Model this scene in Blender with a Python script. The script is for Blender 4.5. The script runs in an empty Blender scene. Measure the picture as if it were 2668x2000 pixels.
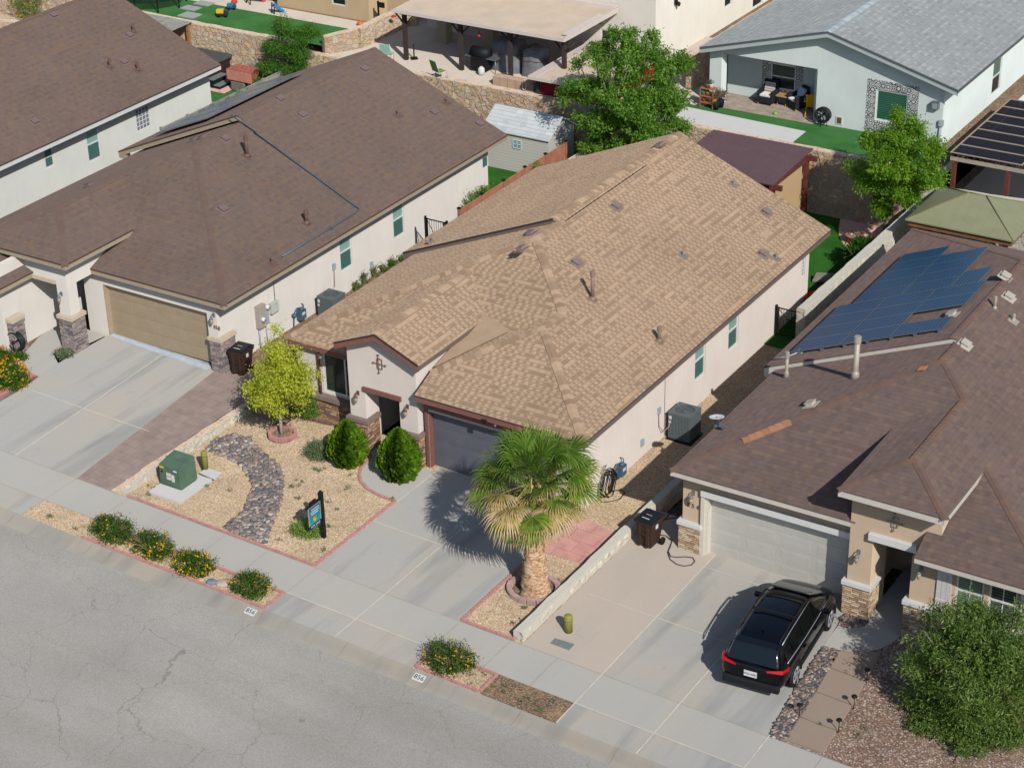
import bpy, math, random
import numpy as np
from mathutils import Vector, Matrix
# ---------------------------------------------------------------- camera, sky, sun, exposure
SC = bpy.context.scene
CAM_F, CAM_P, CAM_Y, CAM_R, CAM_H = 5161.34, 0.490009, -0.566774, 0.0250239, 32.0
def cam_axes(p, yaw, roll):
    cp, sp = math.cos(p), math.sin(p); c, s = math.cos(yaw), math.sin(yaw)
    fwd = np.array([s*cp, c*cp, -sp]); right = np.array([c, -s, 0.0]); down = np.cross(fwd, right)
    cr, sr = math.cos(roll), math.sin(roll)
    return np.array([cr*right+sr*down, -sr*right+cr*down, fwd])
CM = cam_axes(CAM_P, CAM_Y, CAM_R); CC = np.array([0, 0, CAM_H])
cd = bpy.data.cameras.new("Camera"); cam = bpy.data.objects.new("Camera", cd)
SC.collection.objects.link(cam); SC.camera = cam
cd.sensor_width = 36; cd.sensor_fit = 'HORIZONTAL'; cd.lens = CAM_F/2668*36; cd.clip_start = 0.5; cd.clip_end = 3000
m4 = Matrix.Identity(4)
for r in range(3):
    m4[r][0] = CM[0][r]; m4[r][1] = -CM[1][r]; m4[r][2] = -CM[2][r]; m4[r][3] = CC[r]
cam.matrix_world = m4
SUN = Vector((1.05, -0.81, 1.0)).normalized()
w = bpy.data.worlds.new("World"); SC.world = w; w.use_nodes = True
nt = w.node_tree; nt.nodes.clear()
sky = nt.nodes.new('ShaderNodeTexSky'); sky.sky_type = 'NISHITA'; sky.sun_disc = False
sky.sun_elevation = math.asin(SUN.z); sky.sun_rotation = math.atan2(SUN.x, SUN.y); sky.altitude = 1200; sky.air_density = 1.0; sky.dust_density = 1.5
bg = nt.nodes.new('ShaderNodeBackground'); bg.inputs[1].default_value = 0.125
wo = nt.nodes.new('ShaderNodeOutputWorld'); nt.links.new(sky.outputs[0], bg.inputs[0]); nt.links.new(bg.outputs[0], wo.inputs[0])
sl = bpy.data.lights.new("Sun", 'SUN'); sl.energy = 4.0; sl.angle = math.radians(0.55); sl.color = (1.0, 0.975, 0.94)
so = bpy.data.objects.new("Sun", sl); SC.collection.objects.link(so)
so.rotation_euler = SUN.to_track_quat('Z', 'Y').to_euler()
SC.view_settings.view_transform = 'Standard'; SC.view_settings.look = 'None'
SC.view_settings.exposure = -0.32; SC.view_settings.gamma = 1.0; SC.view_settings.use_curve_mapping = False
SC.cycles.max_bounces = 6; SC.cycles.transparent_max_bounces = 6
random.seed(7); rng = np.random.default_rng(7)
COL = SC.collection
# ---------------------------------------------------------------- finding real positions (metres) of measured points
def ray(px, py): return CM.T @ np.array([(px-1334)/CAM_F, (py-1000)/CAM_F, 1])
def T(i, j, x, y): return ((0, 660, 1320, 1968)[i]+x/3.16, (0, 480, 960, 1480)[j]+y/3.16)
def G(q, z=0.0): d = ray(*q); return CC+d*(z-CAM_H)/d[2]
def OX(q, x): d = ray(*q); return CC+d*(x-CC[0])/d[0]
def OY(q, y): d = ray(*q); return CC+d*(y-CC[1])/d[1]
def pz(x): return -0.029*(max(-75.0, min(5.0, x))+28)     # the street falls to the right
def GP(q, off=0.0):
    z = 0.0
    for _ in range(12): wv = G(q, z); z = pz(wv[0])+off
    return wv
def gxy(*qs, off=0.0): return [tuple(GP(q, off)[:2]) for q in qs]
# ---------------------------------------------------------------- objects
def setp(o, label=None, cat=None, group=None, kind=None):
    if label: o['label'] = label
    if cat: o['category'] = cat
    if group: o['group'] = group
    if kind: o['kind'] = kind
    return o
def thing(name, loc, label, cat, group=None, rot=0.0):
    o = bpy.data.objects.new(name, None); COL.objects.link(o); o.location = loc; o.rotation_euler = (0, 0, rot)
    o.empty_display_size = 0.2
    return setp(o, label, cat, group)
def rootloc(o):
    while o.parent: o = o.parent
    return Vector(o.location)
class MB:
    def __init__(s): s.v = []; s.f = []; s.mi = []; s.uvs = {}; s.cur = 0; s.sm = []; s.smooth = False
    def add(s, vs, fs, mi=None):
        b = len(s.v); s.v += [tuple(map(float, p)) for p in vs]
        for f in fs: s.f.append([b+i for i in f]); s.mi.append(s.cur if mi is None else mi); s.sm.append(s.smooth)
        return s
    def box(s, x0, x1, y0, y1, z0, z1, mi=None):
        x0, x1 = min(x0, x1), max(x0, x1); y0, y1 = min(y0, y1), max(y0, y1)
        return s.add([(x0,y0,z0),(x1,y0,z0),(x1,y1,z0),(x0,y1,z0),(x0,y0,z1),(x1,y0,z1),(x1,y1,z1),(x0,y1,z1)],
              [(0,3,2,1),(4,5,6,7),(0,1,5,4),(1,2,6,5),(2,3,7,6),(3,0,4,7)], mi)
    def obox(s, c, u, v, n, hu, hv, hn, mi=None):  # oriented box, half sizes
        c, u, v, n = map(Vector, (c, u, v, n)); P = []
        for k in (-1, 1):
            for a, b in ((-1,-1),(1,-1),(1,1),(-1,1)): P.append(c+u*hu*a+v*hv*b+n*hn*k)
        return s.add(P, [(0,3,2,1),(4,5,6,7),(0,1,5,4),(1,2,6,5),(2,3,7,6),(3,0,4,7)], mi)
    def poly(s, pts, mi=None): return s.add(pts, [tuple(range(len(pts)))], mi)
    def slab(s, pts, th, mi=None):   # polygon with vertical thickness below
        n = len(pts); lo = [(p[0], p[1], p[2]-th) for p in pts]
        return s.add(list(pts)+lo, [tuple(range(n)), tuple(range(2*n-1, n-1, -1))]+[(i, n+i, n+(i+1) % n, (i+1) % n) for i in range(n)], mi)
    def prism(s, xy, z0, z1, mi=None):
        a = sum(xy[i][0]*xy[(i+1) % len(xy)][1]-xy[(i+1) % len(xy)][0]*xy[i][1] for i in range(len(xy)))
        if a < 0: xy = xy[::-1]
        return s.slab([(p[0], p[1], z1) for p in xy], z1-z0, mi)
    def tube(s, pts, r, n=8, mi=None, cap=True, smooth=True):
        pts = [Vector(p) for p in pts]; m = len(pts); R = r if isinstance(r, (list, tuple)) else [r]*m; V = []; F = []
        up0 = None
        for i, p in enumerate(pts):
            d = (pts[min(i+1, m-1)]-pts[max(i-1, 0)])
            d = d.normalized() if d.length > 1e-9 else Vector((0, 0, 1))
            a = d.orthogonal().normalized() if up0 is None else (up0-d*up0.dot(d))
            a = a.normalized() if a.length > 1e-6 else d.orthogonal().normalized()
            up0 = a; b = d.cross(a)
            for k in range(n): t = 2*math.pi*k/n; V.append(p+(a*math.cos(t)+b*math.sin(t))*R[i])
        for i in range(m-1):
            for k in range(n): F.append((i*n+k, i*n+(k+1) % n, (i+1)*n+(k+1) % n, (i+1)*n+k))
        if cap: F.append(tuple(range(n-1, -1, -1))); F.append(tuple(range((m-1)*n, m*n)))
        o = s.smooth; s.smooth = smooth; s.add(V, F, mi); s.smooth = o; return s
    def lathe(s, c, prof, n=16, mi=None, smooth=True, sq=None):  # prof: (r,z)
        V = []; F = []; m = len(prof)
        for r, z in prof:
            for k in range(n): t = 2*math.pi*k/n; V.append((c[0]+r*math.cos(t), c[1]+r*math.sin(t), c[2]+z))
        for i in range(m-1):
            for k in range(n): F.append((i*n+k, i*n+(k+1) % n, (i+1)*n+(k+1) % n, (i+1)*n+k))
        F.append(tuple(range(n-1, -1, -1))); F.append(tuple(range((m-1)*n, m*n)))
        o = s.smooth; s.smooth = smooth; s.add(V, F, mi); s.smooth = o; return s
    def build(s, name, mats, parent=None, loc=None, local=False, bevel=0, weld=False):
        if not isinstance(mats, (list, tuple)): mats = [mats]
        off = Vector((0, 0, 0))
        if not local:
            if parent is not None: off = rootloc(parent)
            elif loc is not None: off = Vector(loc)
            elif s.v:
                a = np.array(s.v); off = Vector((a[:, 0].mean(), a[:, 1].mean(), a[:, 2].min()))
        me = bpy.data.meshes.new(name)
        V = [(p[0]-off.x, p[1]-off.y, p[2]-off.z) for p in s.v]
        me.from_pydata(V, [], s.f)
        for m in mats: me.materials.append(m)
        me.polygons.foreach_set('material_index', s.mi); me.polygons.foreach_set('use_smooth', s.sm)
        me.update()
        uv = me.uv_layers.new(name='UVMap'); data = np.zeros(len(me.loops)*2)
        for p in me.polygons:
            n = p.normal
            if abs(n.z) > 0.98: u = Vector((1, 0, 0)); v = Vector((0, 1, 0))
            else: u = Vector((-n.y, n.x, 0)).normalized(); v = n.cross(u)
            for li in p.loop_indices:
                c = me.vertices[me.loops[li].vertex_index].co+off
                data[2*li] = c.dot(u); data[2*li+1] = c.dot(v)
        uv.data.foreach_set('uv', data)
        o = bpy.data.objects.new(name, me); COL.objects.link(o)
        if parent is not None: o.parent = parent
        elif not local: o.location = off
        elif loc is not None: o.location = loc
        if bevel:
            md = o.modifiers.new('Bevel', 'BEVEL'); md.width = bevel; md.segments = 2; md.limit_method = 'ANGLE'; md.angle_limit = math.radians(40)
        return o
def copy_tree(o, parent=None):
    c = o.copy(); COL.objects.link(c); c.parent = parent
    for ch in list(o.children): copy_tree(ch, c)
    return c
# ---------------------------------------------------------------- materials
MATS = {}
def S(v):  # sRGB 0-255 -> linear rgba
    return tuple(((c/255/12.92) if c/255 <= 0.04045 else ((c/255+0.055)/1.055)**2.4) for c in v)+(1,)
class NT:
    def __init__(s, name):
        s.m = bpy.data.materials.new(name); s.m.use_nodes = True; s.t = s.m.node_tree; s.t.nodes.clear()
        s.out = s.t.nodes.new('ShaderNodeOutputMaterial'); s.tc = s.n('ShaderNodeTexCoord')
        s.geo = s.n('ShaderNodeNewGeometry'); s.pos = s.geo.outputs['Position']; s.uv = s.tc.outputs['UV']
    def n(s, ty, ins={}, **pr):
        x = s.t.nodes.new(ty)
        for k, v in pr.items(): setattr(x, k, v)
        for k, v in ins.items():
            if isinstance(v, bpy.types.NodeSocket): s.t.links.new(v, x.inputs[k])
            else: x.inputs[k].default_value = v
        return x
    def math(s, op, a, b=0.0, c=0.0, clamp=False):
        x = s.n('ShaderNodeMath', {0: a, 1: b, 2: c}, operation=op); x.use_clamp = clamp; return x.outputs[0]
    def vm(s, op, a, b=(0, 0, 0)): return s.n('ShaderNodeVectorMath', {0: a, 1: b}, operation=op).outputs[0]
    def sep(s, v): x = s.n('ShaderNodeSeparateXYZ', {0: v}); return x.outputs
    def comb(s, x=0.0, y=0.0, z=0.0): return s.n('ShaderNodeCombineXYZ', {0: x, 1: y, 2: z}).outputs[0]
    def noise(s, v, scale, detail=3, rough=0.55, dist=0): return s.n('ShaderNodeTexNoise', {'Vector': v, 'Scale': scale, 'Detail': detail, 'Roughness': rough, 'Distortion': dist}).outputs[0]
    def white(s, v): return s.n('ShaderNodeTexWhiteNoise', {'Vector': v}, noise_dimensions='3D').outputs[0]
    def vor(s, v, scale, feature='F1', rnd=1.0): return s.n('ShaderNodeTexVoronoi', {'Vector': v, 'Scale': scale, 'Randomness': rnd}, feature=feature)
    def ramp(s, f, stops, interp='LINEAR'):
        x = s.n('ShaderNodeValToRGB', {0: f}); cr = x.color_ramp; cr.interpolation = interp
        while len(cr.elements) < len(stops): cr.elements.new(0.5)
        for e, (p, c) in zip(cr.elements, stops): e.position = p; e.color = c if len(c) == 4 else tuple(c)+(1,)
        return x.outputs[0]
    def mr(s, f, a, b, c=0.0, d=1.0): return s.n('ShaderNodeMapRange', {0: f, 1: a, 2: b, 3: c, 4: d}).outputs[0]
    def mix(s, f, a, b, mode='MIX'):
        x = s.n('ShaderNodeMix', data_type='RGBA', blend_type=mode)
        for k, v in ((0, f), (6, a), (7, b)):
            if isinstance(v, bpy.types.NodeSocket): s.t.links.new(v, x.inputs[k])
            else: x.inputs[k].default_value = v
        return x.outputs[2]
    def bump(s, h, st=0.3, d=0.01): return s.n('ShaderNodeBump', {'Height': h, 'Strength': st, 'Distance': d}).outputs[0]
    def done(s, col, rough=0.8, metal=0.0, spec=0.3, normal=None, coat=0.0, extra={}):
        b = s.n('ShaderNodeBsdfPrincipled', {'Base Color': col, 'Roughness': rough, 'Metallic': metal, 'Specular IOR Level': spec, 'Coat Weight': coat, 'Coat Roughness': 0.05, 'Diffuse Roughness': 1.0 if rough > 0.84 else 0.0, **extra})
        if normal is not None: s.t.links.new(normal, b.inputs['Normal'])
        s.t.links.new(b.outputs[0], s.out.inputs[0]); return s.m
def plain(name, c, rough=0.6, metal=0.0, spec=0.3, var=0.12, scale=6.0, bump=0.0, coat=0.0):
    if name in MATS: return MATS[name]
    t = NT(name); c = S(c); n = t.noise(t.pos, scale, 4, 0.6)
    f = t.mr(n, 0.3, 0.7, 1-var, 1+var); col = t.mix(1.0, c, t.comb(f, f, f), 'MULTIPLY')
    nb = t.bump(t.noise(t.pos, scale*12, 3), bump, 0.01) if bump else None
    MATS[name] = t.done(col, rough, metal, spec, nb, coat); return MATS[name]
def stucco(name, c, var=0.05):
    t = NT(name); c = S(c)
    n = t.noise(t.pos, 0.8, 4, 0.6); st = t.noise(t.vm('MULTIPLY', t.pos, (3.0, 3.0, 0.35)), 1.6, 4, 0.6); fine = t.noise(t.pos, 60, 2)
    f = t.math('ADD', t.mr(n, 0.3, 0.7, 1-var, 1+var*0.6), t.mr(st, 0.35, 0.75, 0.012, -0.022))
    f = t.math('ADD', f, t.mr(fine, 0.3, 0.7, -0.03, 0.03))
    col = t.mix(1.0, c, t.comb(f, f, f), 'MULTIPLY')
    z = t.sep(t.pos)[2]
    return t.done(col, 0.92, 0, 0.15, t.bump(t.noise(t.pos, 45, 3), 0.25, 0.01))
def shingle(name, cols, row=0.145, tab=0.17, contrast=1.0, patchy=None, edge=0.8):
    t = NT(name); u, v, _ = t.sep(t.uv)
    vr = t.math('DIVIDE', v, row); ri = t.math('FLOOR', vr); rf = t.math('FRACT', vr)
    ro = t.white(t.comb(ri, 3.3, 0)); 
    uu = t.math('ADD', t.math('DIVIDE', u, tab), t.math('MULTIPLY', ro, 7.3))
    ui = t.math('FLOOR', uu); uf = t.math('FRACT', uu)
    cell = t.white(t.comb(ui, ri, 1.7)); par = t.math('MODULO', t.math('ABSOLUTE', ui), 2.0)
    # laminated tabs: a tab is raised where cell says so; alternate rows lean light or dark
    rowp = t.math('MODULO', t.math('ABSOLUTE', ri), 2.0)
    sel = t.math('ADD', cell, t.math('MULTIPLY', t.math('SUBTRACT', rowp, 0.5), 0.5*contrast))
    k = len(cols); col = t.ramp(sel, [(0.02+0.96*i/max(1, k-1), S(c)) for i, c in enumerate(cols)], 'LINEAR' if contrast < 0.7 else 'EASE')
    if contrast >= 0.9:
        tooth = t.math('MULTIPLY', t.math('MULTIPLY', t.math('MULTIPLY', par, t.math('GREATER_THAN', cell, 0.12)), t.math('GREATER_THAN', t.white(t.comb(t.math('FLOOR', t.math('DIVIDE', uu, 4.0)), ri, 6.0)), 0.1)), t.math('MULTIPLY', t.math('GREATER_THAN', rf, 0.2), t.math('LESS_THAN', rf, 0.86)))
        flip = t.math('GREATER_THAN', t.white(t.comb(t.math('FLOOR', t.math('DIVIDE', uu, 7.0)), ri, 8.0)), 0.985)
        base_ = t.math('ABSOLUTE', t.math('SUBTRACT', rowp, flip)); sel = t.math('ABSOLUTE', t.math('SUBTRACT', base_, tooth))
        va = t.mix(cell, S(cols[0]), S(cols[1])); vb = t.mix(cell, S(cols[2]), S(cols[3])); col = t.mix(sel, va, vb)
    if patchy:
        pn = t.vor(t.vm('MULTIPLY', t.uv, (1.0, 1.0, 1)), patchy[1]); col = t.mix(t.mr(t.sep(pn.outputs['Color'])[0], patchy[2], patchy[2]+0.15, 0, patchy[3]), col, S(patchy[0]))
    gr = t.noise(t.pos, 90, 2, 0.8); gf = t.mr(gr, 0.25, 0.75, 0.82, 1.16); col = t.mix(1.0, col, t.comb(gf, gf, gf), 'MULTIPLY')
    big = t.noise(t.pos, 0.35, 3); bf = t.mr(big, 0.3, 0.7, 0.93, 1.06); col = t.mix(1.0, col, t.comb(bf, bf, bf), 'MULTIPLY')
    shad = t.mr(rf, 0.0, 0.2, edge, 1.0); col = t.mix(1.0, col, t.comb(shad, shad, shad), 'MULTIPLY')  # painted shadow line along the foot of each shingle course
    h = t.math('ADD', t.math('MULTIPLY', t.math('SUBTRACT', 1.0, rf), 0.8), t.math('MULTIPLY', cell, 0.35))
    return t.done(col, 0.93, 0, 0.10, t.bump(t.math('ADD', h, t.math('MULTIPLY', gr, 0.8)), 0.7, 0.012))
def ledge(name, cols, mort=(90, 80, 72)):
    t = NT(name); u, v, _ = t.sep(t.uv)
    vw = t.math('ADD', v, t.math('MULTIPLY', t.noise(t.comb(u, 0, 0), 2.0, 2), 0.05))
    vr = t.math('DIVIDE', vw, 0.065); ri = t.math('FLOOR', vr); rf = t.math('FRACT', vr)
    uu = t.math('ADD', t.math('DIVIDE', u, 0.26), t.math('MULTIPLY', t.white(t.comb(ri, 0, 4.1)), 9.0)); ui = t.math('FLOOR', uu); uf = t.math('FRACT', uu)
    c = t.white(t.comb(ui, ri, 0.5)); k = len(cols)
    col = t.ramp(c, [((i+0.5)/k, S(x)) for i, x in enumerate(cols)], 'CONSTANT'); 
    e = t.math('MINIMUM', t.mr(t.math('MINIMUM', rf, t.math('SUBTRACT', 1.0, rf)), 0, 0.16), t.mr(t.math('MINIMUM', uf, t.math('SUBTRACT', 1.0, uf)), 0, 0.05))
    n = t.noise(t.pos, 25, 4); nf = t.mr(n, 0.3, 0.7, 0.8, 1.18); col = t.mix(1.0, col, t.comb(nf, nf, nf), 'MULTIPLY')
    col = t.mix(t.mr(e, 0.1, 0.9), S(mort), col)
    return t.done(col, 0.9, 0, 0.2, t.bump(t.math('ADD', t.math('MULTIPLY', e, 0.6), t.math('MULTIPLY', c, 0.7)), 0.9, 0.03))
def fieldstone(name, cols, mort, scale=3.4, smear=0.55):
    t = NT(name); p = t.vm('ADD', t.uv, t.vm('MULTIPLY', t.n('ShaderNodeTexNoise', {'Vector': t.uv, 'Scale': 2.5, 'Detail': 2.0}).outputs[1], (0.12, 0.12, 0)))
    p = t.vm('MULTIPLY', p, (1.0, 1.25, 1))
    c = t.vor(p, scale); e = t.vor(p, scale, 'DISTANCE_TO_EDGE').outputs[0]
    r = t.sep(c.outputs['Color'])[0]; k = len(cols)
    col = t.ramp(r, [((i+0.5)/k, S(x)) for i, x in enumerate(cols)], 'LINEAR')
    n = t.noise(t.pos, 14, 4); nf = t.mr(n, 0.3, 0.7, 0.8, 1.2); col = t.mix(1.0, col, t.comb(nf, nf, nf), 'MULTIPLY')
    th = t.mr(t.noise(t.uv, 2.3, 4), 0.35, 0.75, 0.025, 0.03+0.16*smear)
    mask = t.math('DIVIDE', t.math('ADD', e, t.math('MULTIPLY', t.math('SUBTRACT', t.noise(t.pos, 18, 3), 0.5), 0.05)), th, clamp=True)
    edge = t.mr(t.math('ABSOLUTE', t.math('SUBTRACT', e, th)), 0.0, 0.016, 0.86, 1.0)
    mc = t.mix(1.0, S(mort), t.comb(t.mr(t.noise(t.pos, 9, 3), 0.3, 0.7, 0.9, 1.08), 1.0, 1.0), 'MULTIPLY')
    col = t.mix(t.mr(mask, 0.6, 1.0), mc, col); col = t.mix(1.0, col, t.comb(edge, edge, edge), 'MULTIPLY')
    return t.done(col, 0.92, 0, 0.15, t.bump(t.math('ADD', mask, t.math('MULTIPLY', n, 0.2)), 0.8, 0.04))
def gravel(name, cols, scale=28.0, clump=None, dark=0.55):
    t = NT(name); p = t.pos; c = t.vor(p, scale); r = t.sep(c.outputs['Color'])[0]; k = len(cols)
    col = t.ramp(r, [((i+0.5)/k, S(x)) for i, x in enumerate(cols)], 'LINEAR')
    d = t.mr(c.outputs['Distance'], 0.25, 0.75, 1.05, dark); col = t.mix(1.0, col, t.comb(d, d, d), 'MULTIPLY')
    b = t.mr(t.noise(p, 0.9, 4), 0.3, 0.7, 0.86, 1.1); col = t.mix(1.0, col, t.comb(b, b, b), 'MULTIPLY')
    if clump: col = t.mix(t.mr(t.noise(p, clump[1], 4, 0.65), clump[2], clump[2]+0.15, 0, clump[3]), col, S(clump[0]))
    return t.done(col, 0.95, 0, 0.15, t.bump(c.outputs['Distance'], -0.7, 0.02))
def concrete(name, c, warm=(196, 180, 160), stain=(140, 142, 140), streak=None, amt=0.6):
    t = NT(name); p = t.pos
    a = t.noise(p, 0.28, 5, 0.6, 0.6); b = t.noise(t.vm('MULTIPLY', p, (1.5, 0.16, 1)), 0.8, 4, 0.55, 0.3)
    col = t.mix(t.mr(a, 0.42, 0.72, 0, amt), S(c), S(warm)); col = t.mix(t.mr(b, 0.5, 0.74, 0, amt), col, S(stain))
    bl = t.noise(p, 3.2, 4, 0.7); col = t.mix(t.mr(bl, 0.60, 0.78, 0, 0.35), col, S(stain))
    f = t.mr(t.noise(p, 30, 3, 0.7), 0.25, 0.75, 0.94, 1.05); col = t.mix(1.0, col, t.comb(f, f, f), 'MULTIPLY')
    return t.done(col, 0.88, 0, 0.2, t.bump(t.noise(p, 50, 3), 0.1, 0.01))
def leaf(name, cols, trans=0.35, rough=0.5, spec=0.35):
    t = NT(name); a = t.n('ShaderNodeAttribute', attribute_name='rnd').outputs['Fac']; k = len(cols)
    col = t.ramp(a, [(i/max(1, k-1), S(x)) for i, x in enumerate(cols)])
    b = t.n('ShaderNodeBsdfPrincipled', {'Base Color': col, 'Roughness': rough, 'Specular IOR Level': spec})
    tr = t.n('ShaderNodeBsdfTranslucent', {'Color': t.mix(1.0, col, (1.1, 1.15, 0.55, 1), 'MULTIPLY')})
    mx = t.n('ShaderNodeMixShader', {0: trans, 1: b.outputs[0], 2: tr.outputs[0]}); t.t.links.new(mx.outputs[0], t.out.inputs[0]); return t.m
# ---------------------------------------------------------------- material set
m_asph = None
def asphalt():
    t = NT('asphalt'); p = t.pos
    wv = t.vm('ADD', p, t.vm('MULTIPLY', t.n('ShaderNodeTexNoise', {'Vector': p, 'Scale': 1.1, 'Detail': 5.0, 'Roughness': 0.65}).outputs[1], (0.9, 0.9, 0)))
    e = t.vor(t.vm('MULTIPLY', wv, (0.42, 0.5, 0)), 1.0, 'DISTANCE_TO_EDGE').outputs[0]
    wid = t.mr(t.noise(p, 0.6, 2), 0.35, 0.65, 0.0012, 0.0048)
    cr = t.math('MULTIPLY', t.mr(t.math('DIVIDE', e, wid), 0.5, 1.5, 1.0, 0.0), t.mr(t.noise(p, 0.45, 2), 0.34, 0.54, 0.34, 0.62))
    g = t.noise(p, 120, 2, 0.85); gv = t.vor(p, 55.0); 
    col = t.mix(t.mr(t.noise(p, 0.22, 4, 0.6), 0.35, 0.7), S((150, 146, 139)), S((163, 159, 151)))
    lane = t.noise(t.vm('MULTIPLY', p, (0.12, 0.9, 1)), 0.8, 3); col = t.mix(t.mr(lane, 0.45, 0.7, 0, 0.5), col, S((142, 137, 129)))
    f = t.math('MULTIPLY', t.mr(g, 0.25, 0.75, 0.78, 1.2), t.math('MULTIPLY', t.mr(t.sep(gv.outputs['Color'])[0], 0, 1, 0.84, 1.14), t.mr(t.noise(p, 22, 3, .7), .3, .7, .93, 1.07))); col = t.mix(1.0, col, t.comb(f, f, f), 'MULTIPLY')
    sp = t.vor(p, 0.55); so_ = t.mr(sp.outputs['Distance'], 0.03, 0.075, 0.55, 0.0); col = t.mix(t.math('MULTIPLY', so_, t.mr(t.noise(p, 9, 3), 0.4, 0.6)), col, S((105, 92, 80)))
    col = t.mix(cr, col, S((114, 108, 100)))
    return t.done(col, 0.95, 0, 0.15, t.bump(t.math('SUBTRACT', g, t.math('MULTIPLY', cr, 1.0)), 0.35, 0.01))
M_asph = asphalt()
M_walk = concrete('walk_concrete', (169, 166, 158), (178, 169, 156), (160, 158, 152), amt=0.45)
M_drive = concrete('drive_concrete', (166, 163, 156), (174, 164, 149), (130, 132, 130), amt=0.85)
M_curb = concrete('curb_concrete', (156, 152, 143), (174, 159, 139), (138, 135, 129), amt=0.9)
M_tanc = concrete('tan_concrete', (178, 166, 153), (184, 169, 152), (166, 159, 149), amt=0.6)
M_greyc = concrete('grey_concrete', (190, 188, 184), (192, 186, 178), (178, 178, 176), amt=0.4)
M_patio = concrete('patio_concrete', (196, 184, 168), (204, 186, 166), (176, 168, 156), amt=0.6)
M_slabs = concrete('walk_slab_concrete', (148, 131, 116), (150, 130, 112), (128, 117, 108), amt=0.5)
M_joint = plain('joint_light', (198, 188, 170), 0.9, var=0.15, scale=3)
M_joint2 = plain('joint_mid', (156, 148, 136), 0.9, var=0.15, scale=3)
M_jdark = plain('joint_dark', (142, 134, 122), 0.95, var=0.15, scale=3)
M_tan = gravel('tan_gravel', [(168, 142, 110), (190, 164, 130), (206, 182, 150), (196, 170, 138), (222, 206, 180), (178, 150, 118)], 30, ((192, 166, 134), 1.6, 0.58, 0.4), .74)
M_mauve = gravel('mauve_gravel', [(126, 100, 84), (150, 122, 104), (138, 112, 98), (176, 152, 132), (112, 90, 80), (200, 184, 168)], 24, ((150, 120, 92), 1.0, 0.55, 0.35))
M_dirt = gravel('dirt_gravel', [(120, 100, 82), (150, 126, 102), (140, 118, 98), (178, 152, 120), (108, 88, 76)], 24, ((172, 142, 100), 1.6, 0.55, 0.5))
M_turf = None
def turf(name, a, b):
    t = NT(name); n = t.noise(t.pos, 0.7, 4, 0.6); f = t.noise(t.pos, 40, 3, 0.8); st = t.noise(t.vm('MULTIPLY', t.pos, (25, 90, 1)), 1.0, 2)
    col = t.mix(t.mr(n, 0.35, 0.7), S(a), S(b)); k = t.math('MULTIPLY', t.mr(f, 0.25, 0.75, 0.7, 1.25), t.mr(st, 0.3, 0.7, 0.85, 1.12)); col = t.mix(1.0, col, t.comb(k, k, k), 'MULTIPLY')
    return t.done(col, 0.95, 0, 0.1, t.bump(f, 0.8, 0.03))
M_turf = turf('turf_upper', (56, 104, 52), (72, 120, 64)); M_turf2 = turf('turf_yard', (40, 88, 28), (58, 108, 40))
M_red = plain('red_edging', (176, 128, 120), 0.85, var=0.18, scale=8)
M_redp = None
def paver(name, c1, c2, grout, su, sv, worn=None):
    t = NT(name); p = t.pos
    b = t.n('ShaderNodeTexBrick', {'Vector': p, 'Color1': S(c1), 'Color2': S(c2), 'Mortar': S(grout), 'Scale': 1.0, 'Mortar Size': 0.012, 'Mortar Smooth': 0.3, 'Bias': 0.0, 'Brick Width': su, 'Row Height': sv})
    col = b.outputs[0]; n = t.mr(t.noise(p, 2.2, 4), 0.3, 0.7, 0.86, 1.12); col = t.mix(1.0, col, t.comb(n, n, n), 'MULTIPLY')
    f = t.mr(t.noise(p, 35, 3), 0.3, 0.7, 0.93, 1.06); col = t.mix(1.0, col, t.comb(f, f, f), 'MULTIPLY')
    if worn: col = t.mix(t.mr(t.noise(p, worn[1], 5, 0.7, 0.5), worn[2], worn[2]+0.06, 0, 0.85), col, S(worn[0]))
    return t.done(col, 0.9, 0, 0.2, t.bump(b.outputs[1], -0.4, 0.01))
M_redp = paver('red_stamped', (190, 140, 130), (196, 147, 137), (160, 116, 108), 0.9, 0.6, ((88, 76, 78), 3.2, 0.665))
M_pav = paver('brown_pavers', (148, 131, 121), (143, 126, 117), (133, 116, 107), 0.42, 0.42, None)
M_pinkp = paver('pink_pavers', (190, 128, 116), (178, 112, 104), (150, 104, 96), 0.2, 0.1, None)
M_tile = paver('patio_tiles', (160, 146, 130), (146, 134, 122), (120, 112, 104), 0.5, 0.25, None)
M_padc = plain('pink_flagstone', (206, 168, 150), 0.9, var=0.12, scale=4)

# ---------------------------------------------------------------- ground, street, kerb, pavement
def sheet(name, pts, off, mat, kind='structure', z=None, th=None, lab=None, cat=None):
    mb = MB(); P = [(x, y, (pz(x)+off) if z is None else z) for x, y in pts]
    a = sum(P[i][0]*P[(i+1) % len(P)][1]-P[(i+1) % len(P)][0]*P[i][1] for i in range(len(P)))
    if a < 0: P = P[::-1]
    if th: mb.slab(P, th)
    else: mb.poly(P)
    o = mb.build(name, mat)
    if kind: o['kind'] = kind
    if lab: setp(o, lab, cat)
    return o
def rect(x0, x1, y0, y1): return [(x0, y0), (x1, y0), (x1, y1), (x0, y1)]
mb = MB(); X = [-600, -75, 5, 600]
for i in range(3): mb.poly([(X[i], -400, pz(X[i])-0.16), (X[i+1], -400, pz(X[i+1])-0.16), (X[i+1], 35.2, pz(X[i+1])-0.16), (X[i], 35.2, pz(X[i])-0.16)])
for i in range(3): mb.poly([(X[i], 35.2, pz(X[i])-0.5), (X[i+1], 35.2, pz(X[i+1])-0.5), (X[i+1], 69.4, pz(X[i+1])-0.5), (X[i], 69.4, pz(X[i])-0.5)])
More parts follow.
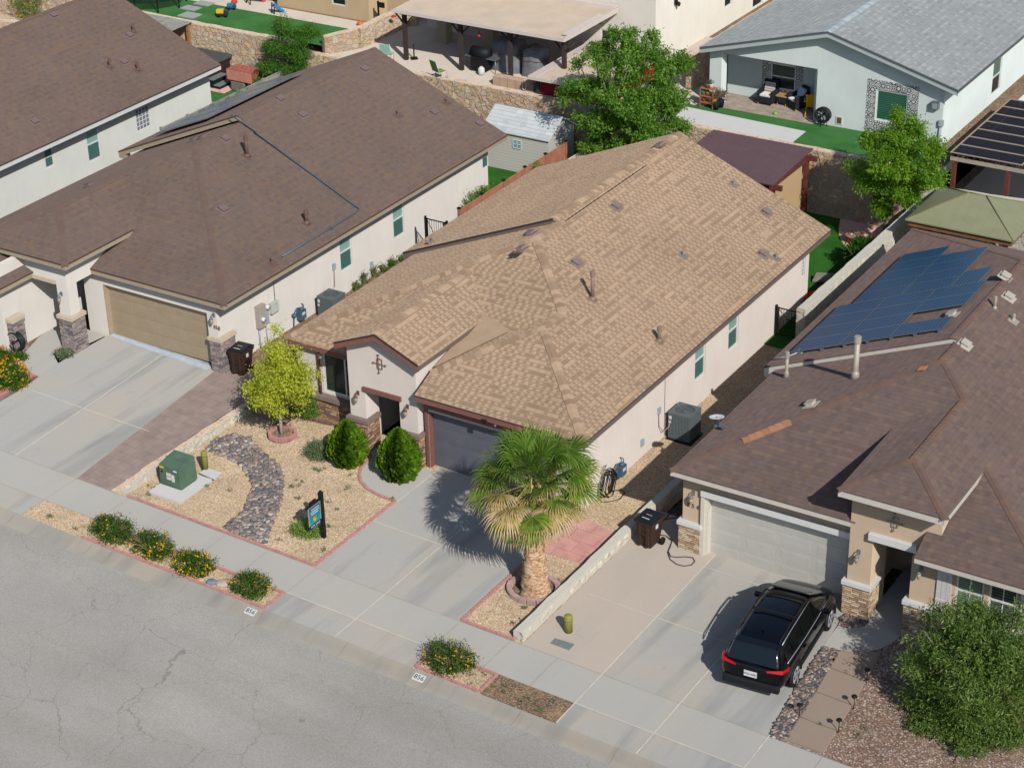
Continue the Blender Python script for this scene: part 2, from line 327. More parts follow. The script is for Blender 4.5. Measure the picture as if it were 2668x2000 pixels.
mb.poly([(-600, 69.4, 2.55), (-24.4, 69.4, 2.55), (-24.4, 900, 2.55), (-600, 900, 2.55)]); mb.poly([(-24.4, 69.4, 1.2), (600, 69.4, 1.2), (600, 900, 1.2), (-24.4, 900, 1.2)])
mb.build('ground', M_dirt)['kind'] = 'structure'
sheet('street', rect(-75, 5, 14, 34.9), -0.105, M_asph)
mb = MB(); prof = [(34.86, -0.14), (34.88, -0.104), (35.04, -0.112), (35.12, -0.095), (35.24, -0.045), (35.34, -0.008), (35.47, 0.011)]
xs = np.arange(-75, 5.01, 3.2)
for a, b in zip(xs[:-1], xs[1:]):
    for k in range(len(prof)-1):
        (y0, z0), (y1, z1) = prof[k], prof[k+1]; mb.smooth = True
        mb.poly([(a, y0, pz(a)+z0), (b, y0, pz(b)+z0), (b, y1, pz(b)+z1), (a, y1, pz(a)+z1)])
mb.smooth = False
kerb = mb.build('kerb', M_curb); kerb['kind'] = 'structure'
mj = MB()
def jline(m, x0, y0, x1, y1, wd=0.022, off=0.016):
    d = Vector((x1-x0, y1-y0, 0)).normalized(); n = Vector((-d.y, d.x, 0))*wd/2
    m.poly([(x0-n.x, y0-n.y, pz(x0-n.x)+off), (x1-n.x, y1-n.y, pz(x1-n.x)+off), (x1+n.x, y1+n.y, pz(x1+n.x)+off), (x0+n.x, y0+n.y, pz(x0+n.x)+off)])
mk = MB()
for q in (T(1,3,40,400), T(1,3,715,670), T(1,3,1400,960), T(2,3,70,1230), T(2,3,860,1550), T(0,3,1500,150), T(0,2,860,1560), T(0,2,700,1490), T(0,2,290,1300), T(0,2,90,1220)):
    x = GP(q)[0]
    for k in range(1, 6):
        (y0, z0), (y1, z1) = prof[k], prof[k+1]
        mk.poly([(x-0.01, y0, pz(x)+z0+0.005), (x+0.01, y0, pz(x)+z0+0.005), (x+0.01, y1, pz(x)+z1+0.005), (x-0.01, y1, pz(x)+z1+0.005)])
mk.build('kerb_joints', M_jdark, parent=kerb)
YF, YB = 36.46, 37.93
walk = sheet('sidewalk', rect(-75, 5, YF, YB), 0.010, M_walk)
dx0 = -31.12; dx1 = -26.09          # 856 driveway
xa = GP(T(1,3,275,200))[0]; xb = GP(T(1,3,1310,820))[0]; xc = GP(T(2,3,570,1105))[0]; x8 = GP(T(0,2,360,1085))[0]
for q in (T(0,2,870,1200), T(0,2,1290,1310), T(0,2,1700,1490), T(0,2,2080,1600), T(1,3,275,200), T(1,3,1550,580), T(1,3,1910,800), T(2,3,200,960), T(2,3,570,1105), T(3,3,490,1640), T(0,2,380,1070)):
    g = GP(q); jline(mj, g[0], YF, g[0]+0.0, YB)
jline(mj, -75, YB, 5, YB, 0.02)
jline(mj, -75, YF, 5, YF, 0.02)
mj.build('pavement_joints', M_joint2, parent=walk)
# strips between kerb and pavement
ap = [sheet('driveway_apron', rect(a, b, 35.47, YF), 0.010, M_drive) for a, b in ((-60, x8), (xa, xb), (xc, -10))]
M_ru = M_tan
sheet('gravel_strip', rect(x8, xa, 35.47, YF), 0.004, M_tan)
xe = GP(T(1,3,2030,865))[0]
sheet('gravel_strip', rect(xb, xe, 35.47, YF), 0.004, M_tan)
sheet('dirt_strip', rect(xe, xc, 35.47, YF), 0.004, M_dirt)
# driveways
L8 = gxy(T(0,2,640,900), T(0,2,1780,12)); 
g0 = GP(T(0,1,600,1385)); d8 = sheet('driveway', [(L8[0][0]-5.75, YB), (L8[0][0], YB), (L8[1][0], 45.8), (L8[1][0]-0.02, 46.1), (-46.2, 46.1), (-46.25, 44.0)], 0.010, M_drive)
mj = MB(); xm8 = GP(T(0,2,130,715))[0]; xt8 = GP(T(0,2,1110,5))[0]
jline(mj, xm8, YB, -43.6, 45.95, 0.03); y_ = GP(T(0,2,660,320))[1]; jline(mj, -46.0, y_, L8[0][0], y_, 0.03)
y_ = GP(T(0,2,215,175))[1]
mj.build('driveway_joints', M_joint, parent=d8)
sheet('driveway_threshold', [(-46.15, 45.78), (-41.55, 45.62), (-41.55, 45.95), (-46.15, 45.95)], 0.016, plain('blue_grey_concrete', (166, 176, 186), 0.9))
sheet('paver_strip', [(L8[0][0], YB), (-39.06, YB), (-39.06, 44.3), (-39.0, 46.4), (L8[1][0]+0.7, 46.4), (L8[1][0], 45.8)], 0.012, M_pav)
d6 = sheet('driveway', rect(dx0, dx1, YB, 44.75), 0.010, M_drive)
mj = MB(); xm = -28.62; ym = 40.87
jline(mj, xm, 35.5, xm, 44.6, 0.03, 0.018); jline(mj, dx0, ym, dx1, ym, 0.03); jline(mj, dx0, 42.1, dx0, 44.4, 0.03)
mj.build('driveway_joints', M_joint, parent=d6)
mj = MB(); jline(mj, xa, 36.47, xb, 36.47, 0.03, 0.018); mj.build('apron_joints', M_joint, parent=ap[1])
xs4 = GP(T(2,3,780,880))[0]; xr4 = GP(T(3,3,110,1385))[0]
sheet('driveway', rect(-24.02, xs4, YB, 46.0), 0.012, M_tanc)
d4 = sheet('driveway', [(xs4, YB), (xr4, YB), (GP(T(3,3,735,370))[0], 44.0), (-16.9, 45.0), (xs4, 45.0)], 0.010, M_drive)
mj = MB(); y4 = 41.02; xj = GP(T(2,3,1430,1110))[0]
jline(mj, xs4, 35.5, xs4, 44.7, 0.035, 0.018); jline(mj, xj, 35.5, xj, 44.7, 0.035, 0.018); jline(mj, -23.7, y4, xs4, y4, 0.02, 0.018); jline(mj, xs4, y4, -16.4, y4, 0.03, 0.018); jline(mj, xs4, 44.0, -16.8, 44.0, 0.02, 0.018)
jline(mj, xr4, 35.5, xr4, 38.0, 0.03, 0.018)
mj.build('driveway_joints', M_joint, parent=d4)
mj = MB(); jline(mj, xc, 36.47, -10, 36.47, 0.03, 0.018); mj.build('apron_joints', M_joint, parent=ap[2])
mj = MB()
# 856 front yard: tan gravel bed, lower against the neighbour's wall
def dep(x, y):
    sm = lambda a: max(0.0, min(1.0, a))
    k = sm((y-38.0)/0.5)*sm((-33.6-x)/3.6); return -0.33*k*k*(3-2*k)
mb = MB(); nx, ny = 56, 52; x0_, x1_, y0_, y1_ = -38.9, -31.1, 37.93, 45.3; idx = {}
def inside_drive_curve(x, y): return False
for j in range(ny+1):
    for i in range(nx+1):
        x = x0_+(x1_-x0_)*i/nx; y = y0_+(y1_-y0_)*j/ny; mb.v.append((x, y, pz(x)+0.004+dep(x, y)))
for j in range(ny):
    for i in range(nx): a = j*(nx+1)+i; mb.f.append([a, a+1, a+nx+2, a+nx+1]); mb.mi.append(0); mb.sm.append(True)
mb.build('gravel_yard', M_tan)['kind'] = 'structure'
# curved walk to the 856 door
cw = [(-31.12, 42.12), (-31.7, 42.13), (-32.28, 42.25), (-32.73, 42.5), (-33.0, 42.8), (-33.17, 43.12), (-33.26, 43.5), (-33.32, 43.9), (-33.66, 44.3), (-33.66, 46.6), (-31.7, 46.6), (-31.6, 44.2), (-31.12, 44.2)]
sheet('front_walk', cw, 0.03, M_walk)
# 854/856 side gravel, stamped red pad, yards behind
sheet('gravel_side_yard', rect(-26.1, -24.0, YB, 58.4), 0.003, M_tan)
sheet('stamped_pad', gxy(T(2,2,575,1195), T(2,2,880,1352), T(2,2,640,1610), T(2,2,250,1500), T(2,2,250,1480), T(2,2,400,1300)), 0.02, M_redp)
sheet('gravel_side_yard', rect(-41.1, -37.0, 44.2, 57.0), 0.006, M_dirt)
sheet('lawn', rect(-37.4, -24.95, 57.6, 69.35), 0.0, M_turf2, z=0.0)
pad = [G(T(3,1,*q), 0.01)[:2] for q in ((700,285),(690,340),(686,400),(700,450),(730,500),(790,555),(900,520),(1010,430),(1090,400),(1080,330),(930,318))]
sheet('flagstone_pad', [tuple(p) for p in pad], 0, M_padc, z=0.012)
sheet('lawn', rect(-55.6, -39.6, 57.5, 69.4), 0, M_turf2, z=0.32)
sheet('side_path', rect(-56.0, -50.0, 40, 57.5), 0.004, M_dirt)
sheet('lawn', rect(-62.5, -55.9, 60, 69.4), 0, M_turf, z=0.82)
# upper terrace yards
sheet('lawn', [(-70, 69.6), (-54.2, 69.6), (-54.2, 72.2), (-70, 72.2)], 0, M_turf, z=3.02)
sheet('patio', rect(-70, -54.0, 72.2, 74), 0, M_patio, z=3.024)
for q in ((-62.6, 70.25, .95, .75), (-63.3, 71.15, .9, .6), (-63.2, 72.05, .9, .6)):
    mbs = MB(); mbs.box(q[0]-q[2]/2, q[0]+q[2]/2, q[1]-q[3]/2, q[1]+q[3]/2, 3.0, 3.06); o = mbs.build('stepping_slab', plain('slab_grey', (146, 146, 142), .9, var=.08))
    setp(o, {70.25: 'grey stepping slab in lawn nearest the trampoline', 71.15: 'grey stepping slab in lawn, middle one of three', 72.05: 'grey stepping slab in lawn beside the patio, farthest of three'}[q[1]], 'stepping slab', 'stepping slabs across the artificial lawn')
sheet('patio', rect(-54.0, -38.9, 69.6, 80), 0, M_patio, z=2.655)
sheet('patio', [tuple(G(T(*q), 2.65)[:2]) for q in ((2,0,1390,960),(2,0,1470,880),(3,0,418,1085),(3,0,300,1182),(2,0,1480,1010))], 0, M_greyc, z=2.665)
sheet("lawn", rect(-37.0, -25.0, 69.5, 72.1), 0, M_turf, z=2.655)
sheet('patio', rect(-35.6, -30.7, 71.85, 73.9), 0, M_tile, z=2.668)
sheet('patio', rect(-38.9, -35.6, 71.6, 90), 0, M_patio, z=2.662)
sheet("dirt_yard", rect(-24.0, -10, 69.5, 90), 0, M_patio, z=1.21)
sheet('dirt_yard', rect(-90, -63.5, 55, 90), 0, M_tan, z=1.6)
# 854 front yard
rk = gxy(T(3,3,110,1385), T(3,3,330,1000), T(3,3,555,650), T(3,3,640,665), T(3,3,700,690), T(3,3,600,830), T(3,3,495,1030), T(3,3,370,1240), T(3,3,250,1425))
sheet('gravel_yard', [(xr4, YB), (-9.2, YB), (-9.2, 44.3), (-15.2, 44.3), (-16.3, 44.2)], 0.004, M_mauve)
sheet('front_walk', gxy(T(3,3,680,475), T(3,3,780,495), T(3,3,850,492), T(3,3,905,462), T(3,3,945,425), T(3,3,1030,262), T(3,3,1250,480), T(3,3,1240,510), T(3,3,1180,575), T(3,3,1110,625), T(3,3,1030,665), T(3,3,930,690), T(3,3,840,695), T(3,3,750,690), T(3,3,650,665), T(3,3,555,645)), 0.02, M_walk)
sheet('porch_floor', rect(-16.45, -15.1, 43.9, 48), 0.024, M_walk)
slabq = [((560,1530),(665,1350),(365,1238),(250,1422)), ((668,1345),(795,1140),(495,1030),(370,1232)), ((800,1135),(905,945),(608,832),(499,1024)), ((908,940),(1035,700),(700,690),(613,826))]
names = ['brown concrete path slab nearest the pavement', 'brown concrete path slab second from the pavement', 'brown concrete path slab third from the pavement', 'brown concrete path slab touching the curved porch walk']
for q, nm in zip(slabq, names):
    P = gxy(*[T(3,3,*a) for a in q]); cxy = np.mean(P, axis=0); P = [(p[0]*0.985+cxy[0]*0.015, p[1]*0.985+cxy[1]*0.015) for p in P]
    o = sheet('path_slab', P, 0.06, M_slabs, kind=None, th=0.08); setp(o, nm, 'path slab', 'brown concrete slabs of the side path')
sheet('driveway', [(-9.2, 35.47), (0, 35.47), (0, 47), (-9.2, 47)], 0.011, M_tanc)
# 858 left front
sheet('gravel_yard', rect(-60, -46.9, YB, 45.6), 0.003, M_dirt)
sheet('front_walk', gxy(T(0,1,195,1400), T(0,1,190,1440), T(0,1,215,1500), T(0,1,260,1560), T(0,1,320,1585), T(0,1,480,1480), T(0,1,440,1400), T(0,1,500,1345), T(0,1,700,1330), T(0,1,870,1250), T(0,1,700,1190), T(0,1,470,1165), T(0,1,320,1262)), 0.018, M_walk)
sheet('pink_paving', gxy(T(0,1,60,1390), T(0,1,195,1440), T(0,1,320,1585), T(0,1,160,1700), T(0,2,0,275), T(0,1,-150,1560)), 0.010, M_pinkp)
# ---------------------------------------------------------------- loose rock (uncountable)
def stones(name, polyxy, n, smin, smax, cols, zf, seed, parent=None, label='', border=None, dark=None):
    r = np.random.default_rng(seed); P = np.array(polyxy); lo, hi = P.min(0), P.max(0)
    def inside(pt):
        c = False; j = len(P)-1
        for i in range(len(P)):
            if (P[i][1] > pt[1]) != (P[j][1] > pt[1]) and pt[0] < (P[j][0]-P[i][0])*(pt[1]-P[i][1])/(P[j][1]-P[i][1]+1e-12)+P[i][0]: c = not c
            j = i
        return c
    phi = (1+5**.5)/2
    base = np.array([(-1,phi,0),(1,phi,0),(-1,-phi,0),(1,-phi,0),(0,-1,phi),(0,1,phi),(0,-1,-phi),(0,1,-phi),(phi,0,-1),(phi,0,1),(-phi,0,-1),(-phi,0,1)])/1.9
    tri = np.array([(0,11,5),(0,5,1),(0,1,7),(0,7,10),(0,10,11),(1,5,9),(5,11,4),(11,10,2),(10,7,6),(7,1,8),(3,9,4),(3,4,2),(3,2,6),(3,6,8),(3,8,9),(4,9,5),(2,4,11),(6,2,10),(8,6,7),(9,8,1)])
    V = []; F = []; R = []
    pts = []
    while len(pts) < n:
        p = lo+(hi-lo)*r.random(2)
        if inside(p): pts.append((p, r.uniform(smin, smax)))
    if border is not None:
        for a, b in zip(border[:-1], border[1:]):
            a = np.array(a); b = np.array(b); L = np.linalg.norm(b-a); k = max(1, int(L/(smax*1.25)))
            for i in range(k): pts.append((a+(b-a)*(i+r.random()*.4)/k, smax*r.uniform(.75, 1.15)))
    for p, s in pts:
        sc = np.array([s*r.uniform(.8, 1.35), s*r.uniform(.7, 1.1), s*r.uniform(.45, .75)])/1.9; a = r.random()*6.28
        v = base*sc*(1+r.uniform(-.16, .16, (12, 1))); c_, s_ = math.cos(a), math.sin(a)
        v = np.stack([v[:,0]*c_-v[:,1]*s_, v[:,0]*s_+v[:,1]*c_, v[:,2]], 1)+np.array([p[0], p[1], zf(p[0], p[1])+s*0.16])
        F.append(tri+len(V)*12); V.append(v); R.append(np.full(20, r.random()))
    return meshnp(name, np.concatenate(V), np.concatenate(F), np.concatenate(R), cols, parent)
def meshnp(name, V, F, R, mat, parent=None, loc=None, smooth=False):
    off = np.array(rootloc(parent)) if parent is not None else (np.array(loc) if loc is not None else np.array([V[:,0].mean(), V[:,1].mean(), V[:,2].min()]))
    me = bpy.data.meshes.new(name); k = F.shape[1]
    me.vertices.add(len(V)); me.vertices.foreach_set('co', (V-off).astype(np.float32).ravel())
    me.loops.add(F.size); me.loops.foreach_set('vertex_index', F.astype(np.int32).ravel())
    me.polygons.add(len(F)); me.polygons.foreach_set('loop_start', np.arange(0, F.size, k, dtype=np.int32)); me.polygons.foreach_set('loop_total', np.full(len(F), k, dtype=np.int32))
    if smooth: me.polygons.foreach_set('use_smooth', np.ones(len(F), dtype=bool))
    at = me.attributes.new('rnd', 'FLOAT', 'FACE'); at.data.foreach_set('value', R.astype(np.float32)); me.update(calc_edges=True); me.materials.append(mat)
    o = bpy.data.objects.new(name, me); COL.objects.link(o)
    if parent is not None: o.parent = parent
    else: o.location = off
    return o
def rockmat(name, cols):
    t = NT(name); a = t.n('ShaderNodeAttribute', attribute_name='rnd').outputs['Fac']; k = len(cols)
    col = t.ramp(a, [((i+0.5)/k, S(x)) for i, x in enumerate(cols)], 'CONSTANT'); n = t.mr(t.noise(t.pos, 22, 4), 0.3, 0.7, 0.78, 1.2); col = t.mix(1.0, col, t.comb(n, n, n), 'MULTIPLY')
    return t.done(col, 0.8, 0, 0.3, t.bump(t.noise(t.pos, 30, 3), 0.4, 0.01))
M_rock = rockmat('river_rock', [(154, 136, 126), (138, 132, 128), (168, 150, 138), (122, 120, 120), (184, 168, 154), (144, 124, 114), (112, 112, 112), (200, 188, 174)])
M_rock2 = rockmat('river_rock_light', [(140, 122, 110), (106, 104, 104), (168, 146, 128), (94, 94, 98), (190, 172, 154), (134, 110, 98), (84, 88, 92), (156, 124, 108)])
L_ = gxy(T(0,2,1700,620), T(0,2,1750,560), T(0,2,1900,500), T(0,2,2020,520), T(0,2,2080,560), T(1,2,10,590), T(1,2,90,680), T(1,2,190,760), T(1,2,230,880), T(1,2,235,1010), T(1,2,225,1130), T(1,2,180,1240), T(1,2,130,1350), T(1,2,110,1460), off=-0.1)
R_ = gxy(T(1,2,-20,1430), T(0,2,1850,1340), T(0,2,1910,1250), T(0,2,2020,1180), T(0,2,2060,1080), T(0,2,2090,950), T(0,2,2050,850), T(0,2,1990,760), T(0,2,1880,690), T(0,2,1780,650), off=-0.1)
zy = lambda x, y: pz(x)+dep(x, y)
o = stones('river_rock', L_+R_, 1500, 0.10, 0.21, M_rock, zy, 3, border=L_+R_); o['kind'] = 'stuff'
o = stones('river_rock', rk, 1300, 0.07, 0.15, M_rock2, lambda x, y: pz(x)+0.01, 5); o['kind'] = 'stuff'
o = stones('river_rock', gxy(T(3,3,685,470), T(3,3,700,420), T(3,3,735,380), T(3,3,850,415), T(3,3,935,428), T(3,3,880,478), T(3,3,800,495)), 240, 0.07, 0.15, M_rock2, lambda x, y: pz(x)+0.01, 6); o['kind'] = 'stuff'
# ---------------------------------------------------------------- scalloped red edging
def edging(name, pts, label, off=0.0, wd=0.085, h=0.06, mat=None, step=0.125):
    mb = MB()
    for (x0, y0), (x1, y1) in zip(pts[:-1], pts[1:]):
        L = math.hypot(x1-x0, y1-y0); k = max(1, round(L/step)); d = Vector((x1-x0, y1-y0, 0)).normalized()
        for i in range(k):
            t = (i+.5)/k; x = x0+(x1-x0)*t; y = y0+(y1-y0)*t; z = pz(x)+off
            mb.obox((x, y, z+h*0.42), d, Vector((-d.y, d.x, 0)), (0, 0, 1), L/k*0.5, wd/2, h*0.42)
            mb.lathe((x, y, z), [(L/k*0.48, h*0.8), (L/k*0.34, h*1.05)], 8, smooth=False)
    o = mb.build(name, mat or M_red); return setp(o, label, 'edging', 'scalloped red garden edging')
edging('garden_edging', [(-38.4, 37.99), (-31.2, 37.99), (-31.2, 42.15)]+[(p[0]-0.03, p[1]+0.0) for p in cw[1:8]], 'red scalloped edging round the gravel yard with the river rock')
edging('garden_edging', gxy(T(0,2,650,1375))[:0]+[(-38.0, 35.52), (xa-0.06, 35.52), (xa-0.06, 36.40), (-38.0+0.3, 36.40)], 'red scalloped edging round the strip with four yellow-flowered bushes')
edging('garden_edging', [(xb+0.06, 36.0), (xb+0.06, 35.53), (xe-0.03, 35.53), (xe-0.03, 36.40), (xb+0.5, 36.40)], 'red scalloped edging round the small bed with a single bush by the kerb')
edging('garden_edging', [(-24.3, 37.99), (-26.05, 37.99), (-26.05, 41.6)], 'red scalloped edging round the palm bed')
# ---------------------------------------------------------------- house helpers
SL = 0.4167
def faceup(P):
    a = Vector((0, 0, 0))
    for i in range(1, len(P)-1): a += (Vector(P[i])-Vector(P[0])).cross(Vector(P[i+1])-Vector(P[0]))
    return P if a.z > 0 else P[::-1]
def fascia(mb, p, q, n, h=0.19, th=0.035, drop=0.035, inset=0.012):
    p, q, n = Vector(p), Vector(q), Vector(n); z = Vector((0, 0, 1))
    a = p-n*inset-z*drop; b = q-n*inset-z*drop
    P = [a-n*th-z*h, b-n*th-z*h, b-z*h, a-z*h, a-n*th, b-n*th, b, a]
    mb.add(P, [(0,3,2,1),(4,5,6,7),(0,1,5,4),(1,2,6,5),(2,3,7,6),(3,0,4,7)])
def capline(mb, p, q, wd=0.17, step=0.19, lift=0.02, rnd=random.Random(3)):
    p, q = Vector(p), Vector(q); d = (q-p); L = d.length; d.normalize(); s = Vector((-d.y, d.x, 0)).normalized(); k = max(1, int(L/step))
    for i in range(k):
        a = p+d*(L*i/k-0.02); b = p+d*(L*(i+1)/k+0.01); z = Vector((0, 0, lift+0.012)); z2 = Vector((0, 0, lift)); dn = Vector((0, 0, -wd*0.30)); w_ = wd*rnd.uniform(.95, 1.05)
        P = [a+z, b+z2, b+s*w_+dn+z2, a+s*w_+dn+z, b-s*w_+dn+z2, a-s*w_+dn+z]; e = Vector((0, 0, -0.03))
        mb.add(P+[x+e for x in P], [(0,3,2,1),(0,1,4,5),(6,7,8,9),(6,11,10,7),(3,9,8,2),(5,4,10,11),(0,5,11,6,9,3),(1,2,8,7,10,4)])
def capparts(par, lines, mat, wd=0.12, step=0.19, lift=0.014):
    for p, q in lines: mb = MB(); capline(mb, p, q, wd, step, lift); mb.build('ridge_cap', mat, parent=par)
def cap_mat(name, cols):
    t = NT(name); g = t.n('ShaderNodeNewGeometry').outputs['Random Per Island']; k = len(cols)
    col = t.ramp(g, [((i+.5)/k, S(c)) for i, c in enumerate(cols)]); f = t.mr(t.noise(t.pos, 70, 2, 0.8), 0.25, 0.75, 0.85, 1.12); col = t.mix(1.0, col, t.comb(f, f, f), 'MULTIPLY')
    return t.done(col, 0.93, 0, 0.1)
def wall_panel(mb, ax, pos, th, a0, a1, z0, z1, holes=(), side=1):
    A = sorted({a0, a1, *[h[0] for h in holes], *[h[1] for h in holes]}); Z = sorted({z0, z1, *[h[2] for h in holes], *[h[3] for h in holes]})
    A = [a for a in A if a0-1e-6 <= a <= a1+1e-6]; Z = [z for z in Z if z0-1e-6 <= z <= z1+1e-6]
    for i in range(len(A)-1):
        for j in range(len(Z)-1):
            ca, cz = (A[i]+A[i+1])/2, (Z[j]+Z[j+1])/2
            if any(h[0] < ca < h[1] and h[2] < cz < h[3] for h in holes): continue
            if ax == 'x': mb.box(pos-th*side, pos, A[i], A[i+1], Z[j], Z[j+1])
            else: mb.box(A[i], A[i+1], pos, pos+th*side, Z[j], Z[j+1])
def blinds(name, c, slat, dark, pitch=0.055, horiz=True, rough=0.12):
    t = NT(name); u, v, _ = t.sep(t.uv); f = t.math('FRACT', t.math('DIVIDE', v if horiz else u, pitch))
    k = t.mr(f, 0.55, 0.8, 0, 1); col = t.mix(k, S(slat), S(dark)); n = t.noise(t.pos, 1.2, 2); col = t.mix(t.mr(n, 0.4, 0.7, 0, 0.45), col, S(c))
    return t.done(col, rough, 0, 0.6)
M_glassup = blinds('glass_blinds_upper', (146, 186, 174), (156, 190, 178), (136, 176, 164), 0.05, rough=.2)
M_glasslo = blinds('glass_screen_lower', (78, 120, 112), (84, 124, 116), (70, 104, 98), 0.05, rough=0.3)
M_glassdk = blinds('glass_dark_blinds', (30, 44, 40), (56, 72, 66), (16, 24, 22), 0.062)
M_glassgr = blinds('glass_green_blinds', (44, 92, 70), (60, 116, 90), (24, 54, 44), 0.075)
M_glass54 = blinds('glass_shutters', (96, 118, 100), (150, 168, 146), (66, 84, 74), 0.07)
M_glass55 = blinds('glass_shutters_dark', (60, 70, 66), (100, 112, 100), (30, 38, 36), 0.09)
M_dkglass = plain('dark_glass', (38, 42, 44), 0.08, spec=0.7, var=0.1)
M_white = plain('white_trim', (226, 224, 218), 0.6, var=0.04)
M_offw = plain('offwhite_trim', (222, 214, 198), 0.7, var=0.06)
M_frame = plain('window_frame', (232, 230, 226), 0.5, var=0.04)
M_blk = plain('black_iron', (34, 32, 32), 0.5, var=0.1)
M_dark = plain('dark_brown_door', (56, 36, 28), 0.5, var=0.2)
M_steel = plain('galvanised_steel', (150, 156, 160), 0.4, metal=0.6, var=0.1)
def window(par, ax, pos, a0, a1, z0, z1, side, up=None, lo=None, split='h', fw=0.055, rec=0.03, label=None, fmat=None, sill=None, grid=None):
    mb = MB()
    def bx(b0, b1, c0, c1, d0, d1):   # d: depth behind wall plane
        if ax == 'x': mb.box(pos-side*d1, pos-side*d0, b0, b1, c0, c1)
        else: mb.box(b0, b1, pos+side*d0, pos+side*d1, c0, c1)
    e = 0.002
    bx(a0+e, a0+fw, z0+e, z1-e, rec, rec+.05); bx(a1-fw, a1-e, z0+e, z1-e, rec, rec+.05); bx(a0+fw, a1-fw, z0+e, z0+fw, rec, rec+.05); bx(a0+fw, a1-fw, z1-fw, z1-e, rec, rec+.05)
    zm = (z0+z1)/2; am = (a0+a1)/2
    if split == 'h': bx(a0+fw, a1-fw, zm-.025, zm+.025, rec-.005, rec+.05)
    if split == 'v': bx(am-.025, am+.025, z0+fw, z1-fw, rec-.005, rec+.05)
    if grid:
        for i in range(1, grid[0]): a = a0+(a1-a0)*i/grid[0]; bx(a-.012, a+.012, z0+fw, z1-fw, rec+.004, rec+.04)
        for i in range(1, grid[1]): z = z0+(z1-z0)*i/grid[1]; bx(a0+fw, a1-fw, z-.012, z+.012, rec+.006, rec+.038)
    f = mb.build('window', fmat or M_frame, parent=par)
    if label: f['label'] = label
    def pane(b0, b1, c0, c1, m):
        mb = MB()
        d0, d1 = rec+.025, rec+.035
        if ax == 'x': mb.box(pos-side*d1, pos-side*d0, b0, b1, c0, c1)
        else: mb.box(b0, b1, pos+side*d0, pos+side*d1, c0, c1)
        o = mb.build('pane', m, parent=f); o.location = (0, 0, 0)
    up = up or M_glassup; lo = lo or M_glasslo
    if split == 'h': pane(a0+fw, a1-fw, zm+.025, z1-fw, up); pane(a0+fw, a1-fw, z0+fw, zm-.025, lo)
    elif split == 'v': pane(a0+fw, am-.025, z0+fw, z1-fw, up); pane(am+.025, a1-fw, z0+fw, z1-fw, lo)
    else: pane(a0+fw, a1-fw, z0+fw, z1-fw, up)
    return f
def garage_door(par, y, x0, x1, z0, z1, mat, n=4, groove=None):
    mb = MB(); h = (z1-z0)/n
    for i in range(n): mb.box(x0, x1, y, y+.05, z0+h*i+.006, z0+h*(i+1)-.006)
    mb.box(x0, x1, y+.015, y+.045, z0, z1)
    # embossed long panels
    for i in range(n):
        for k in range(4):
            w_ = (x1-x0)/4; mb.box(x0+w_*k+.12, x0+w_*(k+1)-.12, y-.006, y+.01, z0+h*i+.11, z0+h*(i+1)-.11)
    return mb.build('garage_door', mat, parent=par, bevel=0.004)
def wall_lamp(par, x, y, z, mat1, mat2=None):   # lamp on a wall facing -y, z = bracket height
    mb = MB(); mb.box(x-.045, x+.045, y-.02, y-.002, z-.06, z+.09); mb.tube([(x, y-.02, z+.06), (x, y-.1, z+.08), (x, y-.15, z+.0)], .016, 6)
    mb.lathe((x, y-.16, z-.12), [(.015, .13), (.065, .07), (.07, .03), (.055, .02)], 12)
    o = mb.build('wall_lamp', mat1, parent=par)
    mb = MB(); mb.lathe((x, y-.16, z-.29), [(.012, 0), (.04, .03), (.06, .13), (.064, .19)], 12); mb.build('lamp_glass', mat2 or M_lampglass, parent=o)
    return o
M_lampb = plain('lamp_bronze', (112, 88, 78), 0.5, var=0.1); M_lampglass = plain('lamp_glass', (176, 160, 130), 0.25, var=0.15, spec=0.5); M_lampg = plain('lamp_grey', (120, 126, 124), 0.5, var=0.1)
def pillar(par, x0, x1, y0, y1, z0, z1, stone, capm, lab=None):
    mb = MB(); mb.box(x0, x1, y0, y1, z0, z1-.14); p = mb.build('stone_pillar', stone, parent=par)
    mb = MB(); e = .045; mb.box(x0-e, x1+e, y0-e, y1+e, z1-.14, z1); mb.build('pillar_cap', capm, parent=p, bevel=0.008)
    return p
FONT = None
def text_obj(name, s, size, mat, parent, loc, rot, depth=0.008):
    cu = bpy.data.curves.new(name, 'FONT'); cu.body = s; cu.size = size; cu.extrude = depth; cu.align_x = 'CENTER'; cu.align_y = 'CENTER'; cu.resolution_u = 2
    tmp = bpy.data.objects.new(name+'_c', cu); COL.objects.link(tmp)
    dg = bpy.context.evaluated_depsgraph_get(); me = bpy.data.meshes.new_from_object(tmp.evaluated_get(dg)); bpy.data.objects.remove(tmp)
    me.materials.clear(); me.materials.append(mat); o = bpy.data.objects.new(name, me); COL.objects.link(o)
    o.rotation_euler = rot; o.location = Vector(loc)-(rootloc(parent) if parent is not None else Vector((0, 0, 0)))
    if parent is not None: o.parent = parent
    return o
def slant_vent(name, par, p, up, mat, w_=0.17):   # low box vent on a slope, up = horizontal uphill direction
    up = Vector(up); s = Vector((-up.y, up.x, 0)); p = Vector(p); n = Vector((0, 0, 1)); t = (up+Vector((0, 0, SL))).normalized(); nn = s.cross(t).normalized()
    if nn.z < 0: nn = -nn
    mb = MB(); mb.obox(p+nn*.012, s, t, nn, w_*1.25, w_*1.3, .012); mb.obox(p+nn*.06, s, t, nn, w_*.8, w_*.66, .05)
    mb.obox(p+nn*.118, s, t, nn, w_*.92, w_*.84, .012)
    return mb.build(name, mat, parent=par, bevel=0.008)
M_flash = plain('flashing_grey', (140, 130, 122), .6, var=.08)
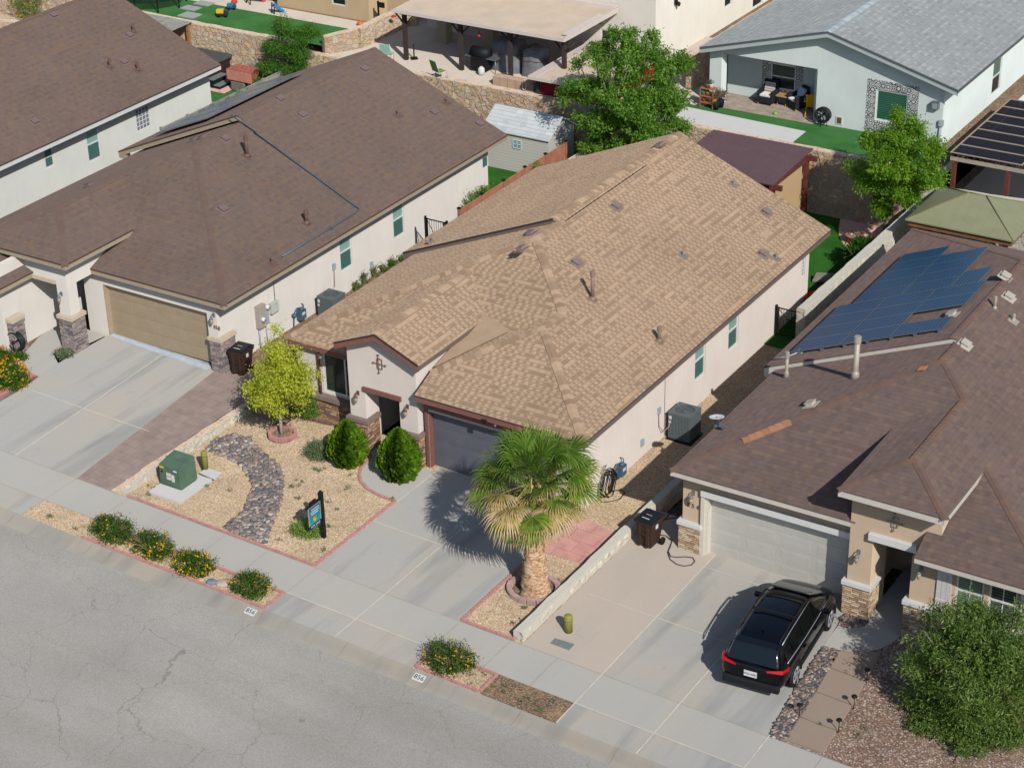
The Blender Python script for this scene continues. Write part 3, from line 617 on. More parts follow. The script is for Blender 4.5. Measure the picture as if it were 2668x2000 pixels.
def pipe_vent(par, p, h, mat, r=0.05, cap=True, flash=None):
    mb = MB(); mb.lathe(p, [(r*2.0, -.02), (r*1.7, .05), (r*1.25, .10)], 12); mb.lathe(p, [(r, 0.0), (r, h)], 12)
    if cap: mb.lathe((p[0], p[1], p[2]+h-.02), [(r*1.1, -.15), (r*1.32, -.14), (r*1.32, .03), (r*1.1, .04)], 12, smooth=False)
    mb.obox((p[0], p[1], p[2]), (0, 1, 0), Vector((1, 0, -SL)).normalized() if True else 0, Vector((SL, 0, 1)).normalized(), .16, .16, .012)
    return mb.build('vent_pipe', mat, parent=par)
def RPl(q, xe, ze): d = ray(*q); t = (ze+SL*xe-CAM_H)/(d[2]+SL*d[0]); return CC+t*d      # point on a slope facing +x
def LPl(q, xe, ze): d = ray(*q); t = (ze-SL*xe-CAM_H)/(d[2]-SL*d[0]); return CC+t*d      # slope facing -x
def FPl(q, ye, ze): d = ray(*q); t = (ze-SL*ye-CAM_H)/(d[2]-SL*d[1]); return CC+t*d      # slope facing -y
def roofpart(par, faces, mat, name='roof'):
    mb = MB()
    for P in faces: mb.slab(faceup([tuple(p) for p in P]), 0.045)
    return mb.build(name, mat, parent=par)

# ================================================================ tan-roofed house 856
R6 = shingle('shingles_tan', [(150, 126, 103), (157, 132, 109), (176, 150, 123), (183, 157, 129)], contrast=0.95, row=0.148, tab=0.125, edge=0.84)
C6 = cap_mat('ridge_cap_tan', [(148, 123, 101), (160, 135, 111), (184, 158, 131), (174, 148, 122), (153, 128, 105)])
W6 = stucco('stucco_pinkish', (204, 193, 183)); F6 = plain('fascia_red_brown', (138, 94, 84), 0.7, var=0.1); F6b = plain('fascia_taupe', (122, 106, 98), 0.7, var=0.1)
ST6 = ledge('stone_ledge_tan', [(176, 138, 110), (150, 112, 88), (196, 164, 134), (126, 100, 84), (164, 124, 100), (112, 98, 92), (184, 150, 120)]); SC6 = plain('stone_cap_brown', (124, 108, 98), 0.85, var=0.1)
M_vent6 = plain('vent_brown_grey', (146, 126, 118), 0.7, var=0.1); M_pipe6 = plain('pipe_tan', (152, 126, 108), 0.6, var=0.12)
H6 = thing('tan_roof_house', (-31.5, 53.0, 0.0), 'single-storey pinkish stucco house with tan shingle roof, in the middle behind the palm', 'house', 'single-storey houses along the street')
xl, xr, ze, yf, yr, ym_ = -37.47, -25.43, 2.95, 45.05, 61.7, 43.84
xm_ = (xl+xr)/2; zr = ze+SL*(xr-xm_); A = (xm_, yf+(xr-xm_), zr)
B = (xr-3.5, ym_+3.5, ze+SL*3.5); A2 = (B[0], yf+3.5, B[2])
gx = -31.5; hz = ze+SL*(gx-(xr-7.0)); HP = (gx, ym_+(gx-(xr-7.0)), hz); V0 = (gx, yf+(hz-ze)/SL, hz)
rearL = (xl, yr, ze); P6 = [
  [(xr, ym_, ze), (xr, yr, ze), (xm_, yr, zr), A, A2, B], [(xr, ym_, ze), B, HP, (gx, ym_, ze)], [B, A2, V0, HP],
  [A, A2, V0, (gx, yf, ze), (xl, yf, ze)], [(xl, yf, ze), A, (xm_, yr, zr), rearL]]
roof6 = roofpart(H6, P6, R6)
# raised rear left part, with its own rake
yl1 = 52.5; xlu = -37.9; xk = -31.62; zk = ze+SL*(xk-xlu); xk2 = xk+0.3
roofpart(H6, [[(xlu, yl1, ze), (xk, yl1, zk), (xk, yr+.02, zk), (xlu, yr+.02, ze)], [(xk, yl1, zk), (xk2, yl1, zk-SL*.3), (xk2, yr+.02, zk-SL*.3), (xk, yr+.02, zk)]], R6)
# entry gable
ex, ez, ew, ey = -32.87, 4.72, 1.60, 43.8; ezl = ez-SL*ew
roofpart(H6, [[(ex-ew, ey, ezl), (ex, ey, ez), (ex, 50.6, ez), (ex-ew, 50.6, ezl)], [(ex, ey, ez), (ex+ew, ey, ezl), (ex+ew, 50.6, ezl), (ex, 50.6, ez)]], R6)
mb = MB(); mb.slab(faceup([(gx+.03, 44.95, 3.45), (gx+.03, 47.75, 4.13), (-30.15, 47.35, 4.0)]), 0.03); mb.build('roof_cricket', plain('rolled_roofing_tan', (166, 141, 116), 0.95, var=0.08, scale=3), parent=H6)
mb = MB()
capparts(roof6, ((A, A2), (B, (xr, ym_, ze)), (B, HP), (A2, B), (A, (xl, yf, ze)), ((ex, ey+.05, ez), (ex, 49.4, ez)), ((xk, yl1+.05, zk), (xk, yr, zk)), ((xm_, A[1], zr), (xm_, yl1, zr))), C6, .145, .2, .02)
mb = MB(); fascia(mb, (xk2, yl1+.3, zk-SL*.3), (xk2, 58.5, zk-SL*.3), (1, 0, 0), 0.04, .02, 0.0, -0.005); mb.build('ridge_dark_strip', M_blk, parent=roof6)  # thin black strip along the step beside the ridge caps
mb = MB()
fascia(mb, (gx, ym_, ze), (xr, ym_, ze), (0, -1, 0)); fascia(mb, (xl, yf, ze), (-34.2, yf, ze), (0, -1, 0)); 
fascia(mb, (ex-ew, ey, ezl), (ex, ey, ez), (0, -1, 0), .2); fascia(mb, (ex, ey, ez), (ex+ew, ey, ezl), (0, -1, 0), .2)
f = mb.build('fascia', F6, parent=roof6); f['label'] = 'dusty red fascia boards facing the street'
mb = MB()
fascia(mb, (xr, ym_, ze), (xr, yr, ze), (1, 0, 0)); fascia(mb, (ex+ew, ey, ezl), (ex+ew, 47.9, ezl), (1, 0, 0), .17); fascia(mb, (xl, yf, ze), (xl, yl1, ze), (-1, 0, 0), .17, .03, .05, .04)
fascia(mb, (xlu, yl1, ze), (xk, yl1, zk), (0, -1, 0), .2); fascia(mb, (xk, yl1, zk), (xk2, yl1, zk-SL*.3), (0, -1, 0), .2); mb.box(xlu+.01, xlu+.35, yl1+.02, yl1+.3, ze-.28, ze-.04)
fascia(mb, (xr, yr, ze), (xm_, yr, zr), (0, 1, 0)); fascia(mb, (xlu, yr, ze), (xk, yr, zk), (0, 1, 0)); fascia(mb, (gx, ym_, ze), (gx, HP[1], hz), (-1, 0, 0), .10)
mb.build('fascia', F6b, parent=roof6)
M_drip = plain('drip_edge_dark', (66, 56, 54), 0.6, var=0.08)
mb = MB()
fascia(mb, (ex-ew, ey, ezl), (ex, ey, ez), (0, -1, 0), .05, .03, -0.005, -.012); fascia(mb, (ex, ey, ez), (ex+ew, ey, ezl), (0, -1, 0), .05, .03, -.005, -.012); fascia(mb, (gx, ym_, ze), (xr, ym_, ze), (0, -1, 0), .03, .03, 0, -.012)
fascia(mb, (xlu, yl1, ze), (xk, yl1, zk), (0, -1, 0), .06, .03, -.005, -.012); fascia(mb, (gx-.01, ym_, ze), (gx-.01, HP[1], hz), (-1, 0, 0), .06, .03, -.02, -.012)
fascia(mb, (xr, ym_, ze), (xr, yr, ze), (1, 0, 0), .03, .03, 0, -.012); mb.build('drip_edge', M_drip, parent=roof6)
wx = -26.03; wt = 3.09
h6 = [(52.2, 52.97, .94, 2.36), (54.69, 55.46, .95, 2.36), (60.62, 60.93, 1.31, 2.06)]
mb = MB(); wall_panel(mb, 'x', wx, .16, 44.4, 61.25, -.3, wt, h6)
wall_panel(mb, 'y', 44.42, .16, gx, wx-.16, -.3, wt-.3, [(-31.4, -26.9, -.3, 2.12)])
mb.box(-37.2, -37.05, 45.3, 61.25, -.2, 2.98); mb.box(-37.05, wx-.16, 61.1, 61.25, -.3, wt); mb.poly([(-37.2, 61.26, wt), (wx, 61.26, wt), (xm_, 61.26, zr-.06)])
wall_panel(mb, 'y', 45.3, .16, -37.05, -34.2, -.2, wt-.06, [(-36.15, -34.4, 1.17, 2.6)])
# entry: front panel with doorway and gable, sides
wall_panel(mb, 'y', 44.2, .3, -34.28, -31.66, .0, 3.98, [(-33.66, -32.34, -.3, 2.38)])
mb.add([(-34.28, 44.2, 3.98), (-31.66, 44.2, 3.98), (-31.66, 44.2, 4.15), (ex, 44.2, ez-.06), (-34.28, 44.2, 4.08), (-34.28, 44.5, 3.98), (-31.66, 44.5, 3.98), (-31.66, 44.5, 4.15), (ex, 44.5, ez-.06), (-34.28, 44.5, 4.08)], [(0,1,2,3,4), (9,8,7,6,5), (1,6,7,2), (0,4,9,5)])
mb.box(-34.28, -34.13, 44.5, 48.5, 0, 4.0); mb.box(-31.81, -31.66, 44.5, 48.5, 0, 4.1); mb.box(-33.9, -33.66, 44.5, 44.9, 0, 2.4)
mb.box(-34.13, -31.81, 46.6, 46.7, 0, 3.6)
mb.build('wall', W6, parent=H6)
mb = MB(); mb.box(-34.05, -31.85, 46.48, 46.58, 0.05, 1.9); mb.build('stone_panel', ST6, parent=H6)
mb = MB(); mb.box(-33.2, -32.2, 46.40, 46.46, 0.1, 2.15); d = mb.build('front_door', M_dark, parent=H6, bevel=.01)
mb = MB(); mb.lathe((-32.3, 46.38, 1.1), [(.03, 0), (.03, .05)], 8); mb.build('handle', M_steel, parent=d)
mb = MB(); mb.box(-33.72, -32.24, 44.13, 44.198, 2.36, 2.52); mb.build('lintel', F6, parent=H6, bevel=.01)
mb = MB()
for a, b in ((-31.52, -31.4), (-26.9, -26.78)): mb.box(a, b, 44.37, 44.416, 0.0, 2.24)
mb.box(-31.52, -26.78, 44.36, 44.41, 2.24, 2.36); mb.box(-31.4, -31.35, 44.42, 44.6, 0, 2.12); mb.build('garage_trim', F6, parent=H6, bevel=.006)
garage_door(H6, 44.6, -31.35, -26.9, 0.02, 2.1, plain('garage_door_grey', (104, 106, 112), 0.55, var=0.06, scale=2))
mb = MB(); mb.box(-28.98, -28.8, 43.74, 43.78, 2.70, 2.84); sf = mb.build('solar_floodlight', M_blk, parent=H6, bevel=.01)
mb = MB(); mb.lathe((-28.62, 43.98, 2.58), [(.03, 0), (.05, .04), (.02, .08)], 10); mb.build('flood_lamp', M_white, parent=sf)
pillar(H6, -34.33, -33.56, 44.08, 44.75, 0.0, 1.34, ST6, SC6); pillar(H6, -32.38, -31.58, 44.08, 44.42, 0.0, 1.34, ST6, SC6)
mb = MB(); mb.box(-37.1, -34.34, 45.16, 45.30, -.1, .95); sw = mb.build('stone_wainscot', ST6, parent=H6)
mb = MB(); mb.box(-37.15, -34.32, 45.04, 45.30, .95, 1.10); mb.build('wainscot_cap', SC6, parent=sw, bevel=.01)
window(H6, 'y', 45.3, -36.15, -34.4, 1.17, 2.6, 1, M_glassdk, M_glassdk, 'v', label='dark double window with shutters behind the yellow tree')
mb = MB(); mb.tube([(-36.24, 45.2, .9), (-36.24, 45.2, 2.75), (-36.24, 45.1, 2.85)], .045, 6); mb.build('downspout', F6, parent=H6)
for h, lb in zip(h6[:2], ('side window nearer the street, pale blind above and screen below', 'side window farther from the street, pale blind above and screen below')): window(H6, 'x', wx, *h, 1, label=lb)
window(H6, 'x', wx, *h6[2], 1, plain('glass_block', (128, 134, 146), 0.25, var=0.1), None, None, fw=.02, grid=(2, 5), label='narrow glass block window')
for (x, z) in ((-33.93, 2.2), (-32.02, 2.22)): wall_lamp(H6, x, 44.2, z, M_lampb)
def emblem(par, x, y, z, mat, s=0.62):
    mb = MB(); r = .009
    mb.tube([(x-.04*s, y-.05, z-.5*s), (x-.04*s, y-.05, z+.5*s)], r, 6); mb.tube([(x-.36*s, y-.05, z), (x+.38*s, y-.05, z)], r, 6)
    mb.tube([(x-.12*s, y-.05, z+.3*s), (x+.18*s, y-.05, z+.3*s), (x+.18*s, y-.05, z-.26*s), (x-.12*s, y-.05, z-.26*s), (x-.12*s, y-.05, z+.3*s)], r*1.3, 6)
    for dx_, dz in ((-.04, .5), (-.04, -.5), (-.36, 0), (.38, 0)): mb.tube([(x+(dx_-.05)*s, y-.05, z+dz*s), (x+(dx_+.05)*s, y-.05, z+dz*s)], .022, 6)
    mb.tube([(x, y-.05, z), (x, y, z)], r, 5)
    return mb.build('wall_emblem', mat, parent=par)
emblem(H6, -33.0, 44.2, 3.5, F6)
vq = ((2,1,905,190), (2,1,577,652), (3,1,95,232), (3,1,68,580), (2,1,2140,235))
for q in ((2,1,905,190), (2,1,577,652), (2,1,2140,235), (2,1,2115,580)): slant_vent('roof_vent', roof6, RPl(T(*q), xr, ze), (-1, 0, 0), M_vent6)
for q in ((2,1,200,410), (2,1,125,540), (2,0,1265,1205)): 
    p = LPl(T(*q), xlu if q[1] == 0 else xl, ze); slant_vent('roof_vent', roof6, p, (1, 0, 0), M_vent6)
for q, h in (((2,1,708,945), .98), ((2,1,1258,1290), .5)):
    pipe_vent(roof6, RPl(T(*q), xr, ze), h, M_pipe6, .062)
for q in ((2,1,1455,590), (2,0,1870,1520), (3,1,172,610)): pipe_vent(roof6, RPl(T(*q), xr, ze), .2, M_flash, .03, cap=False)
pipe_vent(roof6, LPl(T(1,1,1470,480), xlu, ze), .32, M_flash, .03, cap=False)

# ================================================================ brown-roofed house 858
R8 = shingle('shingles_brown', [(108, 92, 84), (115, 98, 89), (112, 97, 91), (120, 102, 90)], contrast=0.5, row=.145, tab=.13, patchy=((124, 101, 84), 5.5, 0.74, 0.65), edge=0.9)
C8 = cap_mat('ridge_cap_brown', [(110, 92, 83), (116, 96, 86), (113, 95, 86), (110, 92, 83)])
W8 = stucco('stucco_cream_white', (206, 200, 191)); F8 = plain('fascia_tan', (178, 160, 136), 0.7, var=0.08); D8 = plain('drip_brown', (92, 70, 66), 0.6, var=0.1)
ST8 = ledge('stone_ledge_grey', [(150, 138, 134), (128, 120, 122), (170, 156, 146), (112, 104, 104), (160, 140, 130), (140, 132, 134)], (92, 84, 82)); SC8 = plain('stone_cap_tan', (186, 170, 148), 0.85, var=0.08)
M_vent8 = plain('vent_brown', (132, 112, 108), 0.7, var=0.1); M_pipe8 = plain('pipe_brown', (116, 92, 82), 0.6, var=0.12)
H8 = thing('brown_roof_house', (-46.5, 54.0, 0.4), 'single-storey white stucco house numbered 858 with brown shingle roof and tan garage door', 'house', 'single-storey houses along the street')
xl, xr, ze, yf, yr = -52.3, -40.3, 3.28, 45.46, 63.45; xm_ = (xl+xr)/2; zr = ze+SL*6.0; A = (xm_, yf+6, zr); gx = -46.45; nz = ze+SL*.75
P8 = [[(xr, yf, ze), (xr, yr, ze), (xm_, yr, zr), A], [(xr, yf, ze), A, (gx, yf+.75, nz), (gx, yf, ze)], [(gx, yf+.75, nz), A, (xl+.75, yf+.75, nz)], [(xl, yf, ze), A, (xm_, yr, zr), (xl, yr, ze)]]
roof8 = roofpart(H8, P8, R8)
yl1 = 54.42; xlu = -53.0; xk = -46.66; zk = 3.3+SL*(xk-xlu)
roofpart(H8, [[(xlu, yl1, 3.3), (xk, yl1, zk), (xk, yr+.02, zk), (xlu, yr+.02, 3.3)], [(xk, yl1, zk), (xk+.35, yl1, zk-SL*.35), (xk+.35, yr+.02, zk-SL*.35), (xk, yr+.02, zk)]], R8)
# entry hip
e0, e1, ef, ezz = -50.2, -45.83, 43.85, 4.15; em = (e0+e1)/2; ehz = ezz+SL*(e1-em); EA = (em, ef+(e1-em), ehz)
roofpart(H8, [[(e0, ef, ezz), (e1, ef, ezz), EA], [(e1, ef, ezz), (e1, 50.5, ezz), (em, 50.5, ehz), EA], [(e0, ef, ezz), EA, (em, 50.5, ehz), (e0, 50.5, ezz)]], R8)
b1, bf, bz = -47.85, 41.4, 3.3
roofpart(H8, [[(b1, bf, bz), (b1, 46.0, bz), (b1-2.3, 46.0, bz+SL*2.3), (b1-2.3, bf+2.3, bz+SL*2.3)], [(b1, bf, bz), (b1-2.3, bf+2.3, bz+SL*2.3), (b1-4.6, bf, bz)]], R8)
mb = MB()
capparts(roof8, ((A, (xr, yf, ze)), ((EA), (e1, ef, ezz)), (EA, (em, 49.6, ehz)), (EA, (e0, ef, ezz)), ((xm_, A[1], zr), (xm_, yl1, zr)), ((xk, yl1, zk), (xk, yr, zk))), C8, .11, .2, .008)
mb = MB()
for p, q, n in (((gx, yf, ze), (xr, yf, ze), (0, -1, 0)), ((xr, yf, ze), (xr, yr, ze), (1, 0, 0)), ((e0, ef, ezz), (e1, ef, ezz), (0, -1, 0)), ((e1, ef, ezz), (e1, 47.3, ezz), (1, 0, 0)), ((b1, bf, bz), (b1, 45.4, bz), (1, 0, 0)), ((b1-4.6, bf, bz), (b1, bf, bz), (0, -1, 0)),
    ((xlu, yl1, 3.3), (xk, yl1, zk), (0, -1, 0)), ((xk, yl1, zk), (xk+.35, yl1, zk-SL*.35), (0, -1, 0)), ((xr, yr, ze), (xm_, yr, zr), (0, 1, 0))): fascia(mb, p, q, n, .18)
mb.box(xlu+.01, xlu+.35, yl1+.02, yl1+.3, 3.02, 3.24)
mb.build('fascia', F8, parent=roof8)
mb = MB()
for p, q, n in (((gx, yf, ze), (xr, yf, ze), (0, -1, 0)), ((xr, yf, ze), (xr, yr, ze), (1, 0, 0)), ((e0, ef, ezz), (e1, ef, ezz), (0, -1, 0)), ((e1, ef, ezz), (e1, 47.3, ezz), (1, 0, 0)), ((b1, bf, bz), (b1, 45.4, bz), (1, 0, 0)), ((xlu, yl1, 3.3), (xk, yl1, zk), (0, -1, 0)), ((gx, yf, ze), (gx, yf+.75, nz), (-1, 0, 0))): fascia(mb, p, q, n, .045, .03, 0, -.012)
mb.build('drip_edge', D8, parent=roof8)
wx = -41.0; wt = ze+.08
h8 = [(52.86, 53.62, 1.31, 2.78), (56.28, 57.03, 1.3, 2.78), (62.62, 63.1, 1.91, 2.9)]
mb = MB(); wall_panel(mb, 'x', wx, .16, 45.8, 63.0, 0, wt, h8)
wall_panel(mb, 'y', 45.8, .26, -47.05, wx-.16, 0, ze+.1, [(-46.15, -41.42, -.3, 2.56)])
mb.box(-51.8, wx-.16, 62.85, 63.0, 0, wt); mb.box(-51.8, -51.65, 47, 62.85, 0, wt)
# entry pillar block with beam
mb.box(-46.8, -46.3, 44.25, 44.72, 0.4, 4.0); mb.box(-48.3, -46.8, 44.25, 44.45, 3.2, 4.0); mb.box(-46.47, -46.3, 44.72, 46.6, 3.05, 4.1)
mb.box(-51, -48.25, 42.9, 43.06, 0.4, 3.3); mb.box(-48.41, -48.25, 43.06, 48.2, 0.4, 3.9); mb.box(-48.3, -46.2, 47.7, 47.85, 0.4, 4.3)
mb.build('wall', W8, parent=H8)
mb = MB(); mb.box(-47.95, -46.82, 44.2, 44.5, 3.06, 3.2); mb.build('lintel', SC8, parent=H8)
mb = MB(); mb.box(-47.9, -46.9, 47.6, 47.68, 0.5, 2.6); mb.build('front_door', M_dark, parent=H8, bevel=.01)
garage_door(H8, 46.03, -46.13, -41.44, 0.5, 2.55, plain('garage_door_tan', (174, 155, 128), 0.6, var=0.05, scale=2))
mb = MB(); mb.box(-46.2, -46.12, 45.81, 46.03, .5, 2.55); mb.build('garage_trim', F8, parent=H8)
pillar(H8, -41.36, -40.86, 45.72, 46.5, 0.3, 1.72, ST8, SC8); pillar(H8, -46.82, -46.2, 44.14, 44.82, 0.4, 1.93, ST8, SC8); pillar(H8, -48.7, -47.95, 43.05, 43.6, 0.4, 1.9, ST8, SC8)
for h, lb in zip(h8, ('side window nearest the outdoor unit', 'side window beside the iron gate', 'small side window near the rear corner')): window(H8, 'x', wx, *h, 1, label=lb)
wall_lamp(H8, -41.1, 45.8, 2.55, M_lampg); wall_lamp(H8, -46.6, 44.25, 2.72, M_lampg)
text_obj('house_number', '858', .2, F6, H8, (-41.02, 45.79, 2.1), (math.pi/2, 0, 0))
for q in ((0,1,1835,212), (1,0,915,578), (1,0,222,822), (1,0,405,955), (1,0,1488,935), (1,0,1862,1030), (0,0,1855,1150)): slant_vent('roof_vent', roof8, RPl(T(*q), xr, ze), (-1, 0, 0), M_vent8)
for q in ((0,0,1600,1155), (0,0,1675,1135), (0,0,740,1530)): slant_vent('roof_vent', roof8, LPl(T(*q), xl, ze), (1, 0, 0), M_vent8)
for q, h in (((0,0,2035,1285), .78), ((1,1,440,320), .5)): pipe_vent(roof8, RPl(T(*q), xr, ze), h, M_pipe8, .065)
for q in ((1,0,1192,950), (1,0,1592,850), (1,1,155,655)): pipe_vent(roof8, RPl(T(*q), xr, ze), .28, M_pipe8, .028, cap=False)
pts = [RPl(T(*q), xr, ze)+np.array([0.03, 0, .07]) for q in ((0,0,1895,960), (0,0,2100,1100), (1,0,0,1100), (1,0,540,1490), (1,1,575,0), (1,1,820,180), (1,1,868,215), (1,1,840,245), (1,1,640,370), (1,1,235,607))]
mb = MB(); mb.tube(pts, .022, 6); 
for i in (1, 3, 5, 8): mb.box(pts[i][0]-.05, pts[i][0]+.05, pts[i][1]-.02, pts[i][1]+.02, pts[i][2]-.09, pts[i][2]+.03)
mb.build('conduit', plain('blue_grey_conduit', (96, 124, 138), 0.4, metal=0.3), parent=roof8)
# ================================================================ dark-roofed house 854 with solar panels
R4 = shingle('shingles_mauve_brown', [(110, 92, 85), (118, 99, 90), (113, 97, 92), (125, 104, 92)], contrast=0.5, row=0.15, tab=0.16, patchy=((96, 86, 86), 5.0, 0.76, 0.4), edge=0.86)
C4 = cap_mat('ridge_cap_rust', [(120, 96, 85), (115, 93, 84), (127, 100, 85), (111, 92, 84)])
W4 = stucco('stucco_tan', (196, 174, 148)); F4 = plain('fascia_pale', (214, 206, 192), 0.6, var=0.06)
ST4 = ledge('stone_ledge_buff', [(200, 178, 146), (178, 150, 120), (214, 196, 166), (160, 132, 112), (188, 156, 126), (206, 184, 150)], (110, 92, 76))
H4 = thing('solar_roof_house', (-17.0, 53.0, -0.3), 'single-storey tan stucco house numbered 854 with mauve-brown roof carrying solar panels', 'house', 'single-storey houses along the street')
xl, xr, ze, yf, yr = -22.7, -11.0, 2.73, 44.07, 63.4; xm_ = (xl+xr)/2; hw = (xr-xl)/2; zr = ze+SL*hw; A = (xm_, yf+hw, zr); AR = (xm_, yr-hw, zr)
yb = 43.25; e0, e1, ef = -17.25, -14.19, 43.4; ex = (e0+e1)/2; ezz = zr-SL*(e1-xm_); ehz = ezz+SL*(e1-ex); Fp = (ex, ef+(e1-ex), ehz); Ep = (ex, A[1]-(ex-xm_), ehz)
q_ = (e1, yb+(xr-e1), ezz)
P4 = [[(xl, yf, ze), A, AR, (xl, yr, ze)], [(xl, yf, ze), (e0+.3, yf, ze), (Ep[0], Ep[1], Ep[2]), A], [(xl, yr, ze), AR, (xr, yr, ze)],
      [(xr, yb, ze), (xr, yr, ze), AR, A, Ep, (ex, q_[1], ehz), q_], [q_, (ex, q_[1], ehz), Fp, (e1, ef, ezz)], [(e0, ef, ezz), (e1, ef, ezz), Fp], [(e0, ef, ezz), Fp, (ex, 50, ehz), (e0, 50, ezz)],
      [(-14.9, yb, ze), (xr, yb, ze), (-14.9, yb+3.9, ze+SL*3.9)]]
roof4 = roofpart(H4, P4, R4)
yl1 = 51.2; xlu = -23.1; xk = -17.05; zk = ze+SL*(xk-xlu)+.004
roofpart(H4, [[(xlu, yl1, ze), (xk, yl1, zk), (xk, 63.7-(xk-xlu), zk), (xlu, 63.7, ze)], [(xk, yl1, zk+.02), (xk+.6, yl1+.1, zk-SL*.6+.02), (xk+.6, 63.7-(xk-xlu), zk-SL*.6+.02), (xk, 63.7-(xk-xlu), zk+.02)], [(xlu, 63.7, ze), (xk, 63.7-(xk-xlu), zk), (xk+6.1, 63.7, ze)]], R4)
mb = MB()
for p, q in ((A, (xl, yf, ze)), (A, Ep), (Fp, Ep), (Fp, (e0, ef, ezz)), (Fp, (e1, ef, ezz)), (q_, (xr, yb, ze)), ((xk, yl1, zk), (xk, 57.58, zk)), ((xk, 57.6, zk), (xlu, 63.7, ze)), (A, (xm_, yl1, zr))): mb = MB(); capline(mb, p, q, 0.115, 0.2, 0.01); mb.build('ridge_cap', C4, parent=roof4)
mb = MB(); capline(mb, (xl+1.55, yf+1.55, ze+SL*1.55), (xl+2.55, yf+2.55, ze+SL*2.55), .15, .2, .03); mb.build('replaced_shingles', (NSM := cap_mat('new_shingle_orange', [(164, 122, 92), (156, 114, 86), (172, 128, 98)])), parent=roof4); mb = MB(); p = LPl(T(3,1,1375,1520), xl, ze); mb.obox(p+np.array([0,0,.02]), Vector((1,0,SL)).normalized(), (0,1,0), Vector((-SL,0,1)).normalized(), .13, .13, .012)
mb.build('replaced_shingles', NSM, parent=roof4)
mb = MB()
for p, q, n, h in (((xl, yf, ze), (e0+.3, yf, ze), (0, -1, 0), .17), ((xl, yf, ze), (xl, yl1, ze), (-1, 0, 0), .17), ((e0, ef, ezz), (e1, ef, ezz), (0, -1, 0), .2), ((e1, ef, ezz), q_, (1, 0, 0), .2), ((e0, ef, ezz), (e0, 47.1, ezz), (-1, 0, 0), .2), ((-14.9, yb, ze), (xr, yb, ze), (0, -1, 0), .17), ((xr, yb, ze), (xr, yr, ze), (1, 0, 0), .17),
    ((xlu, yl1, ze), (xk, yl1, zk), (0, -1, 0), .26), ((xk, yl1, zk+.05), (xk+.6, yl1+.1, zk-SL*.6+.05), (0, -1, 0), .13), ((xlu, yl1, ze), (xlu, 63.7, ze), (-1, 0, 0), .17), ((xlu, 63.7, ze), (xr, 63.7, ze), (0, 1, 0), .17)): fascia(mb, p, q, n, h, .04, .03)
mb.box(xlu+.01, xlu+.42, yl1+.02, yl1+.4, ze-.36, ze-.06)
mb.build('fascia', F4, parent=roof4)
wt = ze-.02
mb = MB()
wall_panel(mb, 'y', 44.58, .26, -22.52, -17.1, -.6, wt, [(-21.85, -17.3, -.9, 1.78)])
mb.box(-22.52, -22.36, 44.84, 62.9, -.6, wt); mb.box(-22.36, -11.4, 62.74, 62.9, -.6, wt); mb.box(-11.56, -11.4, 44, 62.74, -.6, wt)
wall_panel(mb, 'y', 44.08, .3, -17.08, -14.48, -.6, 4.0, [(-16.4, -15.2, -.9, 2.42)])
mb.box(-17.08, -16.93, 44.38, 48, -.6, 4.0); mb.box(-14.63, -14.48, 44.38, 47.4, -.6, 3.95); mb.box(-16.93, -14.63, 47.3, 47.4, -.6, 3.5); mb.box(-15.2, -15.05, 44.38, 47.3, -.6, 3.0); mb.box(-16.6, -16.4, 44.38, 45.2, -.6, 2.42)
wall_panel(mb, 'y', 43.9, .16, -15.22+.75, -11.56, -.6, ze+.1, [(-13.9, -13.12, 1.0, 2.28), (-12.98, -12.2, 1.0, 2.28)])
mb.box(-15.18, -14.47, 43.9, 44.06, -.6, 2.3)
mb.build('wall', W4, parent=H4)
mb = MB(); mb.box(-21.9, -17.1, 44.46, 44.576, 1.86, 2.06); mb.build('garage_header', M_white, parent=H4, bevel=.008)
mb = MB(); mb.box(-21.9, -21.78, 44.5, 44.576, -.5, 1.86); mb.box(-21.8, -21.7, 44.585, 44.82, -.5, 1.78); mb.build('garage_trim', M_offw, parent=H4)
mb = MB(); mb.box(-16.5, -15.1, 43.94, 44.078, 2.36, 2.58); mb.build('lintel', M_white, parent=H4, bevel=.008)
garage_door(H4, 44.82, -21.78, -17.3, -.32, 1.76, plain('garage_door_cream', (198, 194, 184), 0.6, var=0.05, scale=2))
mb = MB(); mb.box(-16.1, -15.2, 47.2, 47.28, -.3, 1.8); mb.build('front_door', M_dark, parent=H4)
mb = MB(); mb.box(-15.9, -15.3, 46.4, 46.9, -.335, -.32); setp(mb.build('door_mat', M_blk), 'dark door mat in the shaded porch of the tan house', 'door mat')
pillar(H4, -22.6, -21.9, 44.48, 44.8, -.5, .84, ST4, M_white); pillar(H4, -17.16, -16.36, 44.0, 44.7, -.6, .82, ST4, M_white); pillar(H4, -15.28, -14.6, 43.8, 44.05, -.6, .9, ST4, M_white)
mb = MB(); mb.box(-14.55, -11.5, 43.78, 43.9, .72, .9); ws = mb.build('wainscot_cap', M_white, parent=H4); 
mb = MB(); mb.box(-14.5, -11.5, 43.82, 43.9, -.6, .72); mb.build('stone_wainscot', ST4, parent=H4)
window(H4, 'y', 43.9, -13.9, -13.12, 1.0, 2.28, 1, M_glass54, M_glass54, grid=(2, 1), label='left of the two front windows with shutters inside'); window(H4, 'y', 43.9, -12.98, -12.2, 1.0, 2.28, 1, M_glass55, M_glass55, grid=(2, 1), label='right front window with darker glass, partly behind the big bush')
M_shut = plain('shutter_white', (214, 210, 202), 0.6, var=0.05)
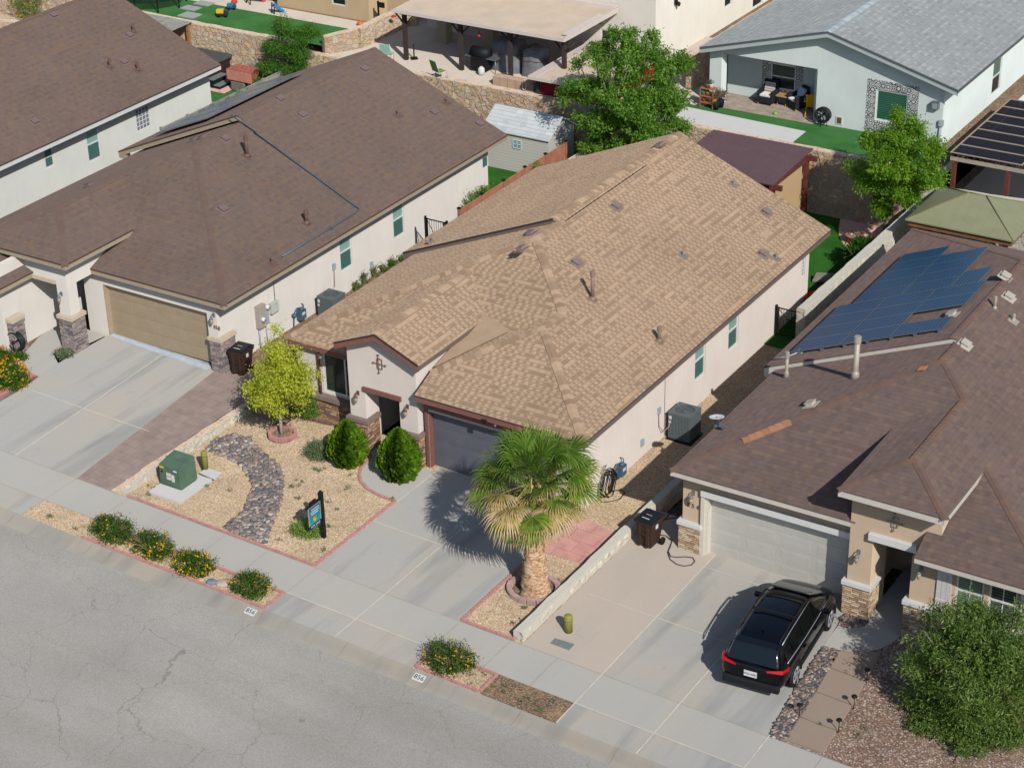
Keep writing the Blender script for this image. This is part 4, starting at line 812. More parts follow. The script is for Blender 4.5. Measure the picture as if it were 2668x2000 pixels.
for x0, x1 in ((-14.42, -14.0), (-12.1, -11.68)):
    mb = MB(); 
    for k in range(3): w_ = (x1-x0)/3; mb.box(x0+w_*k+.004, x0+w_*(k+1)-.004, 43.85, 43.898, .95, 2.33)
    mb.box(x0, x1, 43.835, 43.855, 1.15, 1.22); mb.box(x0, x1, 43.835, 43.855, 2.06, 2.13); mb.build('shutter', M_shut, parent=H4)
for x, z, y in ((-22.18, 1.82, 44.58), (-16.78, 1.8, 44.08), (-14.9, 2.0, 43.9)): wall_lamp(H4, x, y, z, M_lampg)
text_obj('house_number', '8 5 4', .19, plain('number_bronze', (92, 76, 66), 0.5), H4, (-22.18, 44.57, 1.38), (math.pi/2, 0, 0))
emblem(H4, -15.8, 44.08, 3.1, M_lampg, .55)
M_vent4 = plain('vent_pale', (196, 186, 170), 0.6, var=0.06)
for q in ((3,1,2055,765), (3,1,2085,935), (3,1,1725,1325), (3,1,1620,1080)):
    if q[3] == 1080: slant_vent('roof_vent', roof4, LPl(T(*q), xlu, ze), (1, 0, 0), M_vent4)
    else: slant_vent('roof_vent', roof4, RPl(T(*q), xr, ze), (-1, 0, 0), M_vent4)
slant_vent('roof_vent', roof4, LPl(T(3,2,460,300), xl, ze), (1, 0, 0), M_vent4)
M_pipe4 = plain('pipe_galvanised_tan', (186, 174, 158), 0.5, metal=0.2, var=0.1)
for q, h, r in (((3,1,822,1590), 1.32, .085), ((3,1,255,1585), .82, .055)): 
    p = LPl(T(*q), xl, ze); mb = MB(); mb.lathe(p, [(r*1.8, -.05), (r*1.4, .12), (r*1.35, .18), (r*1.1, .2), (r, .24), (r, h)], 14); mb.lathe((p[0], p[1], p[2]+h-.05), [(r*1.1, -.12), (r*1.3, -.11), (r*1.3, .1), (r*1.05, .11)], 14, smooth=False); mb.build('vent_pipe', M_pipe4, parent=roof4)
for q, h in (((3,1,1970,1025), .4), ((3,1,2125,1125), .22)): pipe_vent(roof4, RPl(T(*q), xr, ze), h, M_pipe4, .04)
# solar panels, each a thing
def solarmat():
    t = NT('solar_cells'); u, v, _ = t.sep(t.tc.outputs['Object']); 
    fu = t.math('ABSOLUTE', t.math('SUBTRACT', t.math('FRACT', t.math('DIVIDE', u, 0.148)), 0.5)); fv = t.math('ABSOLUTE', t.math('SUBTRACT', t.math('FRACT', t.math('DIVIDE', v, 0.142)), 0.5))
    dot = t.math('GREATER_THAN', t.math('ADD', fu, fv), 0.80); line = t.math('GREATER_THAN', t.math('MAXIMUM', fu, fv), 0.485)
    col = t.mix(t.math('MULTIPLY', line, .4), S((10, 74, 116)), S((18, 80, 120))); col = t.mix(t.math('MULTIPLY', dot, .55), col, S((150, 180, 205)))
    return t.done(col, 0.34, 0, 0.22)
M_sol = solarmat(); M_solf = plain('panel_frame', (120, 128, 134), 0.35, metal=0.5)
us = Vector((1, 0, SL)).normalized(); ls = math.sqrt(1+SL*SL); nn = Vector((-SL, 0, 1)).normalized(); rotm = Matrix((us, Vector((0, 1, 0)), nn)).transposed().to_4x4()
def solar(L, W, proto={}):
    k = (round(L, 3), round(W, 3))
    if k not in proto:
        mb = MB(); mb.box(-L/2+.008, L/2-.008, -W/2+.008, W/2-.008, -.01, .012); a = mb.build('solar_panel', M_sol, local=True, loc=(0, 0, 0))
        mb = MB(); h0, h1 = -.03, .016
        mb.box(-L/2, L/2, -W/2, -W/2+.022, h0, h1); mb.box(-L/2, L/2, W/2-.022, W/2, h0, h1); mb.box(-L/2, -L/2+.022, -W/2+.022, W/2-.022, h0, h1); mb.box(L/2-.022, L/2, -W/2+.022, W/2-.022, h0, h1)
        b = mb.build('frame', M_solf, local=True); b.parent = a; proto[k] = a; return a
    return copy_tree(proto[k])
def place_solar(xc, yc, L, W, lab):
    o = solar(L, W); z = ze+SL*(xc-xlu)+.13; o.matrix_world = Matrix.Translation((xc, yc, z)) @ rotm
    o.parent = H4; o.matrix_basis = Matrix.Translation(Vector((xc, yc, z))-H4.location) @ rotm; o['label'] = lab
ordn = ['first', 'second', 'third', 'fourth']; coln = ['nearest the eave', 'in the middle column', 'nearest the ridge']
for r_ in range(4):
    for c_ in range(3):
        if (r_, c_) == (1, 2): continue
        place_solar(-22.5+1.63*(c_+.5), 51.83+.97*(r_+.5), 1.62*ls, .955, f'blue solar panel in the {ordn[r_]} row back from the white rake board, {coln[c_]}')
for r_ in range(5):
    for c_ in range(2):
        if (r_, c_) == (4, 1): continue
        place_solar(-22.04+1.62*(c_+.5), 55.75+.885*(r_+.5), 1.61*ls, .87, f'dark solar panel of the rear group, row {["next to the front group","second","third","fourth","farthest from the street"][r_]}, {"eave side" if c_ == 0 else "ridge side"}')
place_solar(-18.33, 56.4, .9*ls, 1.3, 'single upright solar panel at the ridge side of the rear group')
mb = MB()
for yy in (52.1, 52.6, 53.1, 53.6, 54.5, 55.4): mb.obox((-17.9, yy, ze+SL*(-17.9-xlu)+.05), us, (0, 1, 0), nn, .04, .05, .045)
for i in range(7): mb.obox((-22.2+.75*i, 51.86, ze+SL*(-22.2+.75*i-xlu)+.05), us, (0, 1, 0), nn, .05, .03, .045)
mb.build('panel_brackets', M_steel, parent=roof4)
pb = LPl(T(3,1,375,1390), xlu, ze); mb = MB(); mb.box(pb[0]-.07, pb[0]+.07, pb[1]-.06, pb[1]+.06, pb[2], pb[2]+.12); mb.tube([pb+np.array([0,-.05,.08]), pb+np.array([-.35,-.3,-.08]), pb+np.array([-.8,-.3,-.28])], .025, 6); mb.build('junction_box', plain('box_grey', (180, 186, 188), .4), parent=roof4)
# satellite dish on the eave
dp = LPl(T(2,2,1745,480), xl, ze); dp = dp+np.array([0,0,.03]); D = thing('satellite_dish', tuple(dp), 'small white satellite dish on the eave of the solar-roofed house', 'satellite dish')
mb = MB(); mb.tube([dp, dp+np.array([0, 0, .2]), dp+np.array([-.05, -.05, .32])], .025, 8); mb.box(dp[0]-.1, dp[0]+.1, dp[1]-.1, dp[1]+.1, dp[2]-.02, dp[2]+.03); mb.tube([dp+np.array([0,0,.2]), dp+np.array([.3,-.3,.2])], .015, 6); mb.box(dp[0]+.26, dp[0]+.36, dp[1]-.36, dp[1]-.26, dp[2]+.16, dp[2]+.26); mb.build('mount', M_steel, parent=D)
mb = MB(); c = Vector(dp)+Vector((-.05, -.05, .3)); ax_ = Vector((-.1, .12, .98)).normalized(); u_ = ax_.orthogonal().normalized(); v_ = ax_.cross(u_); Vv = []; Ff = []
for i in range(6):
    for k in range(20): a_ = 2*math.pi*k/20; r_ = .21*i/5; Vv.append(c+(u_*math.cos(a_)*1.12+v_*math.sin(a_))*r_+ax_*(r_*r_*.9))
for i in range(5):
    for k in range(20): Ff.append((i*20+k, (i+1)*20+k, (i+1)*20+(k+1) % 20, i*20+(k+1) % 20))
mb.smooth = True; mb.add(Vv, Ff); dd = mb.build('dish', M_white, parent=D); sm_ = dd.modifiers.new('Solid', 'SOLIDIFY'); sm_.thickness = .012

# ================================================================ left background house
H1 = thing('left_brown_house', (-61.5, 54.0, 0.85), 'white stucco house with white fascia under its brown roof, farthest left in the row', 'house', 'single-storey houses along the street')
xl, xr, ze, yf, yr = -67.7, -55.3, 3.72, 38.0, 63.75; xm_ = (xl+xr)/2; zr = ze+SL*6.2
roof1 = roofpart(H1, [[(xr, yf, ze), (xr, yr, ze), (xm_, yr, zr), (xm_, yf, zr)], [(xm_, yf, zr), (xm_, yr, zr), (xl, yr, ze), (xl, yf, ze)]], R8)
mb = MB(); capline(mb, (xm_, yf, zr), (xm_, yr, zr), .14, .2, .012); mb.build('ridge_cap', C8, parent=roof1)
mb = MB(); fascia(mb, (xr, yf, ze), (xr, yr, ze), (1, 0, 0), .2); fascia(mb, (xr, yr, ze), (xm_, yr, zr), (0, 1, 0), .2); mb.build('fascia', plain('fascia_white', (222, 224, 216), .6, var=.04), parent=roof1)
mb = MB(); fascia(mb, (xr, yf, ze), (xr, yr, ze), (1, 0, 0), .05, .03, 0, -.012); mb.build('drip_edge', D8, parent=roof1)
W1 = stucco('stucco_white', (200, 201, 193)); h1 = [(53.3, 53.82, 2.34, 3.25), (55.74, 56.52, 1.77, 3.25), (58.82, 59.66, 2.1, 3.05)]
mb = MB(); wall_panel(mb, 'x', -56, .16, 39, 63.7, .3, ze+.2, h1); mb.box(-67, -56.16, 63.54, 63.7, .3, ze+.2); mb.poly([(-67, 63.71, ze+.2), (xm_, 63.71, zr-.1), (-56, 63.71, ze+.2)]); mb.build('wall', W1, parent=H1)
window(H1, 'x', -56, *h1[0], 1, M_glasslo, M_glasslo, label='small window with green blinds'); window(H1, 'x', -56, *h1[1], 1, M_glassup, M_glasslo, label='tall window with pale blinds'); window(H1, 'x', -56, *h1[2], 1, plain('glass_block', (128, 134, 146), 0.25, var=0.1), None, None, fw=.02, grid=(4, 5), label='glass block window')
for q in ((0,0,440,135), (0,0,1065,300), (0,0,1018,520), (0,0,285,1010)): slant_vent('roof_vent', roof1, RPl(T(*q), xr, ze), (-1, 0, 0), M_vent8, .16)
for q in ((0,0,1100,265), (0,0,905,555), (0,0,1135,580)): pipe_vent(roof1, RPl(T(*q), xr, ze), .38, M_pipe8, .045)

# ================================================================ rear neighbours on the upper terrace
TZ = 2.65
RG = shingle('shingles_grey', [(138, 142, 141), (150, 154, 152), (145, 149, 147), (160, 163, 160)], contrast=0.6, row=.15, tab=.18, edge=.86)
CG = cap_mat('ridge_cap_grey', [(160, 170, 172), (176, 186, 186), (150, 160, 164)])
HG = thing('grey_roof_house', (-30.2, 76, TZ), 'white stucco house with light grey shingle gable roof and patterned tile window surround', 'house')
yr0 = 71.6; px_, pzz = -30.15, 6.80; xlG, xrG = -35.85, -24.55; sG = (pzz-5.27)/(xrG-px_); zl = pzz-sG*(px_-xlG)
roofG = roofpart(HG, [[(xrG, yr0, 5.27), (xrG, 92, 5.27), (px_, 92, pzz), (px_, yr0, pzz)], [(px_, yr0, pzz), (px_, 92, pzz), (xlG, 92, zl), (xlG, yr0, zl)]], RG)
mb = MB(); capline(mb, (px_, yr0, pzz), (px_, 92, pzz), .16, .2, .012); mb.build('ridge_cap', CG, parent=roofG)
mb = MB(); fascia(mb, (xlG, yr0, zl), (px_, yr0, pzz), (0, -1, 0), .20, .04, .06); fascia(mb, (px_, yr0, pzz), (xrG, yr0, 5.27), (0, -1, 0), .20, .04, .06); mb.build('fascia', plain('fascia_ltgrey', (184, 190, 186), .6, var=.04), parent=roofG)
mb = MB(); fascia(mb, (xlG, yr0, zl), (px_, yr0, pzz), (0, -1, 0), .09, .04, .0, -.012); fascia(mb, (px_, yr0, pzz), (xrG, yr0, 5.27), (0, -1, 0), .09, .04, .0, -.012); fascia(mb, (xrG, yr0, 5.27), (xrG, 92, 5.27), (1, 0, 0), .14, .04, .0, -.012); mb.build('gutter', plain('gutter_grey', (96, 98, 104), .5, var=.06), parent=roofG)
WG = stucco('stucco_pale_grey', (208, 215, 209)); yw = 72.1
wq = OY(T(3,0,130,520), 73.65); wq2 = OY(T(3,0,325,755), 73.65); WHG = (wq[0], wq2[0], wq2[2]-.02, wq[2]+.02)
mb = MB()
wall_panel(mb, 'y', yw, .16, -30.7, -25.25, TZ-.1, 5.25, [(-28.1, -26.75, 3.25, 4.55)])
mb.box(-35.6, -35.05, yw, yw+.5, TZ-.1, 5.0)
mb.add([(-35.6, yw, 5.0), (-30.7, yw, 5.0), (-30.7, yw, 5.25), (-25.25, yw, 5.25), (-25.25, yw, 5.40), (px_, yw, pzz-.12), (-35.6, yw, zl+.0)], [(0,1,2,3,4,5,6)])
mb.box(-35.6, -30.7, yw+.002, yw+.2, 4.97, 5.06)
mb.box(-30.86, -30.7, yw+.16, 73.65, TZ-.1, 5.9)
wall_panel(mb, 'y', 73.65, .16, -35.5, -30.86, TZ-.1, 5.15, [WHG])
wall_panel(mb, 'x', -25.25, .16, yw+.16, 92, 1.1, 5.3, [(77.9, 78.97, 2.9, 4.4)])
mb.box(-35.5, -35.35, 73.96, 92, TZ-.1, 5.15)
mb.build('wall', WG, parent=HG)
def patmat():
    t = NT('patterned_tile'); u, v, _ = t.sep(t.uv); cu = t.math('DIVIDE', u, 0.22); cv = t.math('DIVIDE', v, 0.22); iu, iv = t.math('FLOOR', cu), t.math('FLOOR', cv)
    fu = t.math('ABSOLUTE', t.math('SUBTRACT', t.math('FRACT', cu), .5)); fv = t.math('ABSOLUTE', t.math('SUBTRACT', t.math('FRACT', cv), .5)); w1 = t.white(t.comb(iu, iv, 2.0))
    r = t.math('SQRT', t.math('ADD', t.math('MULTIPLY', fu, fu), t.math('MULTIPLY', fv, fv))); a = t.math('ADD', fu, fv)
    k = t.mix(t.math('GREATER_THAN', w1, .5), t.comb(r, r, r), t.comb(a, a, a)); kk = t.sep(k)[0]
    s = t.math('SINE', t.math('MULTIPLY', kk, t.math('ADD', 9.0, t.math('MULTIPLY', t.white(t.comb(iu, iv, 5.0)), 10.0)))); m = t.math('SINE', t.math('MULTIPLY', t.math('MULTIPLY', fu, fv), 70.0))
    f = t.math('GREATER_THAN', t.math('ADD', s, t.math('MULTIPLY', m, .8)), 0.0); b = t.mr(t.white(t.comb(iu, iv, 9.0)), 0, 1, .72, 1.0); col = t.mix(f, S((44, 44, 46)), S((222, 222, 218))); col = t.mix(1.0, col, t.comb(b, b, b), 'MULTIPLY')
    return t.done(col, .4, 0, .4)
M_pat = patmat()
mb = MB()
for a in ((-28.5, -28.12, 2.75, 4.95), (-26.73, -26.3, 2.75, 4.95), (-28.12, -26.73, 4.57, 4.95), (-28.12, -26.73, 2.75, 3.23)): mb.box(a[0], a[1], yw-.015, yw-.002, a[2], a[3])
mb.build('tile_surround', M_pat, parent=HG)
mb = MB()
ta, tb = OY(T(3,0,60,500), 73.65)[0], OY(T(3,0,398,600), 73.65)[0]
for a in ((ta, WHG[0], 2.7, 5.1), (WHG[1], tb, 2.7, 5.1), (WHG[0], WHG[1], 2.7, WHG[2])): mb.box(a[0], a[1], 73.63, 73.648, a[2], a[3])
mb.build('tile_surround', M_pat, parent=HG)
window(HG, 'y', yw, -28.1, -26.75, 3.25, 4.55, 1, M_glassgr, None, None, label='window with green blinds framed by patterned tiles'); window(HG, 'y', 73.65, *WHG, 1, M_glassdk, M_dkglass, label='dark patio window framed by patterned tiles')
window(HG, 'x', -25.25, 77.9, 78.97, 2.9, 4.4, 1, M_glassgr, M_dkglass)
mb = MB(); mb.box(-29.78, -29.48, yw-.03, yw-.002, 2.78, 3.12); pd = mb.build('pet_door', M_white, parent=HG); mb = MB(); mb.box(-29.73, -29.53, yw-.036, yw-.03, 2.82, 3.08); mb.build('flap', plain('pet_flap', (110, 84, 66), .5), parent=pd)
mb = MB(); mb.box(-25.7, -25.4, yw-.2, yw-.002, 4.2, 4.5); lt = mb.build('wall_lamp', M_steel, parent=HG); mb = MB(); mb.box(-25.66, -25.44, yw-.206, yw-.1, 4.22, 4.44); mb.build('lamp_glass', plain('lamp_grey_glass', (150, 158, 158), .3), parent=lt)
mb = MB(); mb.box(-25.36, -25.18, yw-.12, yw-.002, 3.5, 3.75); mb.tube([(-25.3, yw-.05, 3.5), (-25.36, yw-.05, 2.9)], .03, 6); mb.build('meter_box', plain('box_grey', (180, 186, 188)), parent=HG)
# string of lamps hanging in the patio corner
mb = MB(); 
for k in range(5): mb.lathe((-30.95, 72.5, 4.15+.12*k), [(.02, 0), (.03, .02), (.02, .05)], 8)
mb.tube([(-30.95, 72.5, 4.1), (-30.95, 72.5, 4.95)], .006, 4); setp(mb.build('string_lights', M_lampglass), 'short string of small lamps hanging in the white patio corner', 'string lights')
# two-storey white stucco house
WW = stucco('stucco_ivory', (222, 216, 202)); xW = OY(T(2,0,1226,200), 75.0)[0]
HW = thing('ivory_house', (xW-6, 82, TZ), 'tall ivory stucco house wall behind the large green tree', 'house')
mb = MB(); wall_panel(mb, 'y', 75.0, .2, -52.0, xW, TZ-.1, 11.0, [tuple(OY(T(2,0,775,240), 75.0)[[0]])+(OY(T(2,0,775,240), 75.0)[0]+.75, OY(T(2,0,775,300), 75.0)[2]-.6, OY(T(2,0,775,240), 75.0)[2])])
s1 = OX(T(2,0,1795,70), xW); s2 = OX(T(2,0,2025,75), xW)
hW = [(s1[1], s1[1]+.75, s1[2], s1[2]+1.2), (s2[1], s2[1]+1.1, s2[2], s2[2]+1.5)]
wall_panel(mb, 'x', xW, .2, 75.2, 96, TZ-.1, 11.0, hW); mb.build('wall', WW, parent=HW)
wv = OY(T(2,0,775,240), 75.0); window(HW, 'y', 75.0, wv[0], wv[0]+.75, OY(T(2,0,775,300), 75.0)[2]-.6, wv[2], 1, M_dkglass, M_dkglass)
for h in hW: window(HW, 'x', xW, *h, 1, M_dkglass, M_dkglass)
dl = OX(T(2,0,1385,20), xW); mb = MB(); mb.box(xW, xW+.12, dl[1]-.08, dl[1]+.08, dl[2]-.1, dl[2]+.12); mb.lathe((xW+.2, dl[1], dl[2]-.15), [(.05, 0), (.1, .12), (.04, .2)], 8); mb.build('wall_lamp', M_blk, parent=HW)
# tan house far left
WT = stucco('stucco_ochre', (190, 168, 132)); HT = thing('ochre_house', (-57, 77, 3.0), 'ochre stucco house beyond the green lawn at the top of the picture', 'house')
mb = MB(); wall_panel(mb, 'y', 73.4, .2, -59.7, -54.2, 2.9, 8.0, [(-56.38, -55.55, 3.62, 4.9)]); wall_panel(mb, 'x', -54.2, .2, 73.6, 80, 2.9, 8.0); mb.box(-59.7, -59.5, 73.6, 80, 2.9, 8.0); mb.box(-54.2, -52.6, 74.9, 75.1, 2.6, 8.0); mb.build('wall', WT, parent=HT)
window(HT, 'y', 73.4, -56.38, -55.55, 3.62, 4.9, 1, M_dkglass, M_dkglass)
mb = MB(); mb.box(-59.75, -54.15, 73.33, 73.398, 2.9, 3.08); mb.build('wall_base', plain('base_brown', (150, 120, 92), .9), parent=HT)
# ---------------------------------------------------------------- stone walls
FS = fieldstone('fieldstone', [(204, 174, 132), (196, 176, 148), (184, 152, 118), (200, 166, 142), (208, 190, 162), (176, 162, 146), (206, 176, 128), (188, 172, 156)], (186, 168, 148), 3.4, 0.9)
FSg = fieldstone('fieldstone_grey', [(206, 198, 180), (190, 180, 160), (212, 198, 172), (180, 176, 164), (204, 196, 178)], (188, 182, 168), 3.0, 3.2)
CAPM = fieldstone('wall_mortar_cap', [(204, 178, 148), (212, 186, 160), (196, 172, 148)], (206, 186, 166), 3.6, 2.6)
CAPG = concrete('wall_cap_grey', (186, 184, 172), (200, 190, 170), (166, 168, 160), amt=.6)
def stonewall(name, x0, y0, x1, y1, zb, zt, th, label, m=None, capm=None, zt1=None, seed=1):
    r = random.Random(seed); d = Vector((x1-x0, y1-y0, 0)); L = d.length; d.normalize(); n = Vector((-d.y, d.x, 0)); k = max(2, int(L/.35)); zt1 = zt if zt1 is None else zt1
    rows = []
    for i in range(k+1):
        p = Vector((x0, y0, 0))+d*(L*i/k); z = zt+(zt1-zt)*i/k+r.uniform(-.018, .018); e = r.uniform(-.015, .015); e2 = r.uniform(-.015, .015)
        rows.append([p-n*(th/2+e), p+n*(th/2+e2), z])
    mb = MB(); mc = MB()
    zb_ = zb if callable(zb) else (lambda x, y: zb)
    for i in range(k):
        (a0, b0, z0), (a1, b1, z1) = rows[i], rows[i+1]
        for (p, q) in ((a0, a1), (b1, b0)):
            zp = z0 if p is a0 or p is b0 else z1; zq = z1 if p is a0 or p is b0 else z0
            mb.poly([(p.x, p.y, zb_(p.x, p.y)), (q.x, q.y, zb_(q.x, q.y)), (q.x, q.y, zq-.04), (p.x, p.y, zp-.04)])
            mc.poly([(p.x, p.y, zp-.04), (q.x, q.y, zq-.04), (q.x+(n.x if p is a0 or p is a1 else -n.x)*.03, q.y+(n.y if p is a0 else -n.y)*.03, zq), (p.x+(n.x if p is a0 else -n.x)*.03, p.y+(n.y if p is a0 else -n.y)*.03, zp)])
        A0, B0, A1, B1 = a0+n*.03, b0-n*.03, a1+n*.03, b1-n*.03
        mc.poly([(A0.x, A0.y, z0), (A1.x, A1.y, z1), (B1.x, B1.y, z1), (B0.x, B0.y, z0)])
    for (a, b, z), o_ in ((rows[0], 1), (rows[-1], -1)):
        mb.poly([(a.x, a.y, zb_(a.x, a.y)), (a.x, a.y, z-.04), (b.x, b.y, z-.04), (b.x, b.y, zb_(b.x, b.y))]); mc.poly([(a.x, a.y, z-.04), (a.x+n.x*.03, a.y+n.y*.03, z), (b.x-n.x*.03, b.y-n.y*.03, z), (b.x, b.y, z-.04)])
    o = mb.build(name, m or FS, loc=((x0+x1)/2, (y0+y1)/2, zb if not callable(zb) else zb((x0+x1)/2, (y0+y1)/2))); setp(o, label, 'stone wall')
    c = mc.build('coping', capm or CAPM, parent=o); return o
gz = lambda x, y: pz(x)-.45
stonewall('stone_wall', -39.02, 38.0, -38.92, 44.6, lambda x, y: pz(x)-.5, 0.33, .26, 'low pale stone wall between the brown paver strip and the gravel yard', FSg, CAPM, .33)
stonewall('stone_wall', -24.22, 38.05, -24.12, 58.1, lambda x, y: pz(x)-.3, .22, .30, 'low grey stone wall between the palm bed and the driveway with the car', FSg, CAPG, .24)
wR = stonewall('stone_wall', -24.85, 58.0, -24.72, 68.9, -.6, 1.5, .32, 'tall stone wall beside the lawn, next to the solar panels', FSg, CAPG, 1.55)
stonewall('stone_wall', -24.98, 68.9, -20.0, 69.5, -.6, 2.2, .3, 'stone wall behind the green-roofed gazebo', FSg, CAPG)
stonewall('stone_wall', -55.6, 69.38, -24.9, 69.3, -.2, 2.72, .34, 'long fieldstone retaining wall behind the tan and brown roofed houses', FS, CAPM)
stonewall('stone_wall', -75.5, 69.45, -55.65, 69.45, .2, 3.08, .34, 'tall fieldstone retaining wall behind the hot tub with a lawn on top', FS, CAPM)
stonewall('stone_wall', -54.1, 69.6, -53.2, 71.0, 2.5, 3.5, .34, 'short slanting stone wall joining the lawn and the covered patio', FS, CAPM, 3.62)
stonewall('stone_wall', -53.15, 71.0, -53.05, 76, 2.5, 3.64, .36, 'stone wall shaded by the big patio roof', FS, CAPM)
stonewall('stone_wall', -37.1, 73.2, -37.1, 90, 2.5, 4.25, .34, 'stone wall standing in shade between the ivory house and the grey-roofed house', FS, CAPM)
stonewall('stone_wall', -38.9, 61.5, -38.5, 69.1, 0, 1.45, .4, 'stone wall at the foot of the large green tree', FS, CAPM, 1.9)
stonewall('stone_wall', -78, 64.6, -68.4, 67.2, .5, 2.6, .34, 'fieldstone wall at the top left corner beside the yellow-flowering broom', FS, CAPM)
# ---------------------------------------------------------------- wooden fences, gates
M_fence = plain('fence_redwood', (156, 104, 80), .85, var=.2, scale=2.5); M_fenceg = plain('fence_grey_wood', (138, 136, 128), .9, var=.2, scale=3); M_wood = plain('brown_timber', (140, 98, 66), .8, var=.2, scale=5)
def boardfence(x, y0, y1, zb, zt, label, mat, gap=1.75, caps=True, slat=.0):
    o = thing('wooden_fence', (x, (y0+y1)/2, zb), label, 'fence'); k = max(1, round((y1-y0)/gap)); ph = (y1-y0)/k
    for i in range(k):
        mb = MB(); a = y0+ph*i+.05; b = y0+ph*(i+1)-.05; rows_ = 10; h = (zt-.06-zb)/rows_
        for j in range(rows_): mb.box(x-.012, x+.012, a, b, zb+h*j+.004, zb+h*(j+1)-.004)
        mb.box(x-.03, x+.03, a, b, zt-.06, zt-.02); mb.build('panel', mat, parent=o)
    for i in range(k+1):
        mb = MB(); yy = y0+ph*i; mb.box(x-.05, x+.05, yy-.05, yy+.05, zb, zt+.03); p = mb.build('post', mat, parent=o)
        if caps: mb = MB(); mb.box(x-.065, x+.065, yy-.065, yy+.065, zt+.03, zt+.08); mb.build('post_cap', M_blk, parent=p)
    return o
boardfence(-39.45, 58.5, 66.6, .2, 2.05, 'reddish wooden fence between the small grey shed and the tan roof', M_fence)
boardfence(-55.1, 59.3, 68.0, .3, 2.3, 'weathered grey wooden fence with vines beside the white house at left', M_fenceg, caps=False)
def irongate(x0, x1, y, zb, zt, label, slope=0):
    o = thing('iron_gate', ((x0+x1)/2, y, zb), label, 'gate'); mb = MB()
    for x in (x0, x1): mb = MB(); mb.box(x-.035, x+.035, y-.035, y+.035, zb, zt+.06); mb.build('post', M_blk, parent=o)
    mb = MB()
    mb.box(x0+.06, x1-.06, y-.015, y+.015, zt-.06, zt-.02); mb.box(x0+.06, x1-.06, y-.015, y+.015, zb+.12, zb+.16); mb.box(x0+.06, x0+.1, y-.015, y+.015, zb+.1, zt); mb.box(x1-.1, x1-.06, y-.015, y+.015, zb+.1, zt)
    mb.tube([(x0+.08, y, zt-.08), (x0+.5, y, (zb+zt)/2+.1)], .014, 5); mb.build('gate_frame', M_blk, parent=o)
    mb = MB(); k = 8
    for i in range(1, k): x = x0+.08+(x1-x0-.16)*i/k; mb.tube([(x, y, zb+.14), (x, y, zt-.04)], .009, 5); mb.lathe((x, y, (zb+zt)/2+(.15 if i % 2 else -.1)), [(.009, -.05), (.022, 0), (.009, .05)], 6)
    mb.build('bars', M_blk, parent=o); return o
irongate(-39.93, -38.95, 56.9, .35, 2.22, 'black iron gate against the white wall of the brown-roofed house')
irongate(-25.96, -25.0, 58.42, -.05, 1.13, 'black iron gate at the end of the gravel side yard beside the tan-roofed house')
# ---------------------------------------------------------------- patio cover, red shed, small shed, canopies
M_rolled = plain('rolled_roof_beige', (188, 170, 150), .95, var=.08, scale=1.2); M_rim = plain('roof_rim_pink_white', (228, 212, 200), .8, var=.05)
M_post = plain('dark_brown_post', (70, 60, 56), .7, var=.15); M_beam = plain('dark_beam', (52, 44, 44), .7, var=.1)
PC = thing('patio_cover', (-46, 72, TZ), 'large flat beige patio cover on dark brown posts', 'patio cover')
X0, X1, Y0, Y1, Z = -50.55, -41.6, 70.2, 74.9, 5.1
mb = MB(); mb.add([(X0, Y0, Z), (X1, Y0, Z), (X1, Y1, Z+.12), (X0, Y1, Z+.12), (X0, Y0, Z-.1), (X1, Y0, Z-.1), (X1, Y1, Z+.0), (X0, Y1, Z+.0)], [(0,1,2,3), (7,6,5,4), (4,5,1,0), (5,6,2,1), (6,7,3,2), (7,4,0,3)]); mb.build('roof', M_rolled, parent=PC)
mb = MB(); mb.box(X0-.03, X1+.03, Y0-.04, Y0-.002, Z-.12, Z+.03); mb.box(X1+.002, X1+.04, Y0, Y1, Z-.12, Z+.1); mb.box(X1-.3, X1, Y0+.3, Y1, Z+.07, Z+.09) ; mb.box(X0, X1, Y1-.35, Y1-.01, Z+.1, Z+.22); mb.build('rim', M_rim, parent=PC)
mb = MB(); mb.box(X0+.1, X1-.1, 70.62, 70.76, Z-.32, Z-.1); mb.box(X0+.1, X1-.1, 73.5, 73.62, Z-.3, Z-.08)
for i in range(14): mb.box(X0+.3+i*.64, X0+.36+i*.64, Y0+.1, Y1-.2, Z-.2, Z-.1)
mb.build('beam', M_beam, parent=PC)
for x in (-50.25, -47.24, -44.65, -41.9):
    mb = MB(); mb.box(x-.085, x+.085, 70.61, 70.78, TZ, Z-.3); 
    mb.tube([(x-.5, 70.7, Z-.3), (x-.05, 70.7, Z-.75)], .04, 4); mb.tube([(x+.5, 70.7, Z-.3), (x+.05, 70.7, Z-.75)], .04, 4); mb.build('post', M_post, parent=PC)
for x in (-50.1, -47.5): mb = MB(); mb.box(x-.25, x+.25, 73.4, 73.9, TZ, Z-.1); mb.build('column', stucco('stucco_col', (190, 178, 150)), parent=PC)
mb = MB(); mb.lathe((-46.2, 70.6, 4.35), [(.03, 0), (.1, .05), (.12, .1), (.03, .16), (.03, .3)], 10); mb.tube([(-46.2, 70.6, 4.6), (-46.2, 70.6, 4.85)], .01, 4); setp(mb.build('hanging_lantern', plain('red_paint', (190, 24, 40), .4)), 'small red lantern hanging under the patio cover', 'lantern')
RS = thing('red_shed', (-41, 72, TZ), 'low red shed with a flat beige roof beside the large green tree', 'shed')
mb = MB(); mb.box(-42.72, -38.95, 69.1, 74.85, 3.5, 3.6); mb.build('roof', M_rolled, parent=RS)
mb = MB(); mb.box(-42.76, -38.9, 69.05, 69.098, 3.48, 3.62); mb.box(-42.76, -42.722, 69.1, 74.85, 3.48, 3.63); mb.box(-42.7, -42.35, 69.12, 74.8, 3.6, 3.625); mb.build('rim', M_rim, parent=RS)
